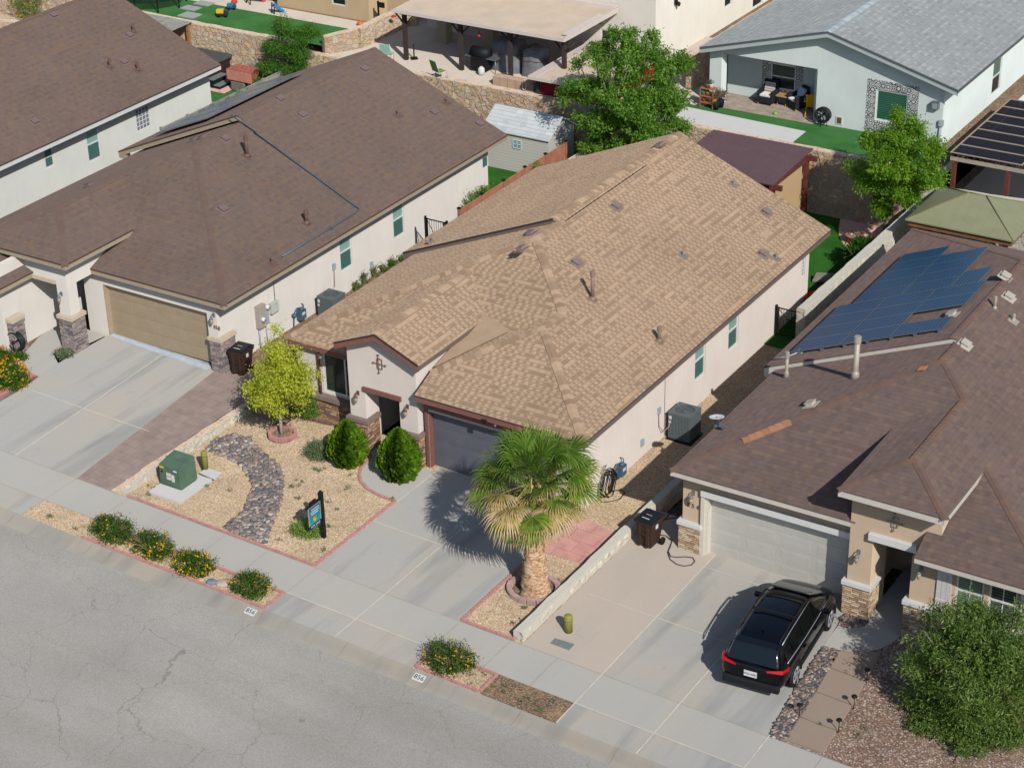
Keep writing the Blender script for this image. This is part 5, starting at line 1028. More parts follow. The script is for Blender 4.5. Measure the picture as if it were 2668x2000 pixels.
mb = MB(); mb.box(-42.45, -39.2, 69.62, 74.6, TZ-.1, 3.5); mb.build('wall', plain('red_siding', (150, 30, 44), .6, var=.1), parent=RS)
mb = MB(); mb.box(-42.62, -42.46, 69.5, 69.6, TZ-.1, 3.5); mb.build('post', M_post, parent=RS)
SD = thing('garden_shed', (-41.8, 67.5, .32), 'small pale grey garden shed with a shingled gable roof behind the brown-roofed house', 'shed')
def siding(name, c, pitch=.13):
    t = NT(name); z = t.sep(t.pos)[2]; f = t.math('FRACT', t.math('DIVIDE', z, pitch)); k = t.mr(f, 0, .18, .72, 1.0); col = t.mix(1.0, S(c), t.comb(k, k, k), 'MULTIPLY'); return t.done(col, .6, 0, .3, t.bump(t.math('SUBTRACT', 1.0, f), .4, .02))
M_sid = siding('siding_pale', (206, 204, 192)); M_shr = shingle('shed_shingle', [(188, 192, 192), (200, 204, 204), (194, 198, 198), (206, 210, 210)], contrast=.4, row=.2, tab=.3, edge=.72)
x0, x1, y0, y1, z1, zr_ = -43.35, -40.2, 66.45, 68.55, 2.12, 2.75
mb = MB(); mb.box(x0, x1, y0, y1, .3, z1); mb.add([(x1, y0, z1), (x1, y1, z1), (x1, (y0+y1)/2, zr_-.08), (x0, y0, z1), (x0, y1, z1), (x0, (y0+y1)/2, zr_-.08)], [(0,1,2), (3,5,4)]); mb.build('wall', M_sid, parent=SD)
mb = MB(); ym = (y0+y1)/2; o_ = .1; sl_ = (zr_-z1)/(ym-y0)
mb.slab(faceup([(x0-o_, y0-o_, z1-o_*sl_), (x1+o_, y0-o_, z1-o_*sl_), (x1+o_, ym, zr_), (x0-o_, ym, zr_)]), .05); mb.slab(faceup([(x0-o_, y1+o_, z1-o_*sl_), (x1+o_, y1+o_, z1-o_*sl_), (x1+o_, ym, zr_), (x0-o_, ym, zr_)]), .05); mb.build('roof', M_shr, parent=SD)
sw = OY(T(1,0,2140,1145), y0); sw2 = OY(T(2,0,50,1145), y0)
for a in (-42.6, -41.75)[1:]: 
    wv = OY(T(2,0,55,1150), y0); wz = OY(T(2,0,120,1225), y0); 
    mb = MB(); mb.box(wv[0], wz[0], y0-.02, y0-.002, wz[2], wv[2]); g_ = mb.build('window', plain('shed_glass', (120, 176, 184), .15, var=.2), parent=SD); mb = MB(); m_ = (wv[0]+wz[0])/2; n_ = (wv[2]+wz[2])/2
    for bx in ((wv[0]-.03, wv[0]+.01, wz[2], wv[2]), (wz[0]-.01, wz[0]+.03, wz[2], wv[2]), (m_-.015, m_+.015, wz[2], wv[2]), (wv[0], wz[0], wz[2]-.03, wz[2]+.01), (wv[0], wz[0], wv[2]-.01, wv[2]+.03), (wv[0], wz[0], n_-.015, n_+.015)): mb.box(bx[0], bx[1], y0-.035, y0-.021, bx[2], bx[3])
    mb.build('frame', M_white, parent=g_)
# purple-brown corrugated cover
CV = thing('corrugated_canopy', (-31.4, 67.0, 0), 'purple-brown corrugated metal canopy on red-brown beams behind the tan-roofed house', 'canopy')
mb = MB(); mb.smooth = False; X0, X1, Y0, Y1 = -33.8, -29.35, 65.15, 68.95; n_ = int((Y1-Y0)/.04)
zf = lambda y, i: 2.62+(y-Y0)*.06+(.018 if i % 4 in (0, 1) else -.022)
for i in range(n_):
    a = Y0+(Y1-Y0)*i/n_; b = Y0+(Y1-Y0)*(i+1)/n_; mb.poly([(X0, a, zf(a, i)), (X1, a, zf(a, i)), (X1, b, zf(b, i+1)), (X0, b, zf(b, i+1))])
mb.poly([(X0, Y0, 2.6), (X0, Y1, 2.82), (X1, Y1, 2.82), (X1, Y0, 2.6)])
mb.build('roof', plain('purple_metal', (112, 88, 92), .45, metal=.1, var=.06, scale=1.5), parent=CV)
M_rb = plain('red_brown_timber', (112, 60, 50), .75, var=.12)
mb = MB(); mb.box(X0, X1+.3, Y0+.15, Y0+.27, 2.38, 2.58); mb.box(X0, X1+.35, Y1-.5, Y1-.38, 2.5, 2.7); mb.box(X1-.15, X1-.05, Y0, Y1, 2.44, 2.6)
mb.build('beam', M_rb, parent=CV)
for y in (Y0+.25, Y1-.4): mb = MB(); mb.box(X1-.2, X1-.03, y-.08, y+.08, 0, 2.5); mb.build('post', M_rb, parent=CV)
mb = MB(); mb.box(X1-.3, X1-.22, Y0+.4, Y1-.55, 0, 2.42); mb.build('curtain', stucco('canvas_tan', (172, 146, 108)), parent=CV)
# gazebo
GZ = thing('gazebo', (-21.8, 66.8, -.3), 'wooden gazebo with a pale green metal hip roof', 'gazebo')
def metalroof(name, c, p=.4):
    t = NT(name); u = t.sep(t.uv)[0]; f = t.math('ABSOLUTE', t.math('SUBTRACT', t.math('FRACT', t.math('DIVIDE', u, p)), .5)); k = t.mr(f, .0, .03, .82, 1.0); n = t.mr(t.noise(t.pos, 1.5, 4), .3, .7, .93, 1.06); k = t.math('MULTIPLY', k, n); col = t.mix(1.0, S(c), t.comb(k, k, k), 'MULTIPLY'); return t.done(col, .5, .1, .4)
M_gr = metalroof('green_metal_roof', (158, 158, 120))
a, b, c, d = (-23.86, 64.95, 2.45), (-19.7, 64.95, 2.45), (-19.7, 68.6, 2.45), (-23.86, 68.6, 2.45); r0, r1 = (-22.1, 66.75, 3.2), (-21.45, 66.75, 3.2)
mb = MB()
for P in ([a, b, r1, r0], [b, c, r1], [c, d, r0, r1], [d, a, r0]): mb.slab(faceup(P), .05)
rf = mb.build('roof', M_gr, parent=GZ); mb = MB()
for p, q in ((a, r0), (b, r1), (c, r1), (d, r0), (r0, r1)): mb.tube([Vector(p)+Vector((0,0,.02)), Vector(q)+Vector((0,0,.02))], .022, 5)
mb.build('ridge_trim', plain('trim_green_brown', (140, 132, 96), .5), parent=rf)
mb = MB()
for q in ((-23.75, -19.8, 65.05, 65.15), (-23.75, -19.8, 68.4, 68.5), (-23.75, -23.65, 65.15, 68.4), (-19.9, -19.8, 65.15, 68.4)): mb.box(*q, 2.18, 2.38)
mb.build('beam', M_wood, parent=GZ)
for x, sx in ((-23.45, 1), (-20.1, -1)):
    for y in (65.3, 68.2):
        mb = MB(); mb.box(x-.09, x+.09, y-.09, y+.09, -.35, 2.2); 
        mb.tube([(x, y, 1.55), (x+sx*.25, y, 1.9), (x+sx*.65, y, 2.18)], .05, 4); mb.build('post', M_wood, parent=GZ)
mb = MB()
for i in range(7): mb.lathe((-23.2+.5*i, 65.22, 2.12), [(.02, 0), (.03, .03), (.015, .07)], 6)
mb.build('string_lamps', M_lampglass, parent=GZ)
# shade-cloth pergola of the right rear neighbour
PG = thing('shade_pergola', (-21, 73, 1.2), 'red-brown pergola covered with black shade cloth and pale battens', 'pergola')
def cloth():
    t = NT('shade_cloth'); d = t.n('ShaderNodeBsdfPrincipled', {'Base Color': S((50, 50, 58)), 'Roughness': .9, 'Specular IOR Level': .1}); tr = t.n('ShaderNodeBsdfTransparent'); w_ = t.sep(t.uv)[1]
    f = t.math('FRACT', t.math('DIVIDE', w_, .22)); k = t.mr(f, .4, .42, .3, .02); mx = t.n('ShaderNodeMixShader', {0: k, 1: d.outputs[0], 2: tr.outputs[0]}); t.t.links.new(mx.outputs[0], t.out.inputs[0]); return t.m
X0, X1, Y0, Y1, Z = -23.95, -19.0, 69.55, 76.4, 3.46
mb = MB(); mb.box(X0, X0+2.9, Y0, Y1, Z, Z+.02); mb.box(X0+2.95, X1+.5, Y0, Y1, Z, Z+.02); mb.build('shade_cloth', cloth(), parent=PG)
mb = MB()
for i in range(8): y = Y0+.05+(Y1-Y0-.1)*i/7; mb.box(X0, X0+2.85, y-.025, y+.025, Z+.02, Z+.05)
for x in (X0+.03, X0+2.85, X0+3.1): mb.box(x-.025, x+.025, Y0, Y1, Z+.021, Z+.055)
mb.build('batten', plain('batten_pale', (176, 160, 136), .8), parent=PG)
mb = MB()
for i in range(20): x = X0+.1+.27*i; mb.box(x-.03, x+.03, Y0+.1, Y1, Z-.16, Z-.01)
mb.box(X0, X1+.5, Y1-.2, Y1-.1, Z-.32, Z-.16); mb.build('rafter', M_rb, parent=PG); mb = MB(); mb.box(X0, X1+.5, Y0+.1, Y0+.2, Z-.32, Z-.16); mb.build('front_beam', plain('beam_weathered', (176, 164, 146), .8), parent=PG)
for x in (X0+.15, X0+2.3, X1): 
    for y in (Y0+.2, Y1-.2): mb = MB(); mb.box(x-.08, x+.08, y-.08, y+.08, 1.2, Z-.15); mb.build('post', M_rb, parent=PG)
# grey plank canopy behind left house
PK = thing('plank_canopy', (-62.5, 68.4, .8), 'weathered grey plank canopy behind the far left house', 'canopy')
mb = MB()
for i in range(16): mb.box(-64.6+.19*i, -64.6+.19*i+.175, 67.6, 69.2, 3.12+(.01 if i % 2 else 0), 3.16)
mb.build('roof', M_fenceg, parent=PK); mb = MB()
for x in (-64.4, -61.75):
    for y in (67.77, 69.07): mb = MB(); mb.box(x-.07, x+.07, y-.07, y+.07, .8, 3.1); mb.build('post', plain('orange_timber', (178, 122, 76), .8), parent=PK)
mb = MB(); mb.box(-64.6, -61.6, 67.65, 67.8, 2.95, 3.1); mb.build('beam', plain('orange_timber', (178, 122, 76), .8), parent=PK)
# solar array of the brown-roofed house, panels seen at a glancing angle
M_solb = plain('solar_sheen', (132, 142, 152), .22, metal=.1, spec=.6, var=.08)  # pale tone carries the sky's glancing reflection, painted into the base colour
for i in range(4):
    for j in range(2):
        L, W = 1.38*ls, 1.52; mb = MB(); mb.box(-L/2+.01, L/2-.01, -W/2+.01, W/2-.01, -.01, .012); a = mb.build('solar_panel', M_solb, local=True, loc=(0, 0, 0)); mb = MB()
        for q in ((-L/2, L/2, -W/2, -W/2+.025), (-L/2, L/2, W/2-.025, W/2), (-L/2, -L/2+.025, -W/2+.025, W/2-.025), (L/2-.025, L/2, -W/2+.025, W/2-.025)): mb.box(*q, -.03, .02)
        f_ = mb.build('frame', M_steel, local=True); f_.parent = a
        xc, yc = -50.9+1.41*j, 55.9+1.56*i; 
        a.parent = H8; a.matrix_basis = Matrix.Translation(Vector((xc, yc, 3.3+SL*(xc+53.0)+.16))-H8.location) @ rotm
# ---------------------------------------------------------------- vegetation
def foliage(name, blobs, ncl, per, cr, LL, LW, mat, parent, seed, droop=0.3, shell=0.5, up=0.35, colvar=0.55, tipbias=0.0, loc=None):
    r = np.random.default_rng(seed); B = np.array([b[:6] for b in blobs], float); wts = np.array([b[3]*b[4]*b[5] for b in blobs])**.67; wts /= wts.sum()
    bi = r.choice(len(B), ncl, p=wts); d = r.normal(size=(ncl, 3)); d /= np.linalg.norm(d, axis=1)[:, None]
    rad = (shell+(1-shell)*r.random(ncl)**.6)*r.uniform(.82, 1.1, ncl); c = B[bi, :3]+d*B[bi, 3:6]*rad[:, None]; co = np.clip(.5+.28*r.normal(size=ncl), 0, 1)
    n = ncl*per; ci = np.repeat(np.arange(ncl), per); P = c[ci]+r.normal(size=(n, 3))*cr*r.uniform(.5, 1.2, ncl)[ci][:, None]*np.array([1, 1, .75])
    ax = d[ci]*.7+r.normal(size=(n, 3))*.75+np.array([0, 0, -droop]); ax /= np.linalg.norm(ax, axis=1)[:, None]
    nr = r.normal(size=(n, 3))*.7+d[ci]*.5+np.array([0, 0, up+.3]); nr -= ax*(nr*ax).sum(1)[:, None]; nr /= np.linalg.norm(nr, axis=1)[:, None]; sd = np.cross(ax, nr)
    L = LL*r.uniform(.65, 1.25, n)[:, None]; W = LW*r.uniform(.7, 1.2, n)[:, None]
    V = np.stack([P, P+ax*L*.45+sd*W*.5+nr*W*.12, P+ax*L, P+ax*L*.45-sd*W*.5+nr*W*.12], 1).reshape(-1, 3); F = np.arange(n*4).reshape(-1, 4)
    R = np.clip(colvar*co[ci]+(1-colvar)*r.random(n), 0, 1)
    return meshnp(name, V, F, R, mat, parent, loc)
def lobes(blobs, seed, k=7):
    r = np.random.default_rng(seed+900); out = []
    for b in blobs:
        c = np.array(b[:3]); R = np.array(b[3:6]); out.append((*c, *(R*.66)))
        for i in range(k):
            d = r.normal(size=3); d[2] = d[2]*.8+.15; d /= np.linalg.norm(d); s = r.uniform(.26, .46); out.append((*(c+d*R*(1.02-s*.75)), *(R*s*np.array([1.1, 1.1, .85]))))
    return out
def limbs(name, base, blobs, h0, r0, mat, parent, seed, nb=14, lean=(0, 0)):
    r = random.Random(seed); mb = MB(); b = Vector(base); top = b+Vector((lean[0], lean[1], h0))
    mb.tube([b+Vector((0, 0, -.1)), b+Vector((lean[0]*.3, lean[1]*.3, h0*.5)), top], [r0*1.25, r0*.95, r0*.75], 10)
    for i in range(nb):
        q = blobs[r.randrange(len(blobs))]; e = Vector((q[0]+r.uniform(-.7, .7)*q[3], q[1]+r.uniform(-.7, .7)*q[4], q[2]+r.uniform(-.3, .7)*q[5])); s = b.lerp(top, r.uniform(.7, 1.0)); m_ = s.lerp(e, .5)+Vector((r.uniform(-.15, .15), r.uniform(-.15, .15), .15))
        mb.tube([s, m_, e], [r0*.45, r0*.28, r0*.08], 6)
    return mb.build(name, mat, parent=parent)
M_bark = plain('bark_grey', (138, 122, 106), .9, var=.25, scale=12, bump=.5); M_barkd = plain('bark_dark', (96, 82, 68), .9, var=.25, scale=12, bump=.5)
def cpx(q, y): return OY(q, y)
def tree(name, base, blobs, label, leafm, n, per, cr, LL, LW, seed, h0, r0, bark=None, cat='tree', nb=14, group=None, **kw):
    t = thing(name, base, label, cat, group); foliage('crown', lobes(blobs, seed), n, per, cr, LL, LW, leafm, t, seed, **kw)
    if h0: limbs('trunk', base, blobs, h0, r0, bark or M_bark, t, seed, nb)
    return t
# large green tree behind the tan roof
LF1 = leaf('leaf_green', [(62, 100, 28), (92, 136, 42), (126, 168, 60), (166, 200, 92)], .4)
def bl(q, y, rx, ry, rz): p = OY(T(*q), y); return (p[0], p[1], p[2], rx, ry, rz)
y = 67.2
tree('large_tree', (-37.9, 67.2, .2), [bl((2,0,960,330), y, .55, .6, .75), bl((2,0,1200,340), y+.4, .35, .4, .4), bl((2,0,760,450), y, .7, .8, .55), bl((2,0,1010,520), y-.2, 1.1, 1.2, .9), bl((2,0,1330,520), y+.2, .9, .9, .75), bl((2,0,640,760), y-.3, .95, 1.1, .8), bl((2,0,980,800), y-.8, 1.3, 1.4, 1.1), bl((2,0,1330,820), y+.3, .95, 1.1, .9), bl((2,0,800,1020), y-.6, 1.1, 1.2, .75), bl((2,0,1100,1040), y-.9, 1.1, 1.2, .7), bl((2,0,1380,1050), y+.3, .55, .7, .5), bl((2,0,740,1180), y-.5, .6, .8, .4), bl((2,0,560,540), y, .35, .4, .25), bl((2,0,960,1190), y-.6, .7, .8, .4)],
     'large bright green tree rising behind the tan shingle roof', LF1, 1250, 36, .13, .15, .055, 11, 2.6, .16, nb=24, droop=.35)
LF2 = leaf('leaf_yellowgreen', [(62, 104, 14), (96, 142, 26), (132, 172, 44), (168, 192, 60)], .35)
y = 66.9
tree('leafy_tree', (-25.6, 67.6, 0), [bl((3,0,1200,1100), y, .85, .9, .55), bl((3,0,950,1150), y, .6, .7, .4), bl((3,0,1400,1200), y, .7, .8, .55), bl((3,0,1150,1330), y-.4, 1.15, 1.2, .8), bl((3,0,850,1380), y, .6, .7, .45), bl((3,0,1400,1450), y-.2, .75, .9, .7), bl((3,0,1050,1530), y-.4, .9, 1.0, .6), bl((3,1,1230,90), y-.3, .85, .9, .45), bl((3,1,1030,190), y-.2, .35, .4, .5), bl((3,0,1160,960), y, .25, .3, .35), bl((3,0,1270,1020), y, .3, .3, .25)],
     'round yellow-green tree in front of the grey-roofed white house', LF2, 1000, 36, .12, .12, .048, 12, 1.9, .09, nb=18, droop=.3)
LF3 = leaf('leaf_willow', [(40, 84, 20), (66, 116, 30), (96, 142, 44), (130, 170, 66)], .3)
y = 67.9
tree('willowy_tree', (-54.9, 67.9, .4), [bl((1,0,240,230), y, .45, .5, .5), bl((1,0,400,280), y, .6, .6, .45), bl((1,0,200,380), y, .55, .6, .5), bl((1,0,370,430), y, .65, .7, .5), bl((1,0,150,540), y, .5, .6, .4), bl((1,0,330,560), y, .6, .7, .35), bl((1,0,90,650), y, .35, .4, .25), bl((1,0,510,270), y, .3, .3, .15), bl((1,0,220,640), y, .5, .5, .2)],
     'feathery green tree behind the plain brown roof near the red-topped box', LF3, 460, 34, .15, .17, .028, 13, 2.2, .06, M_bark, droop=.7)
# small yellow-green tree with brick ring
LFY = leaf('leaf_golden', [(140, 150, 34), (186, 194, 60), (214, 216, 82), (230, 230, 110)], .4)
yb_ = 43.3; base = G(T(1,2,235,550), .0)
tree('golden_tree', tuple(base), [bl((1,1,200,1380), yb_, .5, .5, .4), bl((1,1,160,1500), yb_, .6, .6, .5), bl((1,1,300,1480), yb_, .65, .7, .55), bl((1,1,210,1620), yb_-.3, .75, .9, .6), bl((1,2,470,100), yb_, .55, .5, .45), bl((1,2,60,150), yb_, .45, .6, .45), bl((1,2,180,190), yb_-.2, .85, .8, .5), bl((1,2,420,220), yb_, .35, .4, .25), bl((1,2,110,280), yb_, .5, .5, .3), bl((1,2,250,330), yb_, .55, .5, .3), bl((1,1,190,1210), yb_, .13, .13, .2)],
     'small golden-green tree growing in a red brick ring', LFY, 560, 30, .12, .085, .05, 14, 1.15, .055, plain('bark_pale', (186, 176, 160), .8, var=.15), droop=.1)
def ringedge(name, c, pts, label, mat, soil=True, th=.12, h=.12, z=None):
    o = thing(name, c, label, 'tree ring'); z = c[2] if z is None else z
    n = len(pts)
    for i in range(n if pts[0] != pts[-1] else n-1):
        p = Vector((*pts[i], z)); q = Vector((*pts[(i+1) % n], z)); d = (q-p); L = d.length; d.normalize()
        mb = MB(); mb.obox((p+q)/2+Vector((0, 0, h*.4)), d, Vector((-d.y, d.x, 0)), (0, 0, 1), L/2-.006, th/2, h*.6); mb.build('block', mat, parent=o, bevel=.012)
    if soil: mb = MB(); mb.poly([(p[0], p[1], z+.03) for p in pts][::1]); s_ = mb.build('soil', M_dirt, parent=o)
    return o
rc = np.mean([G(T(1,2,*q), 0.0) for q in ((120,560),(370,540),(240,500),(240,600))], axis=0); rc[2] = .02
ringedge('brick_ring', (rc[0], rc[1], .02), [(rc[0]+.44*math.cos(a)*1.05, rc[1]+.44*math.sin(a)) for a in [2*math.pi*k/8+.3 for k in range(8)]], 'eight-sided red brick ring round the golden tree', M_red)
pc = (-25.1, 40.32); M_blk2 = plain('paver_block', (166, 140, 130), .85, var=.22, scale=5)
ringedge('block_ring', (pc[0], pc[1], -.1), [(pc[0]+.72*math.cos(a)*1.0, pc[1]+.72*math.sin(a)*.95) for a in [math.radians(100+k*20.5) for k in range(17)]], 'ring of brown paving blocks round the palm trunk', M_blk2, th=.16, h=.16, z=-.09)
# globe-pointed cypress shrubs
LFT = leaf('leaf_thuja', [(30, 56, 8), (66, 100, 14), (100, 136, 26), (142, 172, 50)], .12)
def cypress(q, wq, topq, label, seed):
    b = GP(T(*q), 0); b[2] = pz(b[0])-.0; top = OY(T(*topq), b[1]); r = (OY(T(*wq[1]), b[1])[0]-OY(T(*wq[0]), b[1])[0])/2*.80; h = (top[2]-b[2])*.95
    t = thing('cypress_shrub', tuple(b), label, 'shrub', 'pointed cypress shrubs by the porch'); g = np.random.default_rng(seed); n = 6500; u = g.random(n)**.8; z = u*h; prof = np.where(u < .38, .62+.38*np.sin(u/.38*np.pi/2), np.cos((u-.38)/.62*np.pi/2)**.85)*r*1.02
    a = g.random(n)*2*np.pi; lump = 1+.09*np.sin(a*11+u*9)+.07*np.sin(a*6-u*13+1); rr = prof*lump*g.uniform(.76, 1.04, n); P = np.stack([b[0]+rr*np.cos(a), b[1]+rr*np.sin(a), b[2]+.05+z], 1)
    out = np.stack([np.cos(a), np.sin(a), np.zeros(n)], 1); ax = np.array([0, 0, 1.0])+out*.35+g.normal(size=(n, 3))*.2; ax /= np.linalg.norm(ax, axis=1)[:, None]; sd = np.cross(ax, out)*.5+out*g.uniform(.2, .9, n)[:, None]; sd /= np.linalg.norm(sd, axis=1)[:, None]
    L = .13*g.uniform(.7, 1.3, n)[:, None]; W = .06*g.uniform(.7, 1.3, n)[:, None]; V = np.stack([P-ax*L*.5, P+sd*W, P+ax*L*.6+out*.02, P-sd*W], 1).reshape(-1, 3)
    meshnp('foliage', V, np.arange(n*4).reshape(-1, 4), np.clip(.35*(lump-.87)/.26+.65*g.random(n), 0, 1), LFT, t)
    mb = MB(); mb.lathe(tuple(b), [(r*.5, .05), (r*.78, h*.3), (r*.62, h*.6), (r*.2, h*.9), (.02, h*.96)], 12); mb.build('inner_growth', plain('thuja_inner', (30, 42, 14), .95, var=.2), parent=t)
cypress((1,2,790,790), ((1,2,650,650), (1,2,947,680)), (1,2,790,437), 'bright green pointed shrub left of the porch path, next to a small grey-green bush', 31)
cypress((1,2,1215,905), ((1,2,1055,700), (1,2,1392,740)), (1,2,1205,495), 'bright green pointed shrub between the porch path and the garage', 32)
# low shrubs
LFL = leaf('leaf_lantana', [(34, 62, 14), (56, 88, 22), (84, 116, 34), (122, 134, 70)], .2); MFl = leaf('flower_yellow', [(224, 160, 16), (244, 196, 30), (250, 214, 60)], .2, .7); MTw = plain('twigs', (150, 128, 92), .9, var=.2)
def shrub(name, c, rx, ry, h, label, lm, seed, fl=0, n=210, per=26, group=None, LL=.06, LW=.034, twig=0, flm=None):
    t = thing(name, c, label, 'bush', group); z = c[2]
    foliage('foliage', [(c[0], c[1], z+h*.45, rx, ry, h*.55), (c[0]-rx*.3, c[1], z+h*.55, rx*.6, ry*.7, h*.5), (c[0]+rx*.35, c[1]+ry*.1, z+h*.4, rx*.65, ry*.75, h*.5)], n, per, .09, LL, LW, lm, t, seed, droop=-.1, shell=.35)
    if fl: foliage('flowers', [(c[0], c[1], z+h*.5, rx*1.02, ry*1.02, h*.62)], fl, 7, .022, .04, .04, flm or MFl, t, seed+1, droop=-.6, shell=.97)['kind'] = 'stuff'
    r = random.Random(seed); mb = MB()
    for i in range(26+twig): a = r.random()*6.28; q = r.uniform(.5, 1.08); mb.tube([(c[0]+.05*math.cos(a), c[1]+.05*math.sin(a), z), (c[0]+rx*q*.6*math.cos(a), c[1]+ry*q*.6*math.sin(a), z+h*.6), (c[0]+rx*q*math.cos(a), c[1]+ry*q*math.sin(a), z+h*r.uniform(.55, 1.05))], [.012, .008, .005], 4, cap=False)
    mb.build('stems', MTw, parent=t); return t
gr = 'yellow-flowered bushes along the kerb'
for i, (q, rx, ry, h, fl, lb, tw) in enumerate((((0,2,835,1390), .74, .56, .66, 26, 'leafy kerb bush with few yellow flowers, beside the bare gravel strip', 10), ((0,2,1205,1500), .70, .54, .62, 55, 'kerb bush with scattered yellow-orange flowers, second from the bare gravel', 60), ((0,2,1550,1630), .64, .50, .52, 95, 'kerb bush thick with yellow flowers, nearest the loose rocks', 30), ((0,3,2050,150), .58, .5, .58, 40, 'sparse twiggy kerb bush at the end of the red-edged strip', 90), ((1,3,1585,770), .74, .62, .66, 40, 'round kerb bush alone in the small red-edged bed by the palm driveway', 70))):
    p = GP(T(*q), .25); shrub('flowering_bush', (p[0], max(p[1], 35.47+ry*.95), pz(p[0])), rx, ry, h, lb, LFL, 50+i, fl, group=gr, twig=tw)
LFB = leaf('leaf_yellow_bush', [(40, 84, 16), (62, 112, 22), (90, 138, 34)], .25); MFo = leaf('flower_orange', [(206, 60, 18), (232, 104, 20), (240, 170, 30)], .2, .7)
p = GP(T(0,1,75,1590), .3); shrub('flowering_bush', (p[0], p[1], pz(p[0])), .72, .7, .75, 'dark green bush covered in bright yellow flowers at the left edge', LFB, 61, 190)
p = GP(T(0,1,5,1420), .3); shrub('flowering_bush', (p[0], p[1], pz(p[0])), .42, .45, .55, 'small bush with orange-red flowers at the left edge behind the yellow one', LFB, 62, 90, flm=MFo)
LFG = leaf('leaf_greygreen', [(84, 104, 72), (112, 130, 92), (140, 154, 112)], .15)
p = GP(T(1,2,545,690), .1); shrub('small_bush', (p[0], p[1], pz(p[0])-.05), .42, .42, .5, 'small dense grey-green bush beside the left cypress shrub', LFG, 63, n=170)
p = GP(T(1,2,430,1340), .1); shrub('small_bush', (p[0], p[1], pz(p[0])-.03), .46, .4, .36, 'low pale green bush under the for sale sign', leaf('leaf_pale', [(100, 134, 48), (134, 164, 72), (160, 186, 96)], .2), 64, n=150)
p = GP(T(1,2,430,350), .1); shrub('small_bush', (p[0], p[1], pz(p[0])), .55, .5, .75, 'green shrub behind the golden tree against the stone wainscot', LF1, 65, n=150)
p = GP(T(0,1,520,1400), .05); shrub('small_bush', (p[0], p[1], pz(p[0])), .33, .25, .16, 'low ground plant with pink flowers beside the grey stone pillar', LFG, 66, 8, n=60, flm=leaf('flower_pink', [(226, 130, 150), (240, 190, 200)]))
p = GP(T(0,1,165,1425), .05); shrub('small_bush', (p[0], p[1], pz(p[0])), .25, .2, .14, 'tiny green plant on the pink paving by the hose reel', LFB, 67, n=40)
p = G(T(3,1,930,610), .5); shrub('garden_bush', (-25.45, 65.1, 0), .75, 1.1, 1.2, 'dark green bush on the lawn against the tall stone wall', leaf('leaf_deep', [(26, 62, 10), (46, 90, 18), (76, 122, 34)], .2), 68, n=420, LL=.09, LW=.05)
p = G(T(1,0,1900,1530), .9); shrub('citrus_bush', (-40.15, 61.3, .35), .55, 1.3, 1.35, 'bushy green citrus plant behind the reddish fence, by the white wall', LF1, 69, n=360, LL=.09, LW=.045)
p = G(T(2,0,230,1370), 1.3); shrub('garden_bush', (-39.2, 64.0, .4), .42, .5, 1.75, 'light green shrub poking over the reddish wooden fence', LF2, 70, n=170)
shrub('vine', (-54.95, 63.0, .4), .3, 3.2, 2.1, 'vine and weeds growing along the weathered grey fence', LF3, 71, n=330)
p = G(T(0,0,330,70), 2.4); t_ = shrub('broom_bush', (-72.3, 69.5, 1.6), 1.25, 1.0, 1.9, 'tall broom bush with yellow flowers at the top left corner', leaf('leaf_broom', [(96, 124, 60), (124, 148, 78), (150, 168, 90)], .3), 72, 260, n=420, LL=.14, LW=.016)
for i, (q, h) in enumerate((((1,1,842,850), .3), ((1,1,912,795), .5), ((1,1,1075,705), .3), ((1,1,1145,660), .32), ((1,1,1225,612), .3), ((1,1,995,745), .4))):
    p = GP(T(*q), .1); shrub('weed', (p[0], p[1], pz(p[0])), .16, .16, h, ['round weed nearest the outdoor unit at the foot of the white wall', 'tall thin weed at the foot of the white wall', 'green weed in the middle of the side passage', 'leafy green weed farther along the side passage', 'weed at the far end below the gable corner', 'wispy dry weed between two green ones'][i], LFB, 80+i, n=16, group='weeds along the side passage')
# big bush bottom right
LFR = leaf('leaf_olive', [(66, 88, 34), (92, 118, 48), (120, 146, 66), (154, 174, 98)], .3)
y = 40.9
tree('large_bush', (-12.1, 40.9, -.45), [bl((3,3,1720,420), y+.3, .8, .8, .75), bl((3,3,1500,560), y+.2, .7, .8, .7), bl((3,3,1900,620), y, 1.1, 1.2, 1.0), bl((3,3,1500,850), y, .85, 1.0, .8), bl((3,3,1850,950), y-.2, 1.3, 1.3, 1.0), bl((3,3,1480,1150), y, .75, .9, .65), bl((3,3,1850,1250), y-.2, 1.2, 1.2, .6), bl((3,3,1380,1000), y, .55, .7, .55), bl((3,3,2150,560), y+.2, .8, .9, .8), bl((3,3,2180,1250), y, .8, .9, .6), bl((3,3,2200,900), y, .9, .9, .8), bl((3,3,1700,1400), y-.3, .7, .7, .3)],
     'very large rounded green bush in the mauve gravel yard at the bottom right', LFR, 1700, 36, .125, .12, .034, 15, .9, .12, cat='bush', nb=40, droop=.1)
# weeds in gravel, uncountable
g = np.random.default_rng(9); pts = []
for a in ((-38.7, 38.1, -31.3, 43.5, 46), (-41, 35.6, -31.2, 36.4, 16), (-26, 38.1, -24.4, 41.2, 8), (-25.6, 35.6, -21.3, 36.4, 12), (-16.2, 38, -9.4, 39.6, 9)):
    for k in range(a[4]): pts.append((g.uniform(a[0], a[2]), g.uniform(a[1], a[3]), g.uniform(.05, .12)))
cl = [(x, y, pz(x)+dep(x, y)+.03, s, s, .03) for x, y, s in pts]
o = foliage('weeds', cl, 420, 9, .03, .06, .02, LFG, None, 21, droop=-.4, shell=.1, loc=(-34, 38, .1)); o['kind'] = 'stuff'
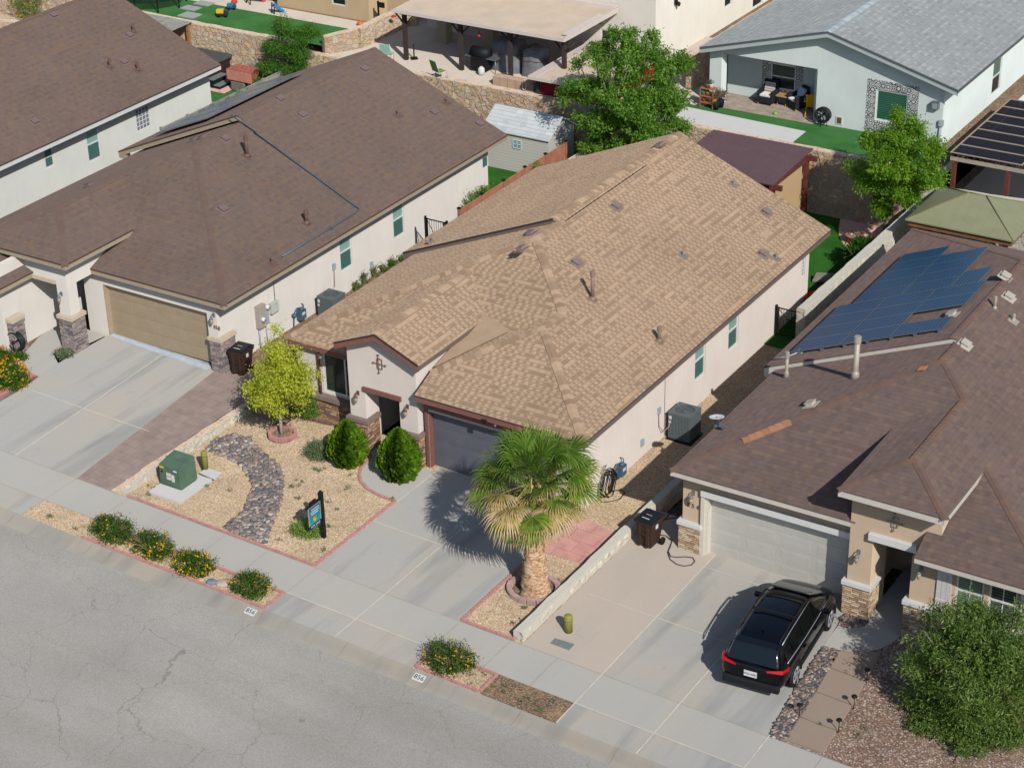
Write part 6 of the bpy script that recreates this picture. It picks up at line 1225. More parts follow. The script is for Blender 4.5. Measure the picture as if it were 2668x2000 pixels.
# ---------------------------------------------------------------- fan palm
def palmmat():
    return leaf('palm_leaf', [(60, 92, 26), (92, 126, 40), (128, 152, 60), (160, 158, 72), (200, 172, 112), (216, 190, 152)], .3, .5, .3)
M_palm = palmmat(); M_pet = plain('petiole', (116, 138, 52), .5, var=.15); M_petd = plain('petiole_dry', (190, 160, 104), .8, var=.15)
PB = Vector((-25.02, 40.27, -.1)); PT = thing('fan_palm', tuple(PB), 'fan palm with shaggy trunk and green and tan fronds beside the driveway', 'palm tree')
r = random.Random(5); top = PB+Vector((.02, -.05, 3.85))
mb = MB(); prof = []
n_ = 34
for i in range(n_+1):
    t = i/n_; rad = .21*(1-t)**3+.235+.03*math.sin(i*2.6); prof.append((rad if t < .93 else rad*.8, t*3.7))
mb.lathe(tuple(PB), prof, 18)
for v in range(len(mb.v)): x, y_, z_ = mb.v[v]; k = 1+r.uniform(-.1, .1); mb.v[v] = (PB.x+(x-PB.x)*k, PB.y+(y_-PB.y)*k, z_)
def barkpalm():
    t = NT('palm_trunk'); n = t.noise(t.vm('MULTIPLY', t.pos, (1, 1, 2.2)), 7, 5, .7, .6); z = t.sep(t.pos)[2]; c1 = t.ramp(n, [(.3, S((112, 78, 58))), (.44, S((180, 136, 102))), (.56, S((212, 182, 148))), (.68, S((232, 216, 190)))])
    return t.done(c1, .95, 0, .1, t.bump(n, 1.0, .06))
M_ptr = barkpalm(); mb.build('trunk', M_ptr, parent=PT)
mb = MB()
for i in range(230):   # leaf-base boots and peeling husks
    a = r.random()*6.28; z = r.uniform(.05, 3.0); rr = .245+.18*max(0, 1-z/.7)**2; b_ = PB+Vector((rr*math.cos(a), rr*math.sin(a), z)); out = Vector((math.cos(a), math.sin(a), 0)); s_ = Vector((-out.y, out.x, 0)); h_ = r.uniform(.1, .24); w_ = r.uniform(.03, .07); tl = r.uniform(-.35, .35)
    tip = b_+out*r.uniform(.05, .11)+Vector((0, 0, h_))+s_*tl*h_; mb.add([b_-s_*w_, b_+s_*w_, tip+s_*w_*.35, tip-s_*w_*.35], [(0, 1, 2, 3)])
mb.build('husks', rockmat('x', [(0,0,0)]) if False else plain('husk', (206, 168, 126), .9, var=.35, scale=9), parent=PT)
def frond(az, el, plen, blade, age, seed, sag):
    g = random.Random(seed); out = Vector((math.cos(az), math.sin(az), 0)); d0 = out*math.cos(el)+Vector((0, 0, math.sin(el))); st = top+out*.12+Vector((0, 0, g.uniform(-.45, .15)))
    P = [st]; d = d0.copy(); k = 6
    for i in range(k): d = (d+Vector((0, 0, -sag*.5/k))).normalized(); P.append(P[-1]+d*plen/k)
    hub = P[-1]; fw = d.normalized(); side = fw.cross(Vector((0, 0, 1))); side = side.normalized() if side.length > .1 else Vector((1, 0, 0)); up = side.cross(fw).normalized()
    roll = g.uniform(-.5, .5); side, up = side*math.cos(roll)+up*math.sin(roll), up*math.cos(roll)-side*math.sin(roll)
    V = []; F = []; R = []; ns = 34
    for i in range(ns):
        t = (i/(ns-1)-.5)*2; a = t*math.radians(118); L = blade*(1-.30*abs(t)**1.6)*g.uniform(.9, 1.06); dr = (fw*math.cos(a)+side*math.sin(a)+up*.12*math.cos(a*1.5)).normalized(); w_ = blade*.032
        ps = dr.cross(up).normalized(); fold = up*(.012 if i % 2 else -.012); p1 = hub+dr*L*.42+fold; dd = (dr+Vector((0, 0, -.18-.35*sag*g.uniform(.7, 1.3)))).normalized(); p2 = p1+dd*L*.28; dd2 = (dd+Vector((g.uniform(-.15, .15), g.uniform(-.15, .15), -.55-.5*sag))).normalized(); p3 = p2+dd2*L*.34
        b = len(V); V += [hub+dr*.03-ps*.006, hub+dr*.03+ps*.006, p1+ps*w_, p1-ps*w_, p2+ps*w_*.62, p2-ps*w_*.62, p3, p3]
        F += [(b, b+1, b+2, b+3), (b+3, b+2, b+4, b+5), (b+5, b+4, b+6, b+7)]; c0 = g.uniform(.05, .38); R += [min(1, c0+age*.35*(.4+abs(t)*.6)+(age > .75)*.35), min(1, c0+age*.85*g.uniform(.6, 1.1)), min(1, c0+.08+age*1.5*g.uniform(.6, 1.2)+(.25 if age > .3 else .1)*g.random())]
    V = np.array([tuple(v) for v in V]); Fq = np.array(F); o = meshnp('frond', V, Fq, np.array(R), M_palm, PT)
    mb = MB(); mb.tube(P, [.022, .02, .018, .016, .014, .012, .01], 5); pt = mb.build('petiole', M_petd if age > .8 else M_pet, parent=o)
k = 0
NF = 66
for i in range(NF):
    f_ = (i+.5)/NF; el = 84-160*f_**.85+r.uniform(-7, 7); az = i*2.39996+r.uniform(-.15, .15); az = az if el < 55 else az+.3
    tan_ = (el < 28 and el > -50 and r.random() < .36); age = 0 if el > 30 else (.85 if tan_ else (.14+.26*f_)); age = .95 if el < -66 else age
    k += 1; frond(az, math.radians(el), (1.12-.25*abs(el-5)/75)*r.uniform(.85, 1.1)*(1.0 if el > -50 else .8), .93*r.uniform(.85, 1.08), age, 200+k, max(.05, min(.95, .1+.9*f_+r.uniform(-.15, .15))))
# ---------------------------------------------------------------- utilities and yard things
M_ac = plain('ac_grey', (112, 122, 122), .5, metal=.1, var=.05); M_acd = plain('ac_dark', (30, 34, 36), .6)
def acunit(x0, x1, y0, y1, zb, zt, label):
    o = thing('air_conditioner', ((x0+x1)/2, (y0+y1)/2, zb), label, 'air conditioner', 'outdoor air conditioning units'); cx, cy = (x0+x1)/2, (y0+y1)/2; w_ = (x1-x0)/2; h_ = (y1-y0)/2
    mb = MB(); mb.box(x0-.05, x1+.05, y0-.05, y1+.05, zb-.06, zb+.03); mb.build('pad', M_acd, parent=o)
    mb = MB(); mb.box(x0+.02, x1-.02, y0+.02, y1-.02, zb+.03, zt-.05); 
    n = 15
    for i in range(n):
        for (a, b) in ((y0+(y1-y0)*(i+.25)/n, y0+(y1-y0)*(i+.75)/n),): mb.box(x1-.02, x1, a, b, zb+.06, zt-.06); mb.box(x0, x0+.02, a, b, zb+.06, zt-.06)
        a, b = x0+(x1-x0)*(i+.25)/n, x0+(x1-x0)*(i+.75)/n; mb.box(a, b, y0, y0+.02, zb+.06, zt-.06); mb.box(a, b, y1-.02, y1, zb+.06, zt-.06)
    mb.build('casing', M_ac, parent=o, bevel=.01)
    mb = MB(); N = 32; R = min(w_, h_)*.8; V = []
    for k in range(N):
        a = 2*math.pi*k/N; c, s = math.cos(a), math.sin(a); q = max(abs(c), abs(s)); V += [(cx+R*c, cy+R*s, zt), (cx+w_*c/q*(1.0), cy+h_*s/q, zt), (cx+w_*c/q, cy+h_*s/q, zt-.06), (cx+R*c, cy+R*s, zt-.09)]
    F = []
    for k in range(N): a, b = 4*k, 4*((k+1) % N); F += [(a, b, b+1, a+1)[::-1], (a+1, b+1, b+2, a+2)[::-1], (a, a+3, b+3, b)[::-1]]
    mb.add(V, F); tp = mb.build('top_panel', M_ac, parent=o)
    mb = MB(); mb.lathe((cx, cy, zt-.10), [(R, 0), (R*.98, .005)], 28); mb.build('fan_well', M_acd, parent=o)
    mb = MB(); mb.lathe((cx, cy, zt-.075), [(.09, 0), (.09, .05), (.05, .06)], 12)
    for k in range(4): a = math.pi/2*k+.4; mb.add([(cx+.08*math.cos(a), cy+.08*math.sin(a), zt-.06), (cx+R*.92*math.cos(a-.18), cy+R*.92*math.sin(a-.18), zt-.075), (cx+R*.92*math.cos(a+.32), cy+R*.92*math.sin(a+.32), zt-.05)], [(0, 1, 2)])
    mb.build('fan', M_ac, parent=o); mb = MB()
    for q in (.25, .42, .58, .75, .92): mb.tube([(cx+R*q*math.cos(a), cy+R*q*math.sin(a), zt+.004) for a in [2*math.pi*k/24 for k in range(25)]], .004, 4, cap=False)
    for k in range(8): a = math.pi/4*k; mb.tube([(cx+.06*math.cos(a), cy+.06*math.sin(a), zt+.008), (cx+R*math.cos(a), cy+R*math.sin(a), zt+.004)], .005, 4)
    mb.build('guard', M_ac, parent=o)
    mb = MB(); mb.box(x0+.04, x0+.14, y0-.006, y0-.001, zt-.24, zt-.12); mb.box(x0+.03, x0+.12, y0-.006, y0-.001, zt-.38, zt-.30); mb.build('label_plate', M_white, parent=o)
    return o
acunit(-25.86, -25.05, 49.98, 50.78, -.05, .94, 'grey air conditioning unit on the gravel beside the tan-roofed house')
acunit(-40.72, -39.98, 50.95, 51.7, .37, 1.22, 'blue-grey air conditioning unit beside the brown-roofed house, half hidden by the tan roof')
# wall-side service gear
def wiring(name, label, cat, parts, loc):
    o = thing(name, loc, label, cat)
    for nm, mb, m in parts: mb.build(nm, m, parent=o)
    return o
M_boxg = plain('box_blue_grey', (176, 188, 196), .45, var=.08); M_boxt = plain('box_taupe', (186, 172, 160), .5, var=.06); M_boxp = plain('box_pale_green', (206, 212, 198), .5, var=.05); M_gas = plain('gas_blue_grey', (84, 108, 124), .45, var=.1); M_cop = plain('hose_black', (42, 38, 36), .5, var=.1)
def gasmeter(x, y, z, label):
    a, b, c = MB(), MB(), MB(); a.tube([(x+.02, y-.22, z-.1), (x+.1, y-.22, z+.55), (x+.1, y-.05, z+.7), (x+.12, y+.1, z+.66)], .025, 8); a.tube([(x+.12, y+.3, z+.5), (x+.1, y+.34, z+.7), (x-.02, y+.34, z+.7)], .02, 8); a.lathe((x+.1, y-.22, z+.42), [(.05, 0), (.1, .05), (.1, .1), (.04, .15)], 12)
    b.box(x+.04, x+.24, y-.02, y+.3, z+.22, z+.58); b.lathe((x+.16, y+.14, z+.58), [(.1, 0), (.08, .08), (.03, .1)], 12); c.box(x+.241, x+.25, y+.06, y+.22, z+.4, z+.5)
    return wiring('gas_meter', label, 'gas meter', (('pipe', a, M_gas), ('meter', b, M_gas), ('dial', c, M_white)), (x, y, z))
gasmeter(-26.0, 46.75, -.05, 'blue-grey gas meter by the black garden hose on the pinkish wall'); gasmeter(-41.0, 50.05, .38, 'blue-grey gas meter on the white wall of the house numbered 858')
a, b, c = MB(), MB(), MB(); a.box(-41, -40.82, 47.8, 48.2, 1.2, 2.05); b.lathe((-40.72, 48.0, 1.62), [(0, 0)]*2, 4) if False else None
c.tube([(-40.83, 47.95, 1.55), (-40.70, 47.95, 1.55)], .085, 14); c2 = MB(); c2.tube([(-40.95, 48.33, 1.85), (-40.78, 48.33, 1.85)], .085, 14)
b.box(-41, -40.9, 48.26, 48.44, 1.2, 1.75); b.tube([(-40.95, 47.9, 1.2), (-40.95, 47.9, .35)], .03, 6); b.tube([(-40.95, 48.3, 1.2), (-40.95, 48.3, .35)], .02, 6)
wiring('electric_meter_box', 'taupe electric meter box with two white dials on the white wall', 'electric meter', (('cabinet', a, M_boxt), ('conduit', b, M_boxg), ('dial', c, M_white), ('dial', c2, M_white)), (-41, 48, .4))
a, b = MB(), MB(); a.box(-41, -40.86, 48.57, 48.98, 1.45, 1.85); b.tube([(-40.95, 48.9, 1.85), (-40.95, 48.9, 3.15)], .012, 5); b.box(-40.86, -40.85, 48.8, 48.86, 1.72, 1.8)
wiring('cable_box', 'pale green cable box with a red tag on the white wall', 'cable box', (('cabinet', a, M_boxp), ('cable', b, M_boxt)), (-41, 48.8, 1.4))
def outlet(x, y, z, label, cable=None):
    a = MB(); a.box(x, x+.08, y-.07, y+.07, z-.11, z+.11); o = thing('outlet_box', (x, y, z), label, 'outlet box'); a.build('box', M_boxg, parent=o)
    if cable: b = MB(); b.tube(cable, .015, 6); b.build('cable', M_boxt, parent=o)
outlet(-41, 52.4, 1.75, 'grey disconnect box above the half-hidden outdoor unit', [(-40.95, 52.4, 1.65), (-40.9, 52.3, 1.0), (-40.8, 51.7, .9)]); outlet(-41, 54.7, .9, 'small pale outlet box on the white wall between the side windows')
outlet(-26.03, 49.62, 1.12, 'grey disconnect box with a looping cable beside the nearer outdoor unit', [(-25.99, 49.62, 1.0), (-25.98, 49.62, .55), (-25.9, 49.75, .3), (-25.8, 49.95, .42), (-25.8, 50.0, .62)]); outlet(-26.03, 48.5, .5, 'small pale outlet box low on the pinkish wall')
mb = MB(); mb.tube([(-26.01, 50.05, 0), (-26.01, 50.05, 2.75)], .008, 4); mb.build('wall_line', plain('line_pink', (190, 160, 152), .8), parent=H6)
# hoses
mb = MB(); rr = random.Random(4); cx, cy, cz = -25.85, 45.95, .35
for i in range(9):
    ry_, rz_ = rr.uniform(.28, .46), rr.uniform(.33, .5); dy, dz = rr.uniform(-.05, .05), rr.uniform(-.08, .04); ox = rr.uniform(-.02, .16)
    mb.tube([(cx+ox+.03*math.sin(3*t), cy+dy+ry_*math.cos(t), cz+dz+rz_*math.sin(t)) for t in [2*math.pi*j/22 for j in range(23)]], .013, 6, cap=False)
mb.tube([(cx+.02, cy+.1, .0), (cx+.25, cy+.45, -.03), (cx+.45, cy+.35, -.03), (cx+.5, cy-.05, -.03), (cx+.3, cy-.35, -.03), (cx+.1, cy-.5, -.02), (cx, cy-.4, .3)], .013, 6)
ho = thing('garden_hose', (cx, cy, -.05), 'black garden hose hung in loops on a hanger by the pinkish wall', 'hose'); mb.build('coils', M_cop, parent=ho); mb = MB(); mb.tube([(-26.0, cy-.12, .7), (-25.9, cy-.12, .98), (-25.9, cy+.05, .98), (-26.0, cy+.05, .7)], .012, 5); mb.tube([(-25.95, cy-.3, .5), (-25.85, cy-.45, -.05)], .025, 6); mb.build('hanger', M_steel, parent=ho)
mb = MB(); P = [GP(T(2,2,*q), .02) for q in ((1455,1140),(1350,1160),(1330,1210),(1275,1265),(1300,1240),(1455,1218))]; mb.tube(P, .02, 6)
P = [GP(T(2,2,*q), .02) for q in ((1260,1368),(1310,1375),(1360,1420),(1345,1470),(1325,1510),(1345,1570),(1400,1610),(1460,1625),(1520,1615),(1550,1585),(1530,1555),(1470,1548),(1400,1552),(1350,1545),(1330,1500),(1350,1450),(1365,1410),(1320,1385))]; mb.tube(P, .02, 6)
setp(mb.build('garden_hose', plain('hose_grey', (78, 78, 80), .5)), 'dark grey hose lying in loops on the driveway by the bin', 'hose')
def hosereel(c, label, s=.36):
    o = thing('hose_reel', c, label, 'hose reel'); mb = MB(); rr = random.Random(int(abs(c[0])*10)); c = Vector(c)
    for i in range(10): rx = s*rr.uniform(.72, 1.0); mb.tube([(c.x+rx*math.cos(t), c.y+(i-5)*.028, c.z+s+.12+rx*.95*math.sin(t)) for t in [2*math.pi*j/20 for j in range(21)]], .016, 6, cap=False)
    mb.build('coils', plain('hose_dark_green', (44, 54, 48), .4), parent=o); mb = MB(); mb.tube([(c.x, c.y-.22, c.z+s+.12), (c.x, c.y+.2, c.z+s+.12)], .05, 12); mb.tube([(c.x-.2, c.y, c.z), (c.x-.1, c.y, c.z+s*2.3), (c.x+.1, c.y, c.z+s*2.3), (c.x+.2, c.y, c.z)], .014, 6); mb.tube([(c.x, c.y-.2, c.z), (c.x, c.y-.2, c.z+.5)], .014, 5); mb.build('stand', M_blk, parent=o); return o
p = GP(T(0,1,155,1385), 0); hosereel((p[0], p[1], p[2]), 'dark green hose coiled on a round stand beside the far left pillar')
hosereel((-30.3, 71.95, 2.66), 'dark green hose coil hanging low on the pale grey wall beside the pet door', .34)
# transformer, bollards, covers
TR = thing('transformer_box', (-37.86, 39.9, 0), 'green metal utility transformer box on a concrete pad', 'transformer'); M_tr = plain('transformer_green', (96, 122, 100), .55, var=.14, scale=2.2)
zt_ = .03
mb = MB(); mb.box(-38.35, -37.1, 38.85, 40.45, -.1, .04); mb.build('pad', M_greyc, parent=TR, bevel=.01); mb = MB(); mb.box(-38.27, -37.47, 39.42, 40.14, .04, .1); mb.build('plinth', M_tr, parent=TR)
mb = MB(); mb.add([(-38.3, 39.38, .1), (-37.44, 39.38, .1), (-37.44, 40.18, .1), (-38.3, 40.18, .1), (-38.28, 39.40, .80), (-37.46, 39.40, .80), (-37.46, 40.16, .93), (-38.28, 40.16, .93)], [(0,3,2,1),(4,5,6,7),(0,1,5,4),(1,2,6,5),(2,3,7,6),(3,0,4,7)]); mb.box(-38.30, -37.44, 39.76, 39.80, .862, .89); cas = mb.build('casing', M_tr, parent=TR, bevel=.012)
mb = MB(); mb.box(-38.22, -37.52, 39.372, 39.379, .16, .72); mb.build('door', M_tr, parent=TR)
mb = MB(); mb.box(-38.24, -38.06, 39.365, 39.371, .70, .76); mb.build('yellow_sticker', plain('sticker_yellow', (240, 200, 20), .5), parent=TR); mb = MB(); mb.box(-37.68, -37.54, 39.362, 39.37, .68, .74); mb.box(-37.98, -37.8, 39.362, 39.37, .34, .58); mb.box(-37.78, -37.66, 39.362, 39.37, .30, .55); wl = mb.build('warning_label', M_white, parent=TR)
mb = MB(); mb.box(-37.97, -37.81, 39.357, 39.361, .45, .475); mb.box(-37.95, -37.83, 39.357, 39.361, .56, .57); mb.build('red_print', plain('print_red', (214, 70, 40), .5), parent=TR)
mb = MB(); mb.box(-38.18, -38.12, 39.35, 39.371, .56, .60); mb.build('latch', M_blk, parent=TR)
M_ol = plain('bollard_olive', (152, 148, 76), .6, var=.1)
def bollard(x, y, zb, h, r, label):
    mb = MB(); mb.lathe((x, y, zb), [(r, 0), (r, h-.06), (r*.98, h-.03), (r*.75, h), (r*.3, h+.012)], 20); mb.lathe((x, y, zb), [(r*1.04, h-.16), (r*1.04, h-.10)], 20); setp(mb.build('bollard', M_ol), label, 'bollard')
bollard(-37.62, 40.78, .0, .74, .10, 'olive green marker post behind the transformer box'); bollard(-23.25, 39.14, -.14, .56, .12, 'olive green marker post on the tan concrete beside the low wall')
def cover(pts, off, m, label, name='utility_cover'):
    mb = MB(); mb.slab(faceup([(x, y, pz(x)+off) for x, y in pts]), .05); setp(mb.build(name, m, bevel=.006), label, 'utility cover')
cover(gxy(T(0,2,1645,860), T(0,2,1700,820), T(0,2,1825,858), T(0,2,1765,912), off=-.2), -.17, M_greyc, 'square concrete utility cover beside the transformer')
cover(gxy(T(2,3,360,620), T(2,3,400,580), T(2,3,560,628), T(2,3,515,678)), .03, plain('cover_green_grey', (132, 142, 134), .7, var=.12), 'worn green-grey utility cover on the tan concrete')
cover(gxy(T(2,3,562,545), T(2,3,615,487), T(2,3,768,545), T(2,3,712,603)), .02, M_tanc, 'concrete coloured utility cover beside the olive marker post')
# for sale sign
SG = thing('sale_sign', (-31.87, 39.36, 0), 'for sale sign on a black post in the gravel yard', 'sign')
mb = MB(); mb.box(-31.93, -31.81, 39.30, 39.42, -.05, 1.68); mb.add([(-31.94, 39.29, 1.68), (-31.80, 39.29, 1.68), (-31.80, 39.43, 1.68), (-31.94, 39.43, 1.68), (-31.87, 39.36, 1.78)], [(0,1,4),(1,2,4),(2,3,4),(3,0,4)]); mb.build('post', M_blk, parent=SG, bevel=.005)
mb = MB(); mb.box(-31.9, -31.84, 38.62, 39.3, 1.46, 1.53); mb.box(-31.89, -31.85, 38.8, 39.1, 1.53, 1.62); mb.build('arm', M_blk, parent=SG)
def signmat():
    t = NT('sign_panel_teal'); z = t.sep(t.pos)[2]; return t.done(t.mix(t.mr(z, .85, 1.42), S((22, 170, 168)), S((14, 96, 150))), .3, 0, .4)
mb = MB(); mb.box(-31.878, -31.862, 38.74, 39.28, .84, 1.42); pn = mb.build('panel', signmat(), parent=SG); mb = MB()
for q in ((38.72, 38.74, .82, 1.44), (39.28, 39.3, .82, 1.44), (38.74, 39.28, 1.42, 1.44)): mb.box(-31.88, -31.86, *q)
mb.build('panel_frame', plain('sign_frame_tan', (196, 180, 130), .5), parent=SG)
mb = MB(); mb.box(-31.878, -31.862, 38.74, 39.28, .70, .83); mb.build('rider', plain('rider_navy', (16, 44, 96), .4), parent=SG)
RX = (math.pi/2, 0, math.pi/2)
text_obj('lettering', 'FOR SALE', .105, M_white, SG, (-31.858, 39.01, .765), RX, .002)
mb = MB()
for z_, a_, b_ in ((1.32, 38.86, 39.22), (1.24, 38.82, 39.22), (1.17, 38.84, 39.18)):
    y_ = a_; q = random.Random(int(z_*100))
    while y_ < b_: w_ = q.uniform(.015, .03); mb.box(-31.861, -31.858, y_, y_+w_, z_-.018, z_+.018); y_ += w_+.012
mb.build('small_print', M_white, parent=SG)
mb = MB(); mb.smooth = False; mb.add([(-31.857, 39.0+.075*math.cos(a), .99+.085*math.sin(a)) for a in [2*math.pi*k/18 for k in range(18)]], [tuple(range(18))]); mb.add([(-31.861, 39.0+.075*math.cos(a), .99+.085*math.sin(a)) for a in [2*math.pi*k/18 for k in range(18)]], [tuple(range(17, -1, -1))])
def balm():
    t = NT('emblem_red_yellow'); s_ = t.sep(t.pos); return t.done(t.mix(t.mr(t.math('ADD', s_[2], t.math('MULTIPLY', s_[1], .8)), 32.12, 32.28), S((240, 200, 50)), S((222, 70, 40))), .4)
mb.build('round_emblem', balm(), parent=SG)
# wheeled bins
M_bin = plain('bin_brown', (70, 50, 42), .55, var=.1, scale=4); M_lid = plain('lid_black', (32, 36, 40), .35, var=.1, spec=.5); M_tyre = plain('tyre', (30, 30, 31), .8, var=.1)
def bin_(loc, rot, label):
    o = thing('wheeled_bin', loc, label, 'bin', 'brown wheeled bins with black lids', rot)
    def mk(m, name, mat, par=o, bevel=0): x = m.build(name, mat, local=True, bevel=bevel); x.parent = par; return x
    mb = MB(); b, t, h = .23, .31, .95
    V = [(-b, -b, .06), (b, -b, .06), (b, b, .1), (-b, b, .1), (-t, -t, h), (t, -t, h), (t, t+.04, h), (-t, t+.04, h)]; mb.add(V, [(0,3,2,1),(4,5,6,7),(0,1,5,4),(1,2,6,5),(2,3,7,6),(3,0,4,7)])
    mb.box(-t-.02, t+.02, -t-.03, t+.05, h-.1, h); mb.box(-.2, -.08, -.32, -.2, .1, .85); mb.box(.08, .2, -.32, -.2, .1, .85)
    body = mk(mb, 'body', M_bin, bevel=.02); mb = MB(); mb.box(-.08, .08, -.335, -.3, .5, .56); mk(mb, 'lift_bar', M_bin)
    mb = MB(); mb.add([(-t-.04, -t-.06, h+.005), (t+.04, -t-.06, h+.005), (t+.04, t+.06, h+.03), (-t-.04, t+.06, h+.03), (-t+.05, -t+.06, h+.07), (t-.05, -t+.06, h+.07), (t-.05, t-.02, h+.1), (-t+.05, t-.02, h+.1)], [(0,3,2,1),(4,5,6,7),(0,1,5,4),(1,2,6,5),(2,3,7,6),(3,0,4,7)]); lid = mk(mb, 'lid', M_lid, bevel=.02)
    mb = MB(); mb.tube([(-t+.03, t+.12, h-.02), (t-.03, t+.12, h-.02)], .018, 6); mb.box(-t+.03, -t+.07, t, t+.13, h-.04, h); mb.box(t-.07, t-.03, t, t+.13, h-.04, h); mk(mb, 'handle', M_lid)
    for sx in (-1, 1): mb = MB(); mb.tube([(sx*.28, b+.03, .12), (sx*.34, b+.03, .12)], .12, 16); mk(mb, 'wheel', M_tyre)
    mb = MB(); mb.box(-.13, .13, -.2, -.17, h+.072, h+.078); mb.box(-.1, .1, .0, .012, h+.085, h+.092); mk(mb, 'lid_marking', M_white); mb = MB(); mb.box(-.305, -.298, -.1, .02, .7, .85); mb.box(.3, .312, -.1, .02, .7, .85); mk(mb, 'side_sticker', M_white)
    return o
bin_((-40.38, 46.15, .37), math.radians(4), 'brown wheeled bin with black lid between the grey stone pillar and the golden tree'); bin_((-23.42, 44.18, -.13), math.radians(-6), 'brown wheeled bin with black lid standing on the tan concrete by the low wall')
# path lights
for i, (q, lb) in enumerate((((3,3,683,1355), 'small dark path light nearest the pavement'), ((3,3,808,1160), 'small dark path light second from the pavement, on the gravel side'), ((3,3,915,940), 'small dark path light closest to the big bush'), ((3,3,360,1230), 'small dark path light among the loose river rock'))):
    p = GP(T(*q), 0); o = thing('path_light', tuple(p), lb, 'path light', 'small dark lights along the brown path'); mb = MB(); mb.tube([p, p+np.array([.01, .0, .42])], .012, 6); mb.build('stake', M_blk, parent=o); mb = MB(); mb.lathe((p[0], p[1], p[2]+.36), [(.03, 0), (.04, .05), (.085, .06), (.075, .085), (.02, .1)], 14); mb.build('lamp_head', M_blk, parent=o)
# loose rocks, kerb numbers
for q, s_, c_, lb in (((0,3,1738,105), .16, (124, 140, 156), 'smooth blue-grey rock lying in the kerb strip'), ((0,3,1830,120), .2, (196, 176, 160), 'pale pointed rock lying in the kerb strip beside the twiggy bush')):
    p = GP(T(*q), .05); stones_ = MB(); stones_.lathe((p[0], p[1], p[2]-.05), [(s_*1.0, 0), (s_*1.05, s_*.3), (s_*.6, s_*.55), (s_*.1, s_*.62)], 7, smooth=False); setp(stones_.build('rock', plain('rock'+str(c_[0]), c_, .8, var=.15), bevel=.02), lb, 'rock')
M_num = plain('number_black', (44, 46, 48), .7); M_plq = plain('painted_white', (222, 222, 216), .8, var=.06, scale=12)
for q0, q1, lb in ((T(0,3,2000,345), T(0,3,2105,360), 'white painted kerb marking with house number 856 by the flowered strip'), (T(1,3,1298,890), T(1,3,1410,905), 'white painted kerb marking with house number 856 left of the lone bush')):
    x0, x1 = GP(q0)[0], GP(q1)[0]; yk, zk_ = 35.245, -.045; tilt = math.atan2(.054, .15)
    o = thing('kerb_number', ((x0+x1)/2, yk, pz((x0+x1)/2)+zk_), lb, 'kerb number', 'painted kerb numbers'); mb = MB(); hy = .11
    mb.slab(faceup([(x0, yk-hy, pz(x0)+zk_-hy*.33+.006), (x1, yk-hy, pz(x1)+zk_-hy*.33+.006), (x1, yk+hy, pz(x1)+zk_+hy*.33+.006), (x0, yk+hy, pz(x0)+zk_+hy*.33+.006)]), .003); mb.build('paint', M_plq, parent=o)
    xm2 = (x0+x1)/2; text_obj('digits', '856', .21, M_num, o, (xm2, yk, pz(xm2)+zk_+.010), (tilt, 0, 0), .002).rotation_euler = (math.atan(.33), math.atan(.029), 0)
# ---------------------------------------------------------------- rear yard things
p = G(T(3,1,810,470), .05); BW = thing('planter_bowl', (p[0], p[1], .02), 'round terracotta bowl planter with stones on the pink flagstones', 'planter'); mb = MB(); mb.lathe((p[0], p[1], .02), [(.22, 0), (.36, .3), (.38, .32), (.33, .32), (.31, .26)], 22); mb.build('bowl', plain('terracotta', (182, 104, 80), .8, var=.12), parent=BW); mb = MB(); mb.lathe((p[0], p[1], .27), [(.32, 0), (.31, .02)], 22); mb.build('soil', M_mauve, parent=BW)
for i in range(5): mb = MB(); a = i*1.3; mb.lathe((p[0]+.17*math.cos(a), p[1]+.17*math.sin(a), .28), [(.04, 0), (.05, .02), (.02, .05)], 7); mb.build('pebble', (M_white, plain('teal_pebble', (60, 150, 120), .5))[i % 2], parent=BW)
CH = thing('cornhole_board', (-26.2, 63.1, 0), 'grey cornhole game board with a round hole on the lawn', 'game board'); mb = MB(); P = [G(T(3,1,*q), z) for q, z in (((505,725), .32), ((690,738), .38), ((640,800), .12), ((470,790), .1))]; mb.slab(faceup([tuple(x) for x in P]), .07); mb.build('board', plain('board_grey', (138, 130, 118), .7, var=.15), parent=CH); hc = G(T(3,1,632,755), .36); mb = MB(); mb.lathe((hc[0], hc[1], .335), [(.07, 0), (.065, .012)], 14); mb.build('hole', M_acd, parent=CH)
WB = thing('wheelbarrow', (-25.5, 61.0, 0), 'orange wheelbarrow tub behind the end of the stone wall', 'wheelbarrow'); mb = MB(); c = G(T(3,1,500,940), .4); mb.add([(c[0]-.22, c[1]-.25, .2), (c[0]+.22, c[1]-.25, .2), (c[0]+.22, c[1]+.22, .2), (c[0]-.22, c[1]+.22, .2), (c[0]-.34, c[1]-.36, .5), (c[0]+.34, c[1]-.36, .5), (c[0]+.34, c[1]+.34, .5), (c[0]-.34, c[1]+.34, .5)], [(0,3,2,1),(0,1,5,4),(1,2,6,5),(2,3,7,6),(3,0,4,7),(0,1,2,3)]); mb.build('tub', plain('barrow_orange', (232, 84, 34), .45), parent=WB)
mb = MB(); mb.tube([(c[0]+.1, c[1]+.35, .3), (c[0]-.45, c[1]-.1, .35), (c[0]-.8, c[1]-.3, .45)], .018, 6); mb.tube([(c[0]-.1, c[1]-.4, .3), (c[0]-.55, c[1]-.35, .35), (c[0]-.85, c[1]-.5, .45)], .018, 6); mb.tube([(c[0]-.4, c[1]-.1, .3), (c[0]-.4, c[1]-.1, 0)], .016, 6); mb.build('handles', plain('rust_steel', (92, 56, 46), .6), parent=WB); mb = MB(); mb.tube([(c[0]+.42, c[1]-.04, .17), (c[0]+.42, c[1]+.04, .17)], .17, 16); mb.build('wheel', M_tyre, parent=WB)
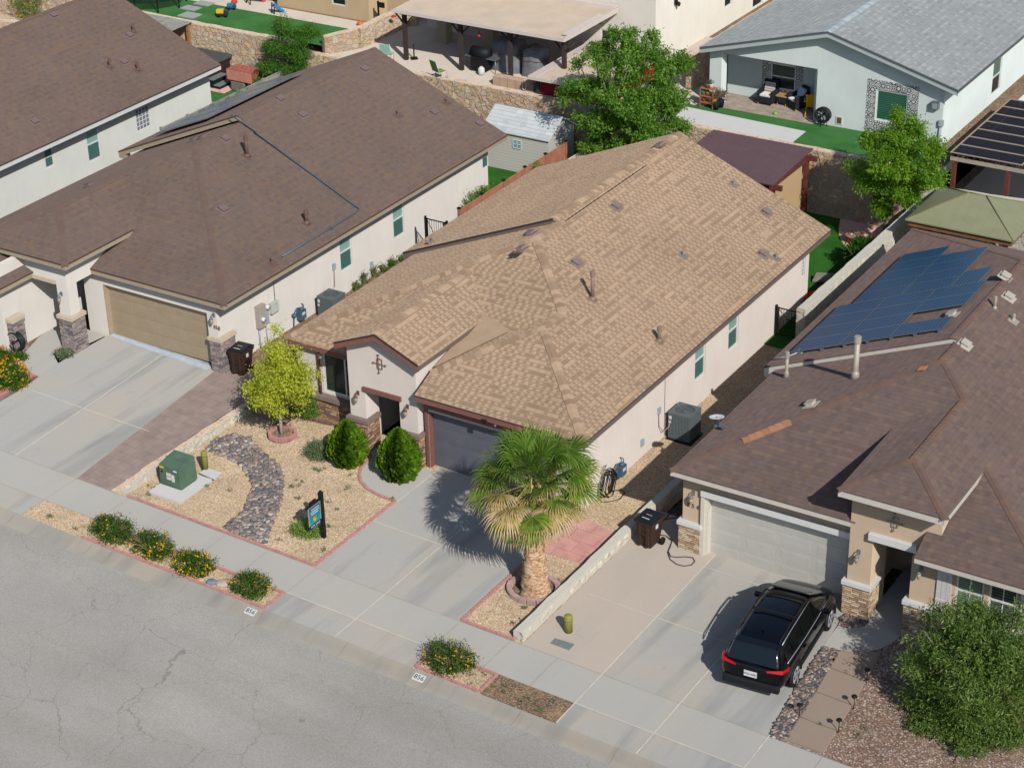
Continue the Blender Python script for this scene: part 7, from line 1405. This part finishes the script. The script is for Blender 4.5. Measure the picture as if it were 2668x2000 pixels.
# patio of the grey-roofed house
M_wick = plain('wicker_black', (40, 42, 48), .7, var=.2, scale=30); M_cush = plain('cushion_white', (214, 208, 202), .9, var=.05); M_leg = plain('leg_oak', (196, 156, 96), .6)
def stripes(name, a, b, p=.09):
    t = NT(name); v = t.sep(t.tc.outputs['Object'])[2]; f = t.math('FRACT', t.math('DIVIDE', v, p)); return t.done(t.mix(t.math('GREATER_THAN', f, .55), S(a), S(b)), .9, 0, .1)
M_pil = stripes('pillow_stripe', (206, 198, 190), (160, 146, 140)); M_pil2 = plain('pillow_print', (190, 196, 204), .9, var=.25, scale=14)
def armchair(loc, rot, label, pm):
    o = thing('wicker_armchair', loc, label, 'armchair', 'black wicker patio armchairs', rot)
    def mk(m, n, mat, bevel=0): x = m.build(n, mat, local=True, bevel=bevel); x.parent = o
    mb = MB(); mb.box(-.36, .36, -.34, .34, .1, .36); mb.box(-.36, -.26, -.34, .34, .36, .62); mb.box(.26, .36, -.34, .34, .36, .62); mb.add([(-.36, .24, .36), (.36, .24, .36), (.36, .36, .36), (-.36, .36, .36), (-.3, .3, .95), (.3, .3, .95), (.3, .4, .95), (-.3, .4, .95)], [(0,3,2,1),(4,5,6,7),(0,1,5,4),(1,2,6,5),(2,3,7,6),(3,0,4,7)]); mk(mb, 'frame', M_wick, .02)
    mb = MB(); mb.box(-.25, .25, -.33, .24, .37, .46); mk(mb, 'seat_cushion', M_cush, .03); mb = MB(); mb.obox((0, .2, .66), (1, 0, 0), Vector((0, .3, 1)).normalized(), Vector((0, -1, .3)).normalized(), .23, .2, .06); mk(mb, 'pillow', pm, .03)
    for x in (-.31, .31):
        for y in (-.29, .29): mb = MB(); mb.box(x-.025, x+.025, y-.025, y+.025, 0, .1); mk(mb, 'leg', M_leg)
fz = 2.67
armchair((-33.4, 73.25, fz), math.radians(0), 'black wicker armchair with a striped pillow, left of the wooden-topped table', M_pil); armchair((-32.05, 73.3, fz), math.radians(-32), 'black wicker armchair with a printed pillow, right of the wooden-topped table', M_pil2)
TB = thing('side_table', (-32.75, 73.4, fz), 'small patio table with a wooden top between the wicker armchairs', 'table'); mb = MB(); mb.box(-32.98, -32.52, 73.2, 73.62, fz+.12, fz+.4); mb.build('base', M_wick, parent=TB, bevel=.01); mb = MB(); mb.box(-33.01, -32.49, 73.17, 73.65, fz+.4, fz+.44); mb.build('tabletop', M_leg, parent=TB)
for x in (-32.94, -32.56): mb = MB(); mb.box(x-.02, x+.02, 73.22, 73.26, fz, fz+.12); mb.build('leg', M_leg, parent=TB)
YA = thing('adirondack_chair', (-31.25, 73.15, fz), 'yellow slatted garden chair seen from behind in the patio corner', 'chair', None, math.radians(20)); M_yel = plain('yellow_plastic', (226, 180, 20), .5, var=.08)
def mk(m, n, mat, o, bevel=0): x = m.build(n, mat, local=True, bevel=bevel); x.parent = o
mb = MB()
for i in range(5): mb.obox((-.22+.11*i, .0, .34), (1, 0, 0), Vector((0, 1, -.3)).normalized(), Vector((0, .3, 1)).normalized(), .05, .28, .012)
mk(mb, 'seat', M_yel, YA); mb = MB()
for i in range(5): mb.obox((-.24+.12*i, -.36, .62), (1, 0, 0), Vector((0, -.42, 1)).normalized(), Vector((0, 1, .42)).normalized(), .055, .36-.02*abs(i-2), .012)
mk(mb, 'backrest', M_yel, YA)
for sx in (-1, 1): mb = MB(); mb.obox((sx*.34, .05, .55), (1, 0, 0), (0, 1, 0), (0, 0, 1), .06, .34, .015); mk(mb, 'armrest', M_yel, YA); mb = MB(); mb.box(sx*.34-.03, sx*.34+.03, .25, .33, 0, .54); mb.obox((sx*.29, -.2, .17), Vector((0, 1, .28)).normalized(), (1, 0, 0), Vector((0, -.28, 1)).normalized(), .5, .02, .06); mk(mb, 'leg', M_yel, YA)
pp = G(T(3,0,165,940), fz); mb = MB(); mb.lathe((pp[0], pp[1], fz), [(.08, 0), (.12, .03), (.08, .09), (.02, .11)], 8); setp(mb.build('toy', plain('toy_lime', (130, 190, 80), .5)), 'small lime green toy on the patio tiles in front of the armchairs', 'toy')
# potted plants stand
PS = thing('plant_stand', (-35.4, 71.6, fz), 'wooden plant stand crowded with pots beside the white pillar', 'plant stand'); mb = MB()
for x in (-35.7, -35.1):
    for y in (71.45, 71.8): mb.box(x-.02, x+.02, y-.02, y+.02, fz, fz+.85)
for z_ in (.22, .5, .84): mb.box(-35.72, -35.08, 71.43, 71.82, fz+z_, fz+z_+.02)
mb.build('rack', plain('bamboo', (176, 116, 72), .7, var=.2), parent=PS)
cols = [(186, 84, 50), (190, 96, 60), (220, 214, 204), (206, 160, 40), (60, 160, 150), (120, 110, 100), (196, 90, 56)]
for i, c_ in enumerate(cols):
    x = -35.6+.17*(i % 4); z_ = fz+(.24, .52, .86)[i % 3]; mb = MB(); mb.lathe((x, 71.6, z_), [(.07, 0), (.1, .16), (.1, .18)], 12); o = mb.build('pot', plain('pot'+str(i), c_, .6), parent=PS); foliage('plant', [(x, 71.6, z_+.24, .09, .09, .1)], 8, 8, .03, .1, .025, LFL, o, 300+i, droop=-.5)
for i, (x, y, c_, lb) in enumerate(((-34.95, 71.9, (40, 40, 42), 'black pot with spiky upright plant beside the white pillar'), (-35.0, 71.55, (44, 42, 42), 'small black pot at the edge of the lawn strip'))):
    P_ = thing('potted_plant', (x, y, fz), lb, 'potted plant'); mb = MB(); mb.lathe((x, y, fz), [(.12, 0), (.17, .3), (.17, .32)], 14); mb.build('pot', plain('potb'+str(i), c_, .6), parent=P_); foliage('leaves', [(x, y, fz+.5, .12, .12, .22)], 26 if i == 0 else 12, 6, .04, .3, .03, leaf('spiky'+str(i), [(120, 110, 90), (150, 130, 110)]), P_, 320+i, droop=-.9)
# covered patio: grill, tarps, planter, folding chairs
GR = thing('gas_grill', (-46.35, 71.0, TZ), 'black barbecue grill with side shelf under the patio cover', 'grill'); mb = MB(); mb.box(-46.8, -46.0, 70.75, 71.3, TZ+.1, TZ+.7); mb.build('cabinet', M_blk, parent=GR, bevel=.02); mb = MB(); mb.tube([(-46.85, 71.02, TZ+.85), (-45.95, 71.02, TZ+.85)], .26, 14); mb.build('hood', M_acd, parent=GR); mb = MB(); mb.box(-47.15, -46.8, 70.8, 71.25, TZ+.66, TZ+.7); mb.box(-46.0, -45.5, 70.8, 71.25, TZ+.66, TZ+.7); mb.tube([(-45.55, 70.85, TZ), (-45.55, 70.85, TZ+.66)], .02, 5); mb.build('side_shelf', M_steel, parent=GR); mb = MB(); mb.lathe((-46.1, 70.55, TZ), [(.1, 0), (.15, .1), (.15, .3), (.06, .4)], 12); mb.build('gas_bottle', M_white, parent=GR)
for i, (x, y, h, l, lb) in enumerate(((-45.45, 71.9, 1.35, .8, 'tall grey tarpaulin covered furniture stack left of the dark post'), (-44.0, 71.8, 1.25, .55, 'grey tarpaulin covered furniture right of the dark post'))):
    TP = thing('covered_furniture', (x, y, TZ), lb, 'covered furniture'); mb = MB(); mb.smooth = True; r_ = random.Random(i+40); N = 22; rows_ = [(1.06, 0), (1.0, .3), (.96, .7), (.9, .95), (.55, 1.0), (.05, 1.06)]; V = []
    for k_, (s_, z_) in enumerate(rows_):
        for j in range(N): a = 2*math.pi*j/N; c_, s2 = math.cos(a), math.sin(a); q = max(abs(c_), abs(s2)); f_ = (.65/q+.35)*s_*(1+.05*r_.uniform(-1, 1)+.04*math.sin(a*7)); V.append((x+l*c_*f_*.95, y+.55*s2*f_, TZ+h*z_*(1+.04*math.sin(a*3+i))))
    mb.add(V, [(k_*N+j, k_*N+(j+1) % N, (k_+1)*N+(j+1) % N, (k_+1)*N+j) for k_ in range(len(rows_)-1) for j in range(N)]); mb.build('tarpaulin', plain('tarp_grey', (128, 130, 132), .5, var=.25, scale=3), parent=TP)
    mb = MB(); mb.smooth = False; mb.tube([(x+l*.95*math.cos(a)*(.65/max(abs(math.cos(a)), abs(math.sin(a)))+.35)*1.03, y+.56*math.sin(a)*(.65/max(abs(math.cos(a)), abs(math.sin(a)))+.35)*1.03, TZ+h*.62) for a in [2*math.pi*j/28 for j in range(29)]], .012, 4, cap=False); mb.build('red_cord', plain('cord_red', (150, 40, 50), .6), parent=TP)
BP = thing('block_planter', (-43.9, 69.9, TZ), 'low tan block planter at the edge of the patio beside the red shed', 'planter'); mb = MB(); mb.box(-44.95, -42.9, 69.68, 70.1, TZ, TZ+.42); mb.build('blocks', paver('block_tan', (186, 160, 134), (176, 150, 126), (140, 118, 100), .4, .2), parent=BP)
mb = MB(); mb.tube([(-43.3+.1*math.cos(t), 69.62+.02*math.sin(t*3), TZ+.3+.25*math.sin(t)) for t in [2*math.pi*j/16*2 for j in range(17)]], .015, 5, cap=False); setp(mb.build('hose_loop', M_white), 'white hose looped over the tan block planter', 'hose')
def lawnchair(q, z, rot, c, label):
    p = G(T(*q), z); o = thing('lawn_chair', (p[0], p[1], TZ), label, 'lawn chair', None, rot); mb = MB()
    for x in (-.25, .25): mb.tube([(x, -.25, 0), (x, -.2, .4), (x, .2, .38), (x, .38, .95)], .014, 6); mb.tube([(x, .25, 0), (x, -.1, .42)], .014, 6)
    mk(mb, 'frame', M_white, o); mb = MB(); mb.obox((0, 0, .395), (1, 0, 0), (0, 1, 0), (0, 0, 1), .24, .2, .008); mb.obox((0, .3, .68), (1, 0, 0), Vector((0, .3, 1)).normalized(), Vector((0, -1, .3)).normalized(), .24, .27, .008); mk(mb, 'webbing', plain('web'+str(c[0]), c, .7), o)
lawnchair((1,0,1100,440), TZ+.4, math.radians(200), (160, 206, 186), 'pale green folding lawn chair behind the peak of the brown roof'); lawnchair((1,0,1535,600), TZ+.3, math.radians(160), (140, 160, 90), 'olive green folding lawn chair on the sunny patio')
mb = MB(); mb.lathe((-50.0, 70.95, TZ), [(.22, 0), (.22, .06), (.04, .1), (.04, .7), (.03, .72)], 4, smooth=False); setp(mb.build('umbrella_base', M_blk), 'black umbrella base next to the leftmost patio post', 'umbrella base')
mb = MB(); p = G(T(1,0,1155,135), 3.7); mb.lathe((p[0], p[1], 3.66), [(.1, 0), (.14, .03), (.03, .1)], 8); setp(mb.build('frisbee', plain('red_toy', (214, 40, 50), .4)), 'small red toy lying on top of the stone wall', 'toy')
# left lawn: toys, trampoline, hot tub
def toytruck(q, z, body, bed, label, s=.3):
    p = G(T(*q), z); o = thing('toy_truck', (p[0], p[1], z), label, 'toy truck', None, .5); mb = MB(); mb.box(-s*.9, s*.9, -s*.4, s*.4, s*.3, s*.6); mb.box(s*.3, s*.9, -s*.38, s*.38, s*.6, s*1.1); mk(mb, 'cab', plain('toyb'+str(body[0]), body, .4), o, .02); mb = MB(); mb.box(-s*.95, s*.2, -s*.45, s*.45, s*.65, s*1.25); mk(mb, 'bed', plain('toyc'+str(bed[0]), bed, .4), o, .02)
    for x in (-.55, .55):
        for y in (-.42, .42): mb = MB(); mb.tube([(s*x, s*(y-.08), s*.28), (s*x, s*(y+.08), s*.28)], s*.28, 12); mk(mb, 'wheel', M_tyre, o)
toytruck((0,0,1835,140), 3.02, (60, 60, 62), (236, 190, 60), 'yellow and grey toy dump truck on the lawn'); toytruck((0,0,1910,80), 3.02, (40, 90, 120), (40, 130, 170), 'blue toy truck on the lawn behind the yellow one', .24)
def slide(q, z, c, label, s=.5):
    p = G(T(*q), z); o = thing('toy_slide', (p[0], p[1], z), label, 'toy slide', None, -.4); mb = MB(); mb.obox((0, 0, s*.6), Vector((0, 1, -.8)).normalized(), (1, 0, 0), Vector((0, .8, 1)).normalized(), s*.95, s*.38, .02); mb.obox((-s*.38, 0, s*.66), Vector((0, 1, -.8)).normalized(), (1, 0, 0), Vector((0, .8, 1)).normalized(), s*.95, .02, .07); mb.obox((s*.38, 0, s*.66), Vector((0, 1, -.8)).normalized(), (1, 0, 0), Vector((0, .8, 1)).normalized(), s*.95, .02, .07); mk(mb, 'chute', plain('sl'+str(c[0]), c, .4), o)
    mb = MB(); mb.tube([(-s*.35, -s*.8, 0), (-s*.35, -s*.7, s*1.5)], .03, 5); mb.tube([(s*.35, -s*.8, 0), (s*.35, -s*.7, s*1.5)], .03, 5); mk(mb, 'ladder', M_blk, o)
slide((0,0,2110,20), 3.03, (228, 92, 112), 'pink toy slide on the far patio at the top of the picture', .55); slide((1,0,205,105), 3.03, (60, 140, 200), 'small blue and red toy slide at the edge of the lawn', .35)
for q, c_, lb in (((0,0,1930,25), (210, 70, 40), 'red toy car on the patio beyond the toy trucks'), ((1,0,880,205), (240, 110, 60), 'orange ball toy by the stone wall corner')):
    p = G(T(*q), 3.05); mb = MB(); mb.lathe((p[0], p[1], 3.03), [(.1, 0), (.17, .07), (.13, .16), (.03, .2)], 10); setp(mb.build('toy', plain('t'+str(c_[1]), c_, .4)), lb, 'toy')
mb = MB(); p = G(T(1,0,930,215), 3.05); mb.tube([(p[0]+.3*math.cos(t), p[1]+.2*math.sin(t), 3.07+.02*math.sin(3*t)) for t in [2*math.pi*j/16 for j in range(17)]], .03, 6, cap=False); setp(mb.build('hose_loop', M_cop), 'black hose loop by the foot of the ochre house', 'hose')
mb = MB(); p = OY(T(1,0,1035,130), 73.35); mb.box(p[0]-.03, p[0]+.03, 73.28, 73.36, 3.1, 4.2); mb.box(p[0]-.02, p[0]+.35, 73.3, 73.36, 3.9, 4.15); mb.build('wall_bracket', M_blk, parent=HT)
TM = thing('trampoline', (-65.3, 70.6, 3.0), 'trampoline with a blue rim and dark safety net', 'trampoline'); mb = MB()
for k in range(8): a = 2*math.pi*k/8; mb.tube([(-65.3+1.5*math.cos(a), 70.9+1.5*math.sin(a), 3), (-65.3+1.5*math.cos(a), 70.9+1.5*math.sin(a), 5.0)], .03, 6)
mb.build('pole', M_blk, parent=TM); mb = MB(); mb.tube([(-65.3+1.5*math.cos(t), 70.9+1.5*math.sin(t), 4.4) for t in [2*math.pi*j/32 for j in range(33)]], .05, 6, cap=False); mb.build('rim', plain('rim_blue', (60, 120, 200), .5), parent=TM)
def net():
    t = NT('net'); d = t.n('ShaderNodeBsdfDiffuse', {'Color': S((40, 52, 50))}); tr = t.n('ShaderNodeBsdfTransparent'); mx = t.n('ShaderNodeMixShader', {0: .3, 1: d.outputs[0], 2: tr.outputs[0]}); t.t.links.new(mx.outputs[0], t.out.inputs[0]); return t.m
mb = MB(); N = 24; V = []
for k in range(N): a = 2*math.pi*k/N; V += [(-65.3+1.47*math.cos(a), 70.9+1.47*math.sin(a), 3.5), (-65.3+1.47*math.cos(a), 70.9+1.47*math.sin(a), 4.95)]
mb.add(V, [(2*k, 2*((k+1) % N), 2*((k+1) % N)+1, 2*k+1) for k in range(N)]); mb.build('safety_net', net(), parent=TM)
HTB = thing('hot_tub', (-60.3, 68.1, .8), 'brown hot tub with a grey cover behind the far left house', 'hot tub'); mb = MB(); mb.box(-61.3, -59.35, 67.3, 69.1, .8, 1.75); mb.build('cabinet', plain('tub_brown', (66, 44, 40), .6, var=.15), parent=HTB, bevel=.03); mb = MB(); mb.box(-61.4, -59.25, 67.2, 69.2, 1.78, 1.95); mb.build('cover', plain('cover_grey', (88, 92, 90), .5), parent=HTB, bevel=.04)
SS = thing('steps', (-59.0, 67.8, .8), 'two grey plastic steps leading up to the hot tub', 'steps'); 
for i, (x0, x1, z_) in enumerate(((-59.3, -58.95, 1.3), (-58.95, -58.6, 1.05))): mb = MB(); mb.box(x0, x1, 67.3, 68.3, z_-.05, z_); mb.build('tread', plain('tread_grey', (128, 140, 134), .6), parent=SS); mb = MB(); mb.box(x0+.03, x1-.03, 67.35, 68.25, .8, z_-.05); mb.build('riser', M_blk, parent=SS)
sheet('step_pad', rect(-59.4, -58.1, 67.0, 68.7), 0, plain('pink_pad', (204, 160, 150), .9), z=.86)
RB = thing('covered_grill', (-57.5, 68.0, .8), 'grill under a red patterned cover beside the hot tub', 'grill'); mb = MB(); mb.box(-58.3, -56.75, 67.5, 68.35, 1.35, 1.9); mb.build('cover', paver('cover_red', (152, 86, 72), (144, 78, 64), (186, 130, 112), .25, .25), parent=RB, bevel=.06); mb = MB(); mb.box(-58.15, -57.3, 67.55, 68.2, .82, 1.35); mb.build('grey_cover', plain('cloth_grey', (132, 128, 116), .8), parent=RB, bevel=.08); mb = MB(); mb.box(-57.28, -56.85, 67.6, 68.2, .82, 1.35); mb.build('cabinet', M_blk, parent=RB)
# ---------------------------------------------------------------- the parked car
CR = thing('parked_car', (-17.88, 41.52, -.305), 'black compact SUV parked facing the cream garage door', 'car', None, math.radians(5.2))
def carpaint():
    t = NT('car_paint'); return t.done(S((9, 10, 15)), .2, 0, .35, None, .55)
M_car = carpaint(); M_cgl = plain('car_glass', (14, 20, 20), .04, spec=.9, var=.05); M_trim = plain('car_black_trim', (34, 34, 35), .6, var=.08); M_chr = plain('alloy', (178, 181, 186), .3, metal=.35, var=.05, spec=.6); M_shade = plain('sunshade', (128, 134, 122), .5, var=.1)
def mkc(m, n, mat, par=CR, bevel=0, sub=0):
    x = m.build(n, mat, local=True, bevel=bevel); x.parent = par
    if sub: s_ = x.modifiers.new('Sub', 'SUBSURF'); s_.levels = sub; s_.render_levels = sub
    return x
# body: rings across, lofted from tail to nose. y, half widths (sill, mid, belt), heights (bottom, belt, centre)
ST_ = [(-2.36, .60, .72, .70, .42, .95, .98), (-2.33, .74, .84, .80, .34, 1.00, 1.03), (-2.15, .82, .905, .83, .30, 1.06, 1.08), (-1.8, .85, .925, .84, .28, 1.07, 1.10), (-1.35, .85, .93, .845, .28, 1.06, 1.10), (-.6, .84, .905, .85, .26, 1.03, 1.08), (.3, .84, .905, .85, .26, 1.00, 1.06), (1.0, .85, .915, .85, .27, .99, 1.07), (1.5, .86, .935, .84, .28, .98, 1.05), (1.95, .84, .915, .78, .28, .94, .99), (2.22, .76, .86, .68, .30, .84, .88), (2.36, .58, .70, .52, .36, .70, .74)]
mb = MB(); mb.smooth = True; V = []
for (y_, a, b, c_, zb, zs, zc) in ST_:
    half = [(0, zb), (a*.85, zb), (a, zb+.1), (b, zb+.33), (b*.995, zs-.22), (c_+.03, zs-.03), (c_-.05, zs+.01), (c_*.55, zc-.01), (0, zc)]
    ring = [(x, z) for x, z in half]+[(-x, z) for x, z in half[-2:0:-1]]; V += [(x, y_, z) for x, z in ring]
n = 16; F = [(i*n+k, i*n+(k+1) % n, (i+1)*n+(k+1) % n, (i+1)*n+k) for i in range(len(ST_)-1) for k in range(n)]+[tuple(range(n-1, -1, -1)), tuple(range((len(ST_)-1)*n, len(ST_)*n))]
mb.add(V, [f[::-1] for f in F]); body = mkc(mb, 'body', M_car, sub=1)
# cabin
mb = MB(); mb.smooth = True; V = []
CB = [(-2.30, .72, 1.02, .68, 1.10), (-2.17, .78, 1.04, .63, 1.36), (-2.0, .80, 1.05, .61, 1.58), (-1.2, .83, 1.05, .62, 1.665), (-.4, .835, 1.03, .625, 1.69), (.30, .83, 1.02, .61, 1.665), (.62, .82, 1.01, .61, 1.58), (1.15, .80, 1.00, .66, 1.32), (1.68, .76, .98, .70, 1.05)]
for (y_, wb, zb, wr, zt2) in CB:
    V += [(x, y_, z) for x, z in ((wb, zb-.04), (wb-.01, zb+.02), (wb+(wr-wb)*.55, zb+(zt2-zb)*.55), (wr+.02, zt2-.07), (wr-.08, zt2-.01), (0, zt2+.01), (-wr+.08, zt2-.01), (-wr-.02, zt2-.07), (-(wb+(wr-wb)*.55), zb+(zt2-zb)*.55), (-wb+.01, zb+.02), (-wb, zb-.04))]
n = 11; F = [(i*n+k, i*n+k+1, (i+1)*n+k+1, (i+1)*n+k) for i in range(len(CB)-1) for k in range(n-1)]+[tuple(range(n)), tuple(range(len(CB)*n-1, (len(CB)-1)*n-1, -1))]
mb.add(V, [f[::-1] for f in F]); mkc(mb, 'cabin', M_car, sub=1)
def sidept(y_, f):   # on cabin side, f 0 belt..1 roof edge
    for a, b in zip(CB[:-1], CB[1:]):
        if a[0] <= y_ <= b[0]: t = (y_-a[0])/(b[0]-a[0]); q = [a[i]+(b[i]-a[i])*t for i in range(5)]; break
    return (q[1]+(q[3]-q[1])*f, y_, q[2]+.03+(q[4]-.09-q[2])*f)
for sx in (1, -1):
    for ya, yb2, fa, fb in ((.34, 1.30, .95, .22), (-.62, .26, .95, .95), (-1.38, -.68, .95, .95), (-1.85, -1.45, .45, .93)):
        a, b, c_, d_ = sidept(ya, 0.04), sidept(yb2, 0.04), sidept(yb2, fb), sidept(ya, fa); P = [(sx*(p[0]+.018), p[1], p[2]) for p in (a, b, c_, d_)]
        if sx < 0: P = P[::-1]
        mb = MB(); mb.add(P+[(p[0]-sx*.02, p[1], p[2]) for p in P], [(0,1,2,3),(7,6,5,4),(0,4,5,1),(1,5,6,2),(2,6,7,3),(3,7,4,0)]); mkc(mb, 'side_window', M_cgl)
    mb = MB(); mb.tube([(sx*(sidept(y_, .0)[0]+.03), y_, sidept(y_, 0)[2]-.03) for y_ in (-1.9, -1.2, -.4, .4, 1.0, 1.4)], .012, 5); mb.tube([(sx*(sidept(y_, .98)[0]+.03), y_, sidept(y_, .98)[2]+.02) for y_ in (-1.85, -1.2, -.4, .3)], .012, 5); mkc(mb, 'window_trim', M_chr)
    mb = MB(); mb.tube([(sx*.59, -1.9, 1.62), (sx*.595, -1.7, 1.69), (sx*.6, -.4, 1.735), (sx*.59, .15, 1.72), (sx*.58, .28, 1.68)], .018, 6); mkc(mb, 'roof_rail', M_trim)
    mb = MB(); mb.box(sx*.9, sx*1.1, .78, .9, .98, 1.12); mb.box(sx*.8, sx*.92, .8, .86, 1.0, 1.05); mkc(mb, 'wing_mirror', M_car, bevel=.03)
    mb = MB(); mb.box(sx*.84, sx*.905, -.9, 1.0, .28, .42); mkc(mb, 'side_cladding', M_trim, bevel=.01)
    for yy in (-.75, .15): mb = MB(); mb.box(sx*.905, sx*.935, yy, yy+.16, .84, .87); mkc(mb, 'door_handle', M_car)
    mb = MB(); mb.add([(sx*.84, -2.31, .95), (sx*.915, -2.05, .96), (sx*.905, -1.98, 1.02), (sx*.84, -2.24, 1.035), (sx*.44, -2.385, .95), (sx*.42, -2.375, .99), (sx*.87, -2.32, .90)], [(0, 4, 5, 3), (0, 3, 2, 1)]); tl = mkc(mb, 'tail_light', plain('tail_red', (196, 16, 20), .25, spec=.6)); sd2 = tl.modifiers.new('S', 'SOLIDIFY'); sd2.thickness = .05; sd2.offset = 0
    mb = MB(); mb.add([(sx*.50, 2.36, .60), (sx*.80, 2.16, .62), (sx*.78, 2.10, .72), (sx*.45, 2.32, .70)], [(0, 1, 2, 3)]); hl = mkc(mb, 'headlight', plain('headlamp', (170, 176, 180), .1, spec=.8)); s3 = hl.modifiers.new('S', 'SOLIDIFY'); s3.thickness = .05; s3.offset = 0
    mb = MB(); mb.box(sx*.6, sx*.78, -2.375, -2.33, .44, .48); mkc(mb, 'reflector', plain('tail_red', (196, 16, 20), .25))
    for yw in (-1.36, 1.5):
        mb = MB(); N = 24
        mb.tube([(sx*.70, yw, .355), (sx*.925, yw, .355)], .355, N); wh = mkc(mb, 'wheel', M_tyre, bevel=.02)
        mb = MB(); mb.tube([(sx*.915, yw, .355), (sx*.93, yw, .355)], .25, 20)
        for q in range(5): a = 2*math.pi*q/5; mb.obox((sx*.937, yw+.13*math.cos(a), .355+.13*math.sin(a)), (1, 0, 0), (0, math.cos(a), math.sin(a)), (0, -math.sin(a), math.cos(a)), .012, .12, .035)
        r_ = mkc(mb, 'rim', M_chr, par=wh); mb = MB(); 
        for q in range(5): a = 2*math.pi*(q+.5)/5; mb.tube([(sx*.9305, yw+.15*math.cos(a), .355+.15*math.sin(a)), (sx*.9325, yw+.15*math.cos(a), .355+.15*math.sin(a))], .06, 10)
        mkc(mb, 'rim_gap', M_blk, par=wh)
        mb = MB(); mb.tube([(sx*.905, yw+.41*math.cos(t), .355+.41*math.sin(t)) for t in [math.pi*j/14-.15+.02*0 for j in range(16)]], .045, 6); mkc(mb, 'wheel_arch', M_trim)
mb = MB(); mb.add([(.68, 1.60, 1.115), (-.68, 1.60, 1.115), (-.57, .58, 1.615), (.57, .58, 1.615)], [(0, 3, 2, 1)]); ws = mkc(mb, 'windshield', M_cgl); s4 = ws.modifiers.new('S', 'SOLIDIFY'); s4.thickness = .03; s4.offset = 0
mb = MB(); mb.add([(.50, 1.10, 1.385), (-.61, 1.10, 1.385), (-.57, .66, 1.60), (.40, .66, 1.60)], [(0, 3, 2, 1)]); s5 = mkc(mb, 'sun_shade', M_shade); 
mb = MB(); mb.add([(.68, -2.325, 1.10), (-.68, -2.325, 1.10), (-.58, -2.08, 1.52), (.58, -2.08, 1.52)], [(0, 1, 2, 3)]); rw = mkc(mb, 'rear_window', M_cgl); s6 = rw.modifiers.new('S', 'SOLIDIFY'); s6.thickness = .03; s6.offset = 0
mb = MB(); mb.tube([(.0, -2.30, 1.12), (-.38, -2.25, 1.16)], .012, 5); mkc(mb, 'wiper', M_blk)
mb = MB(); mb.box(-.58, .58, -2.16, -1.9, 1.56, 1.60); mkc(mb, 'rear_spoiler', M_car, bevel=.02)
mb = MB(); mb.box(-.80, .80, -2.42, -2.25, .34, .58); mkc(mb, 'rear_bumper', M_trim, bevel=.05)
for yy in (-.75, .18): mb = MB(); mb.box(-.56, .56, yy-.025, yy+.025, 1.73, 1.755); mb.box(-.58, -.54, yy-.03, yy+.03, 1.68, 1.74); mb.box(.54, .58, yy-.03, yy+.03, 1.68, 1.74); mkc(mb, 'roof_bar', M_trim)
mb = MB(); mb.add([(-.02, -1.62, 1.66), (.02, -1.62, 1.66), (.015, -1.48, 1.66), (-.015, -1.48, 1.66), (0, -1.64, 1.73)], [(0,1,4),(1,2,4),(2,3,4),(3,0,4)]); mkc(mb, 'antenna', M_car)
mb = MB(); mb.box(-.19, .17, -2.405, -2.385, .70, .87); pl = mkc(mb, 'license_plate', M_white)
tx = text_obj('plate_text', 'WJX-6681', .085, plain('plate_navy', (40, 52, 110), .5), None, (0, 0, 0), (math.pi/2, 0, 0), .002); tx.parent = pl; tx.location = (-.01, -2.408, .785)
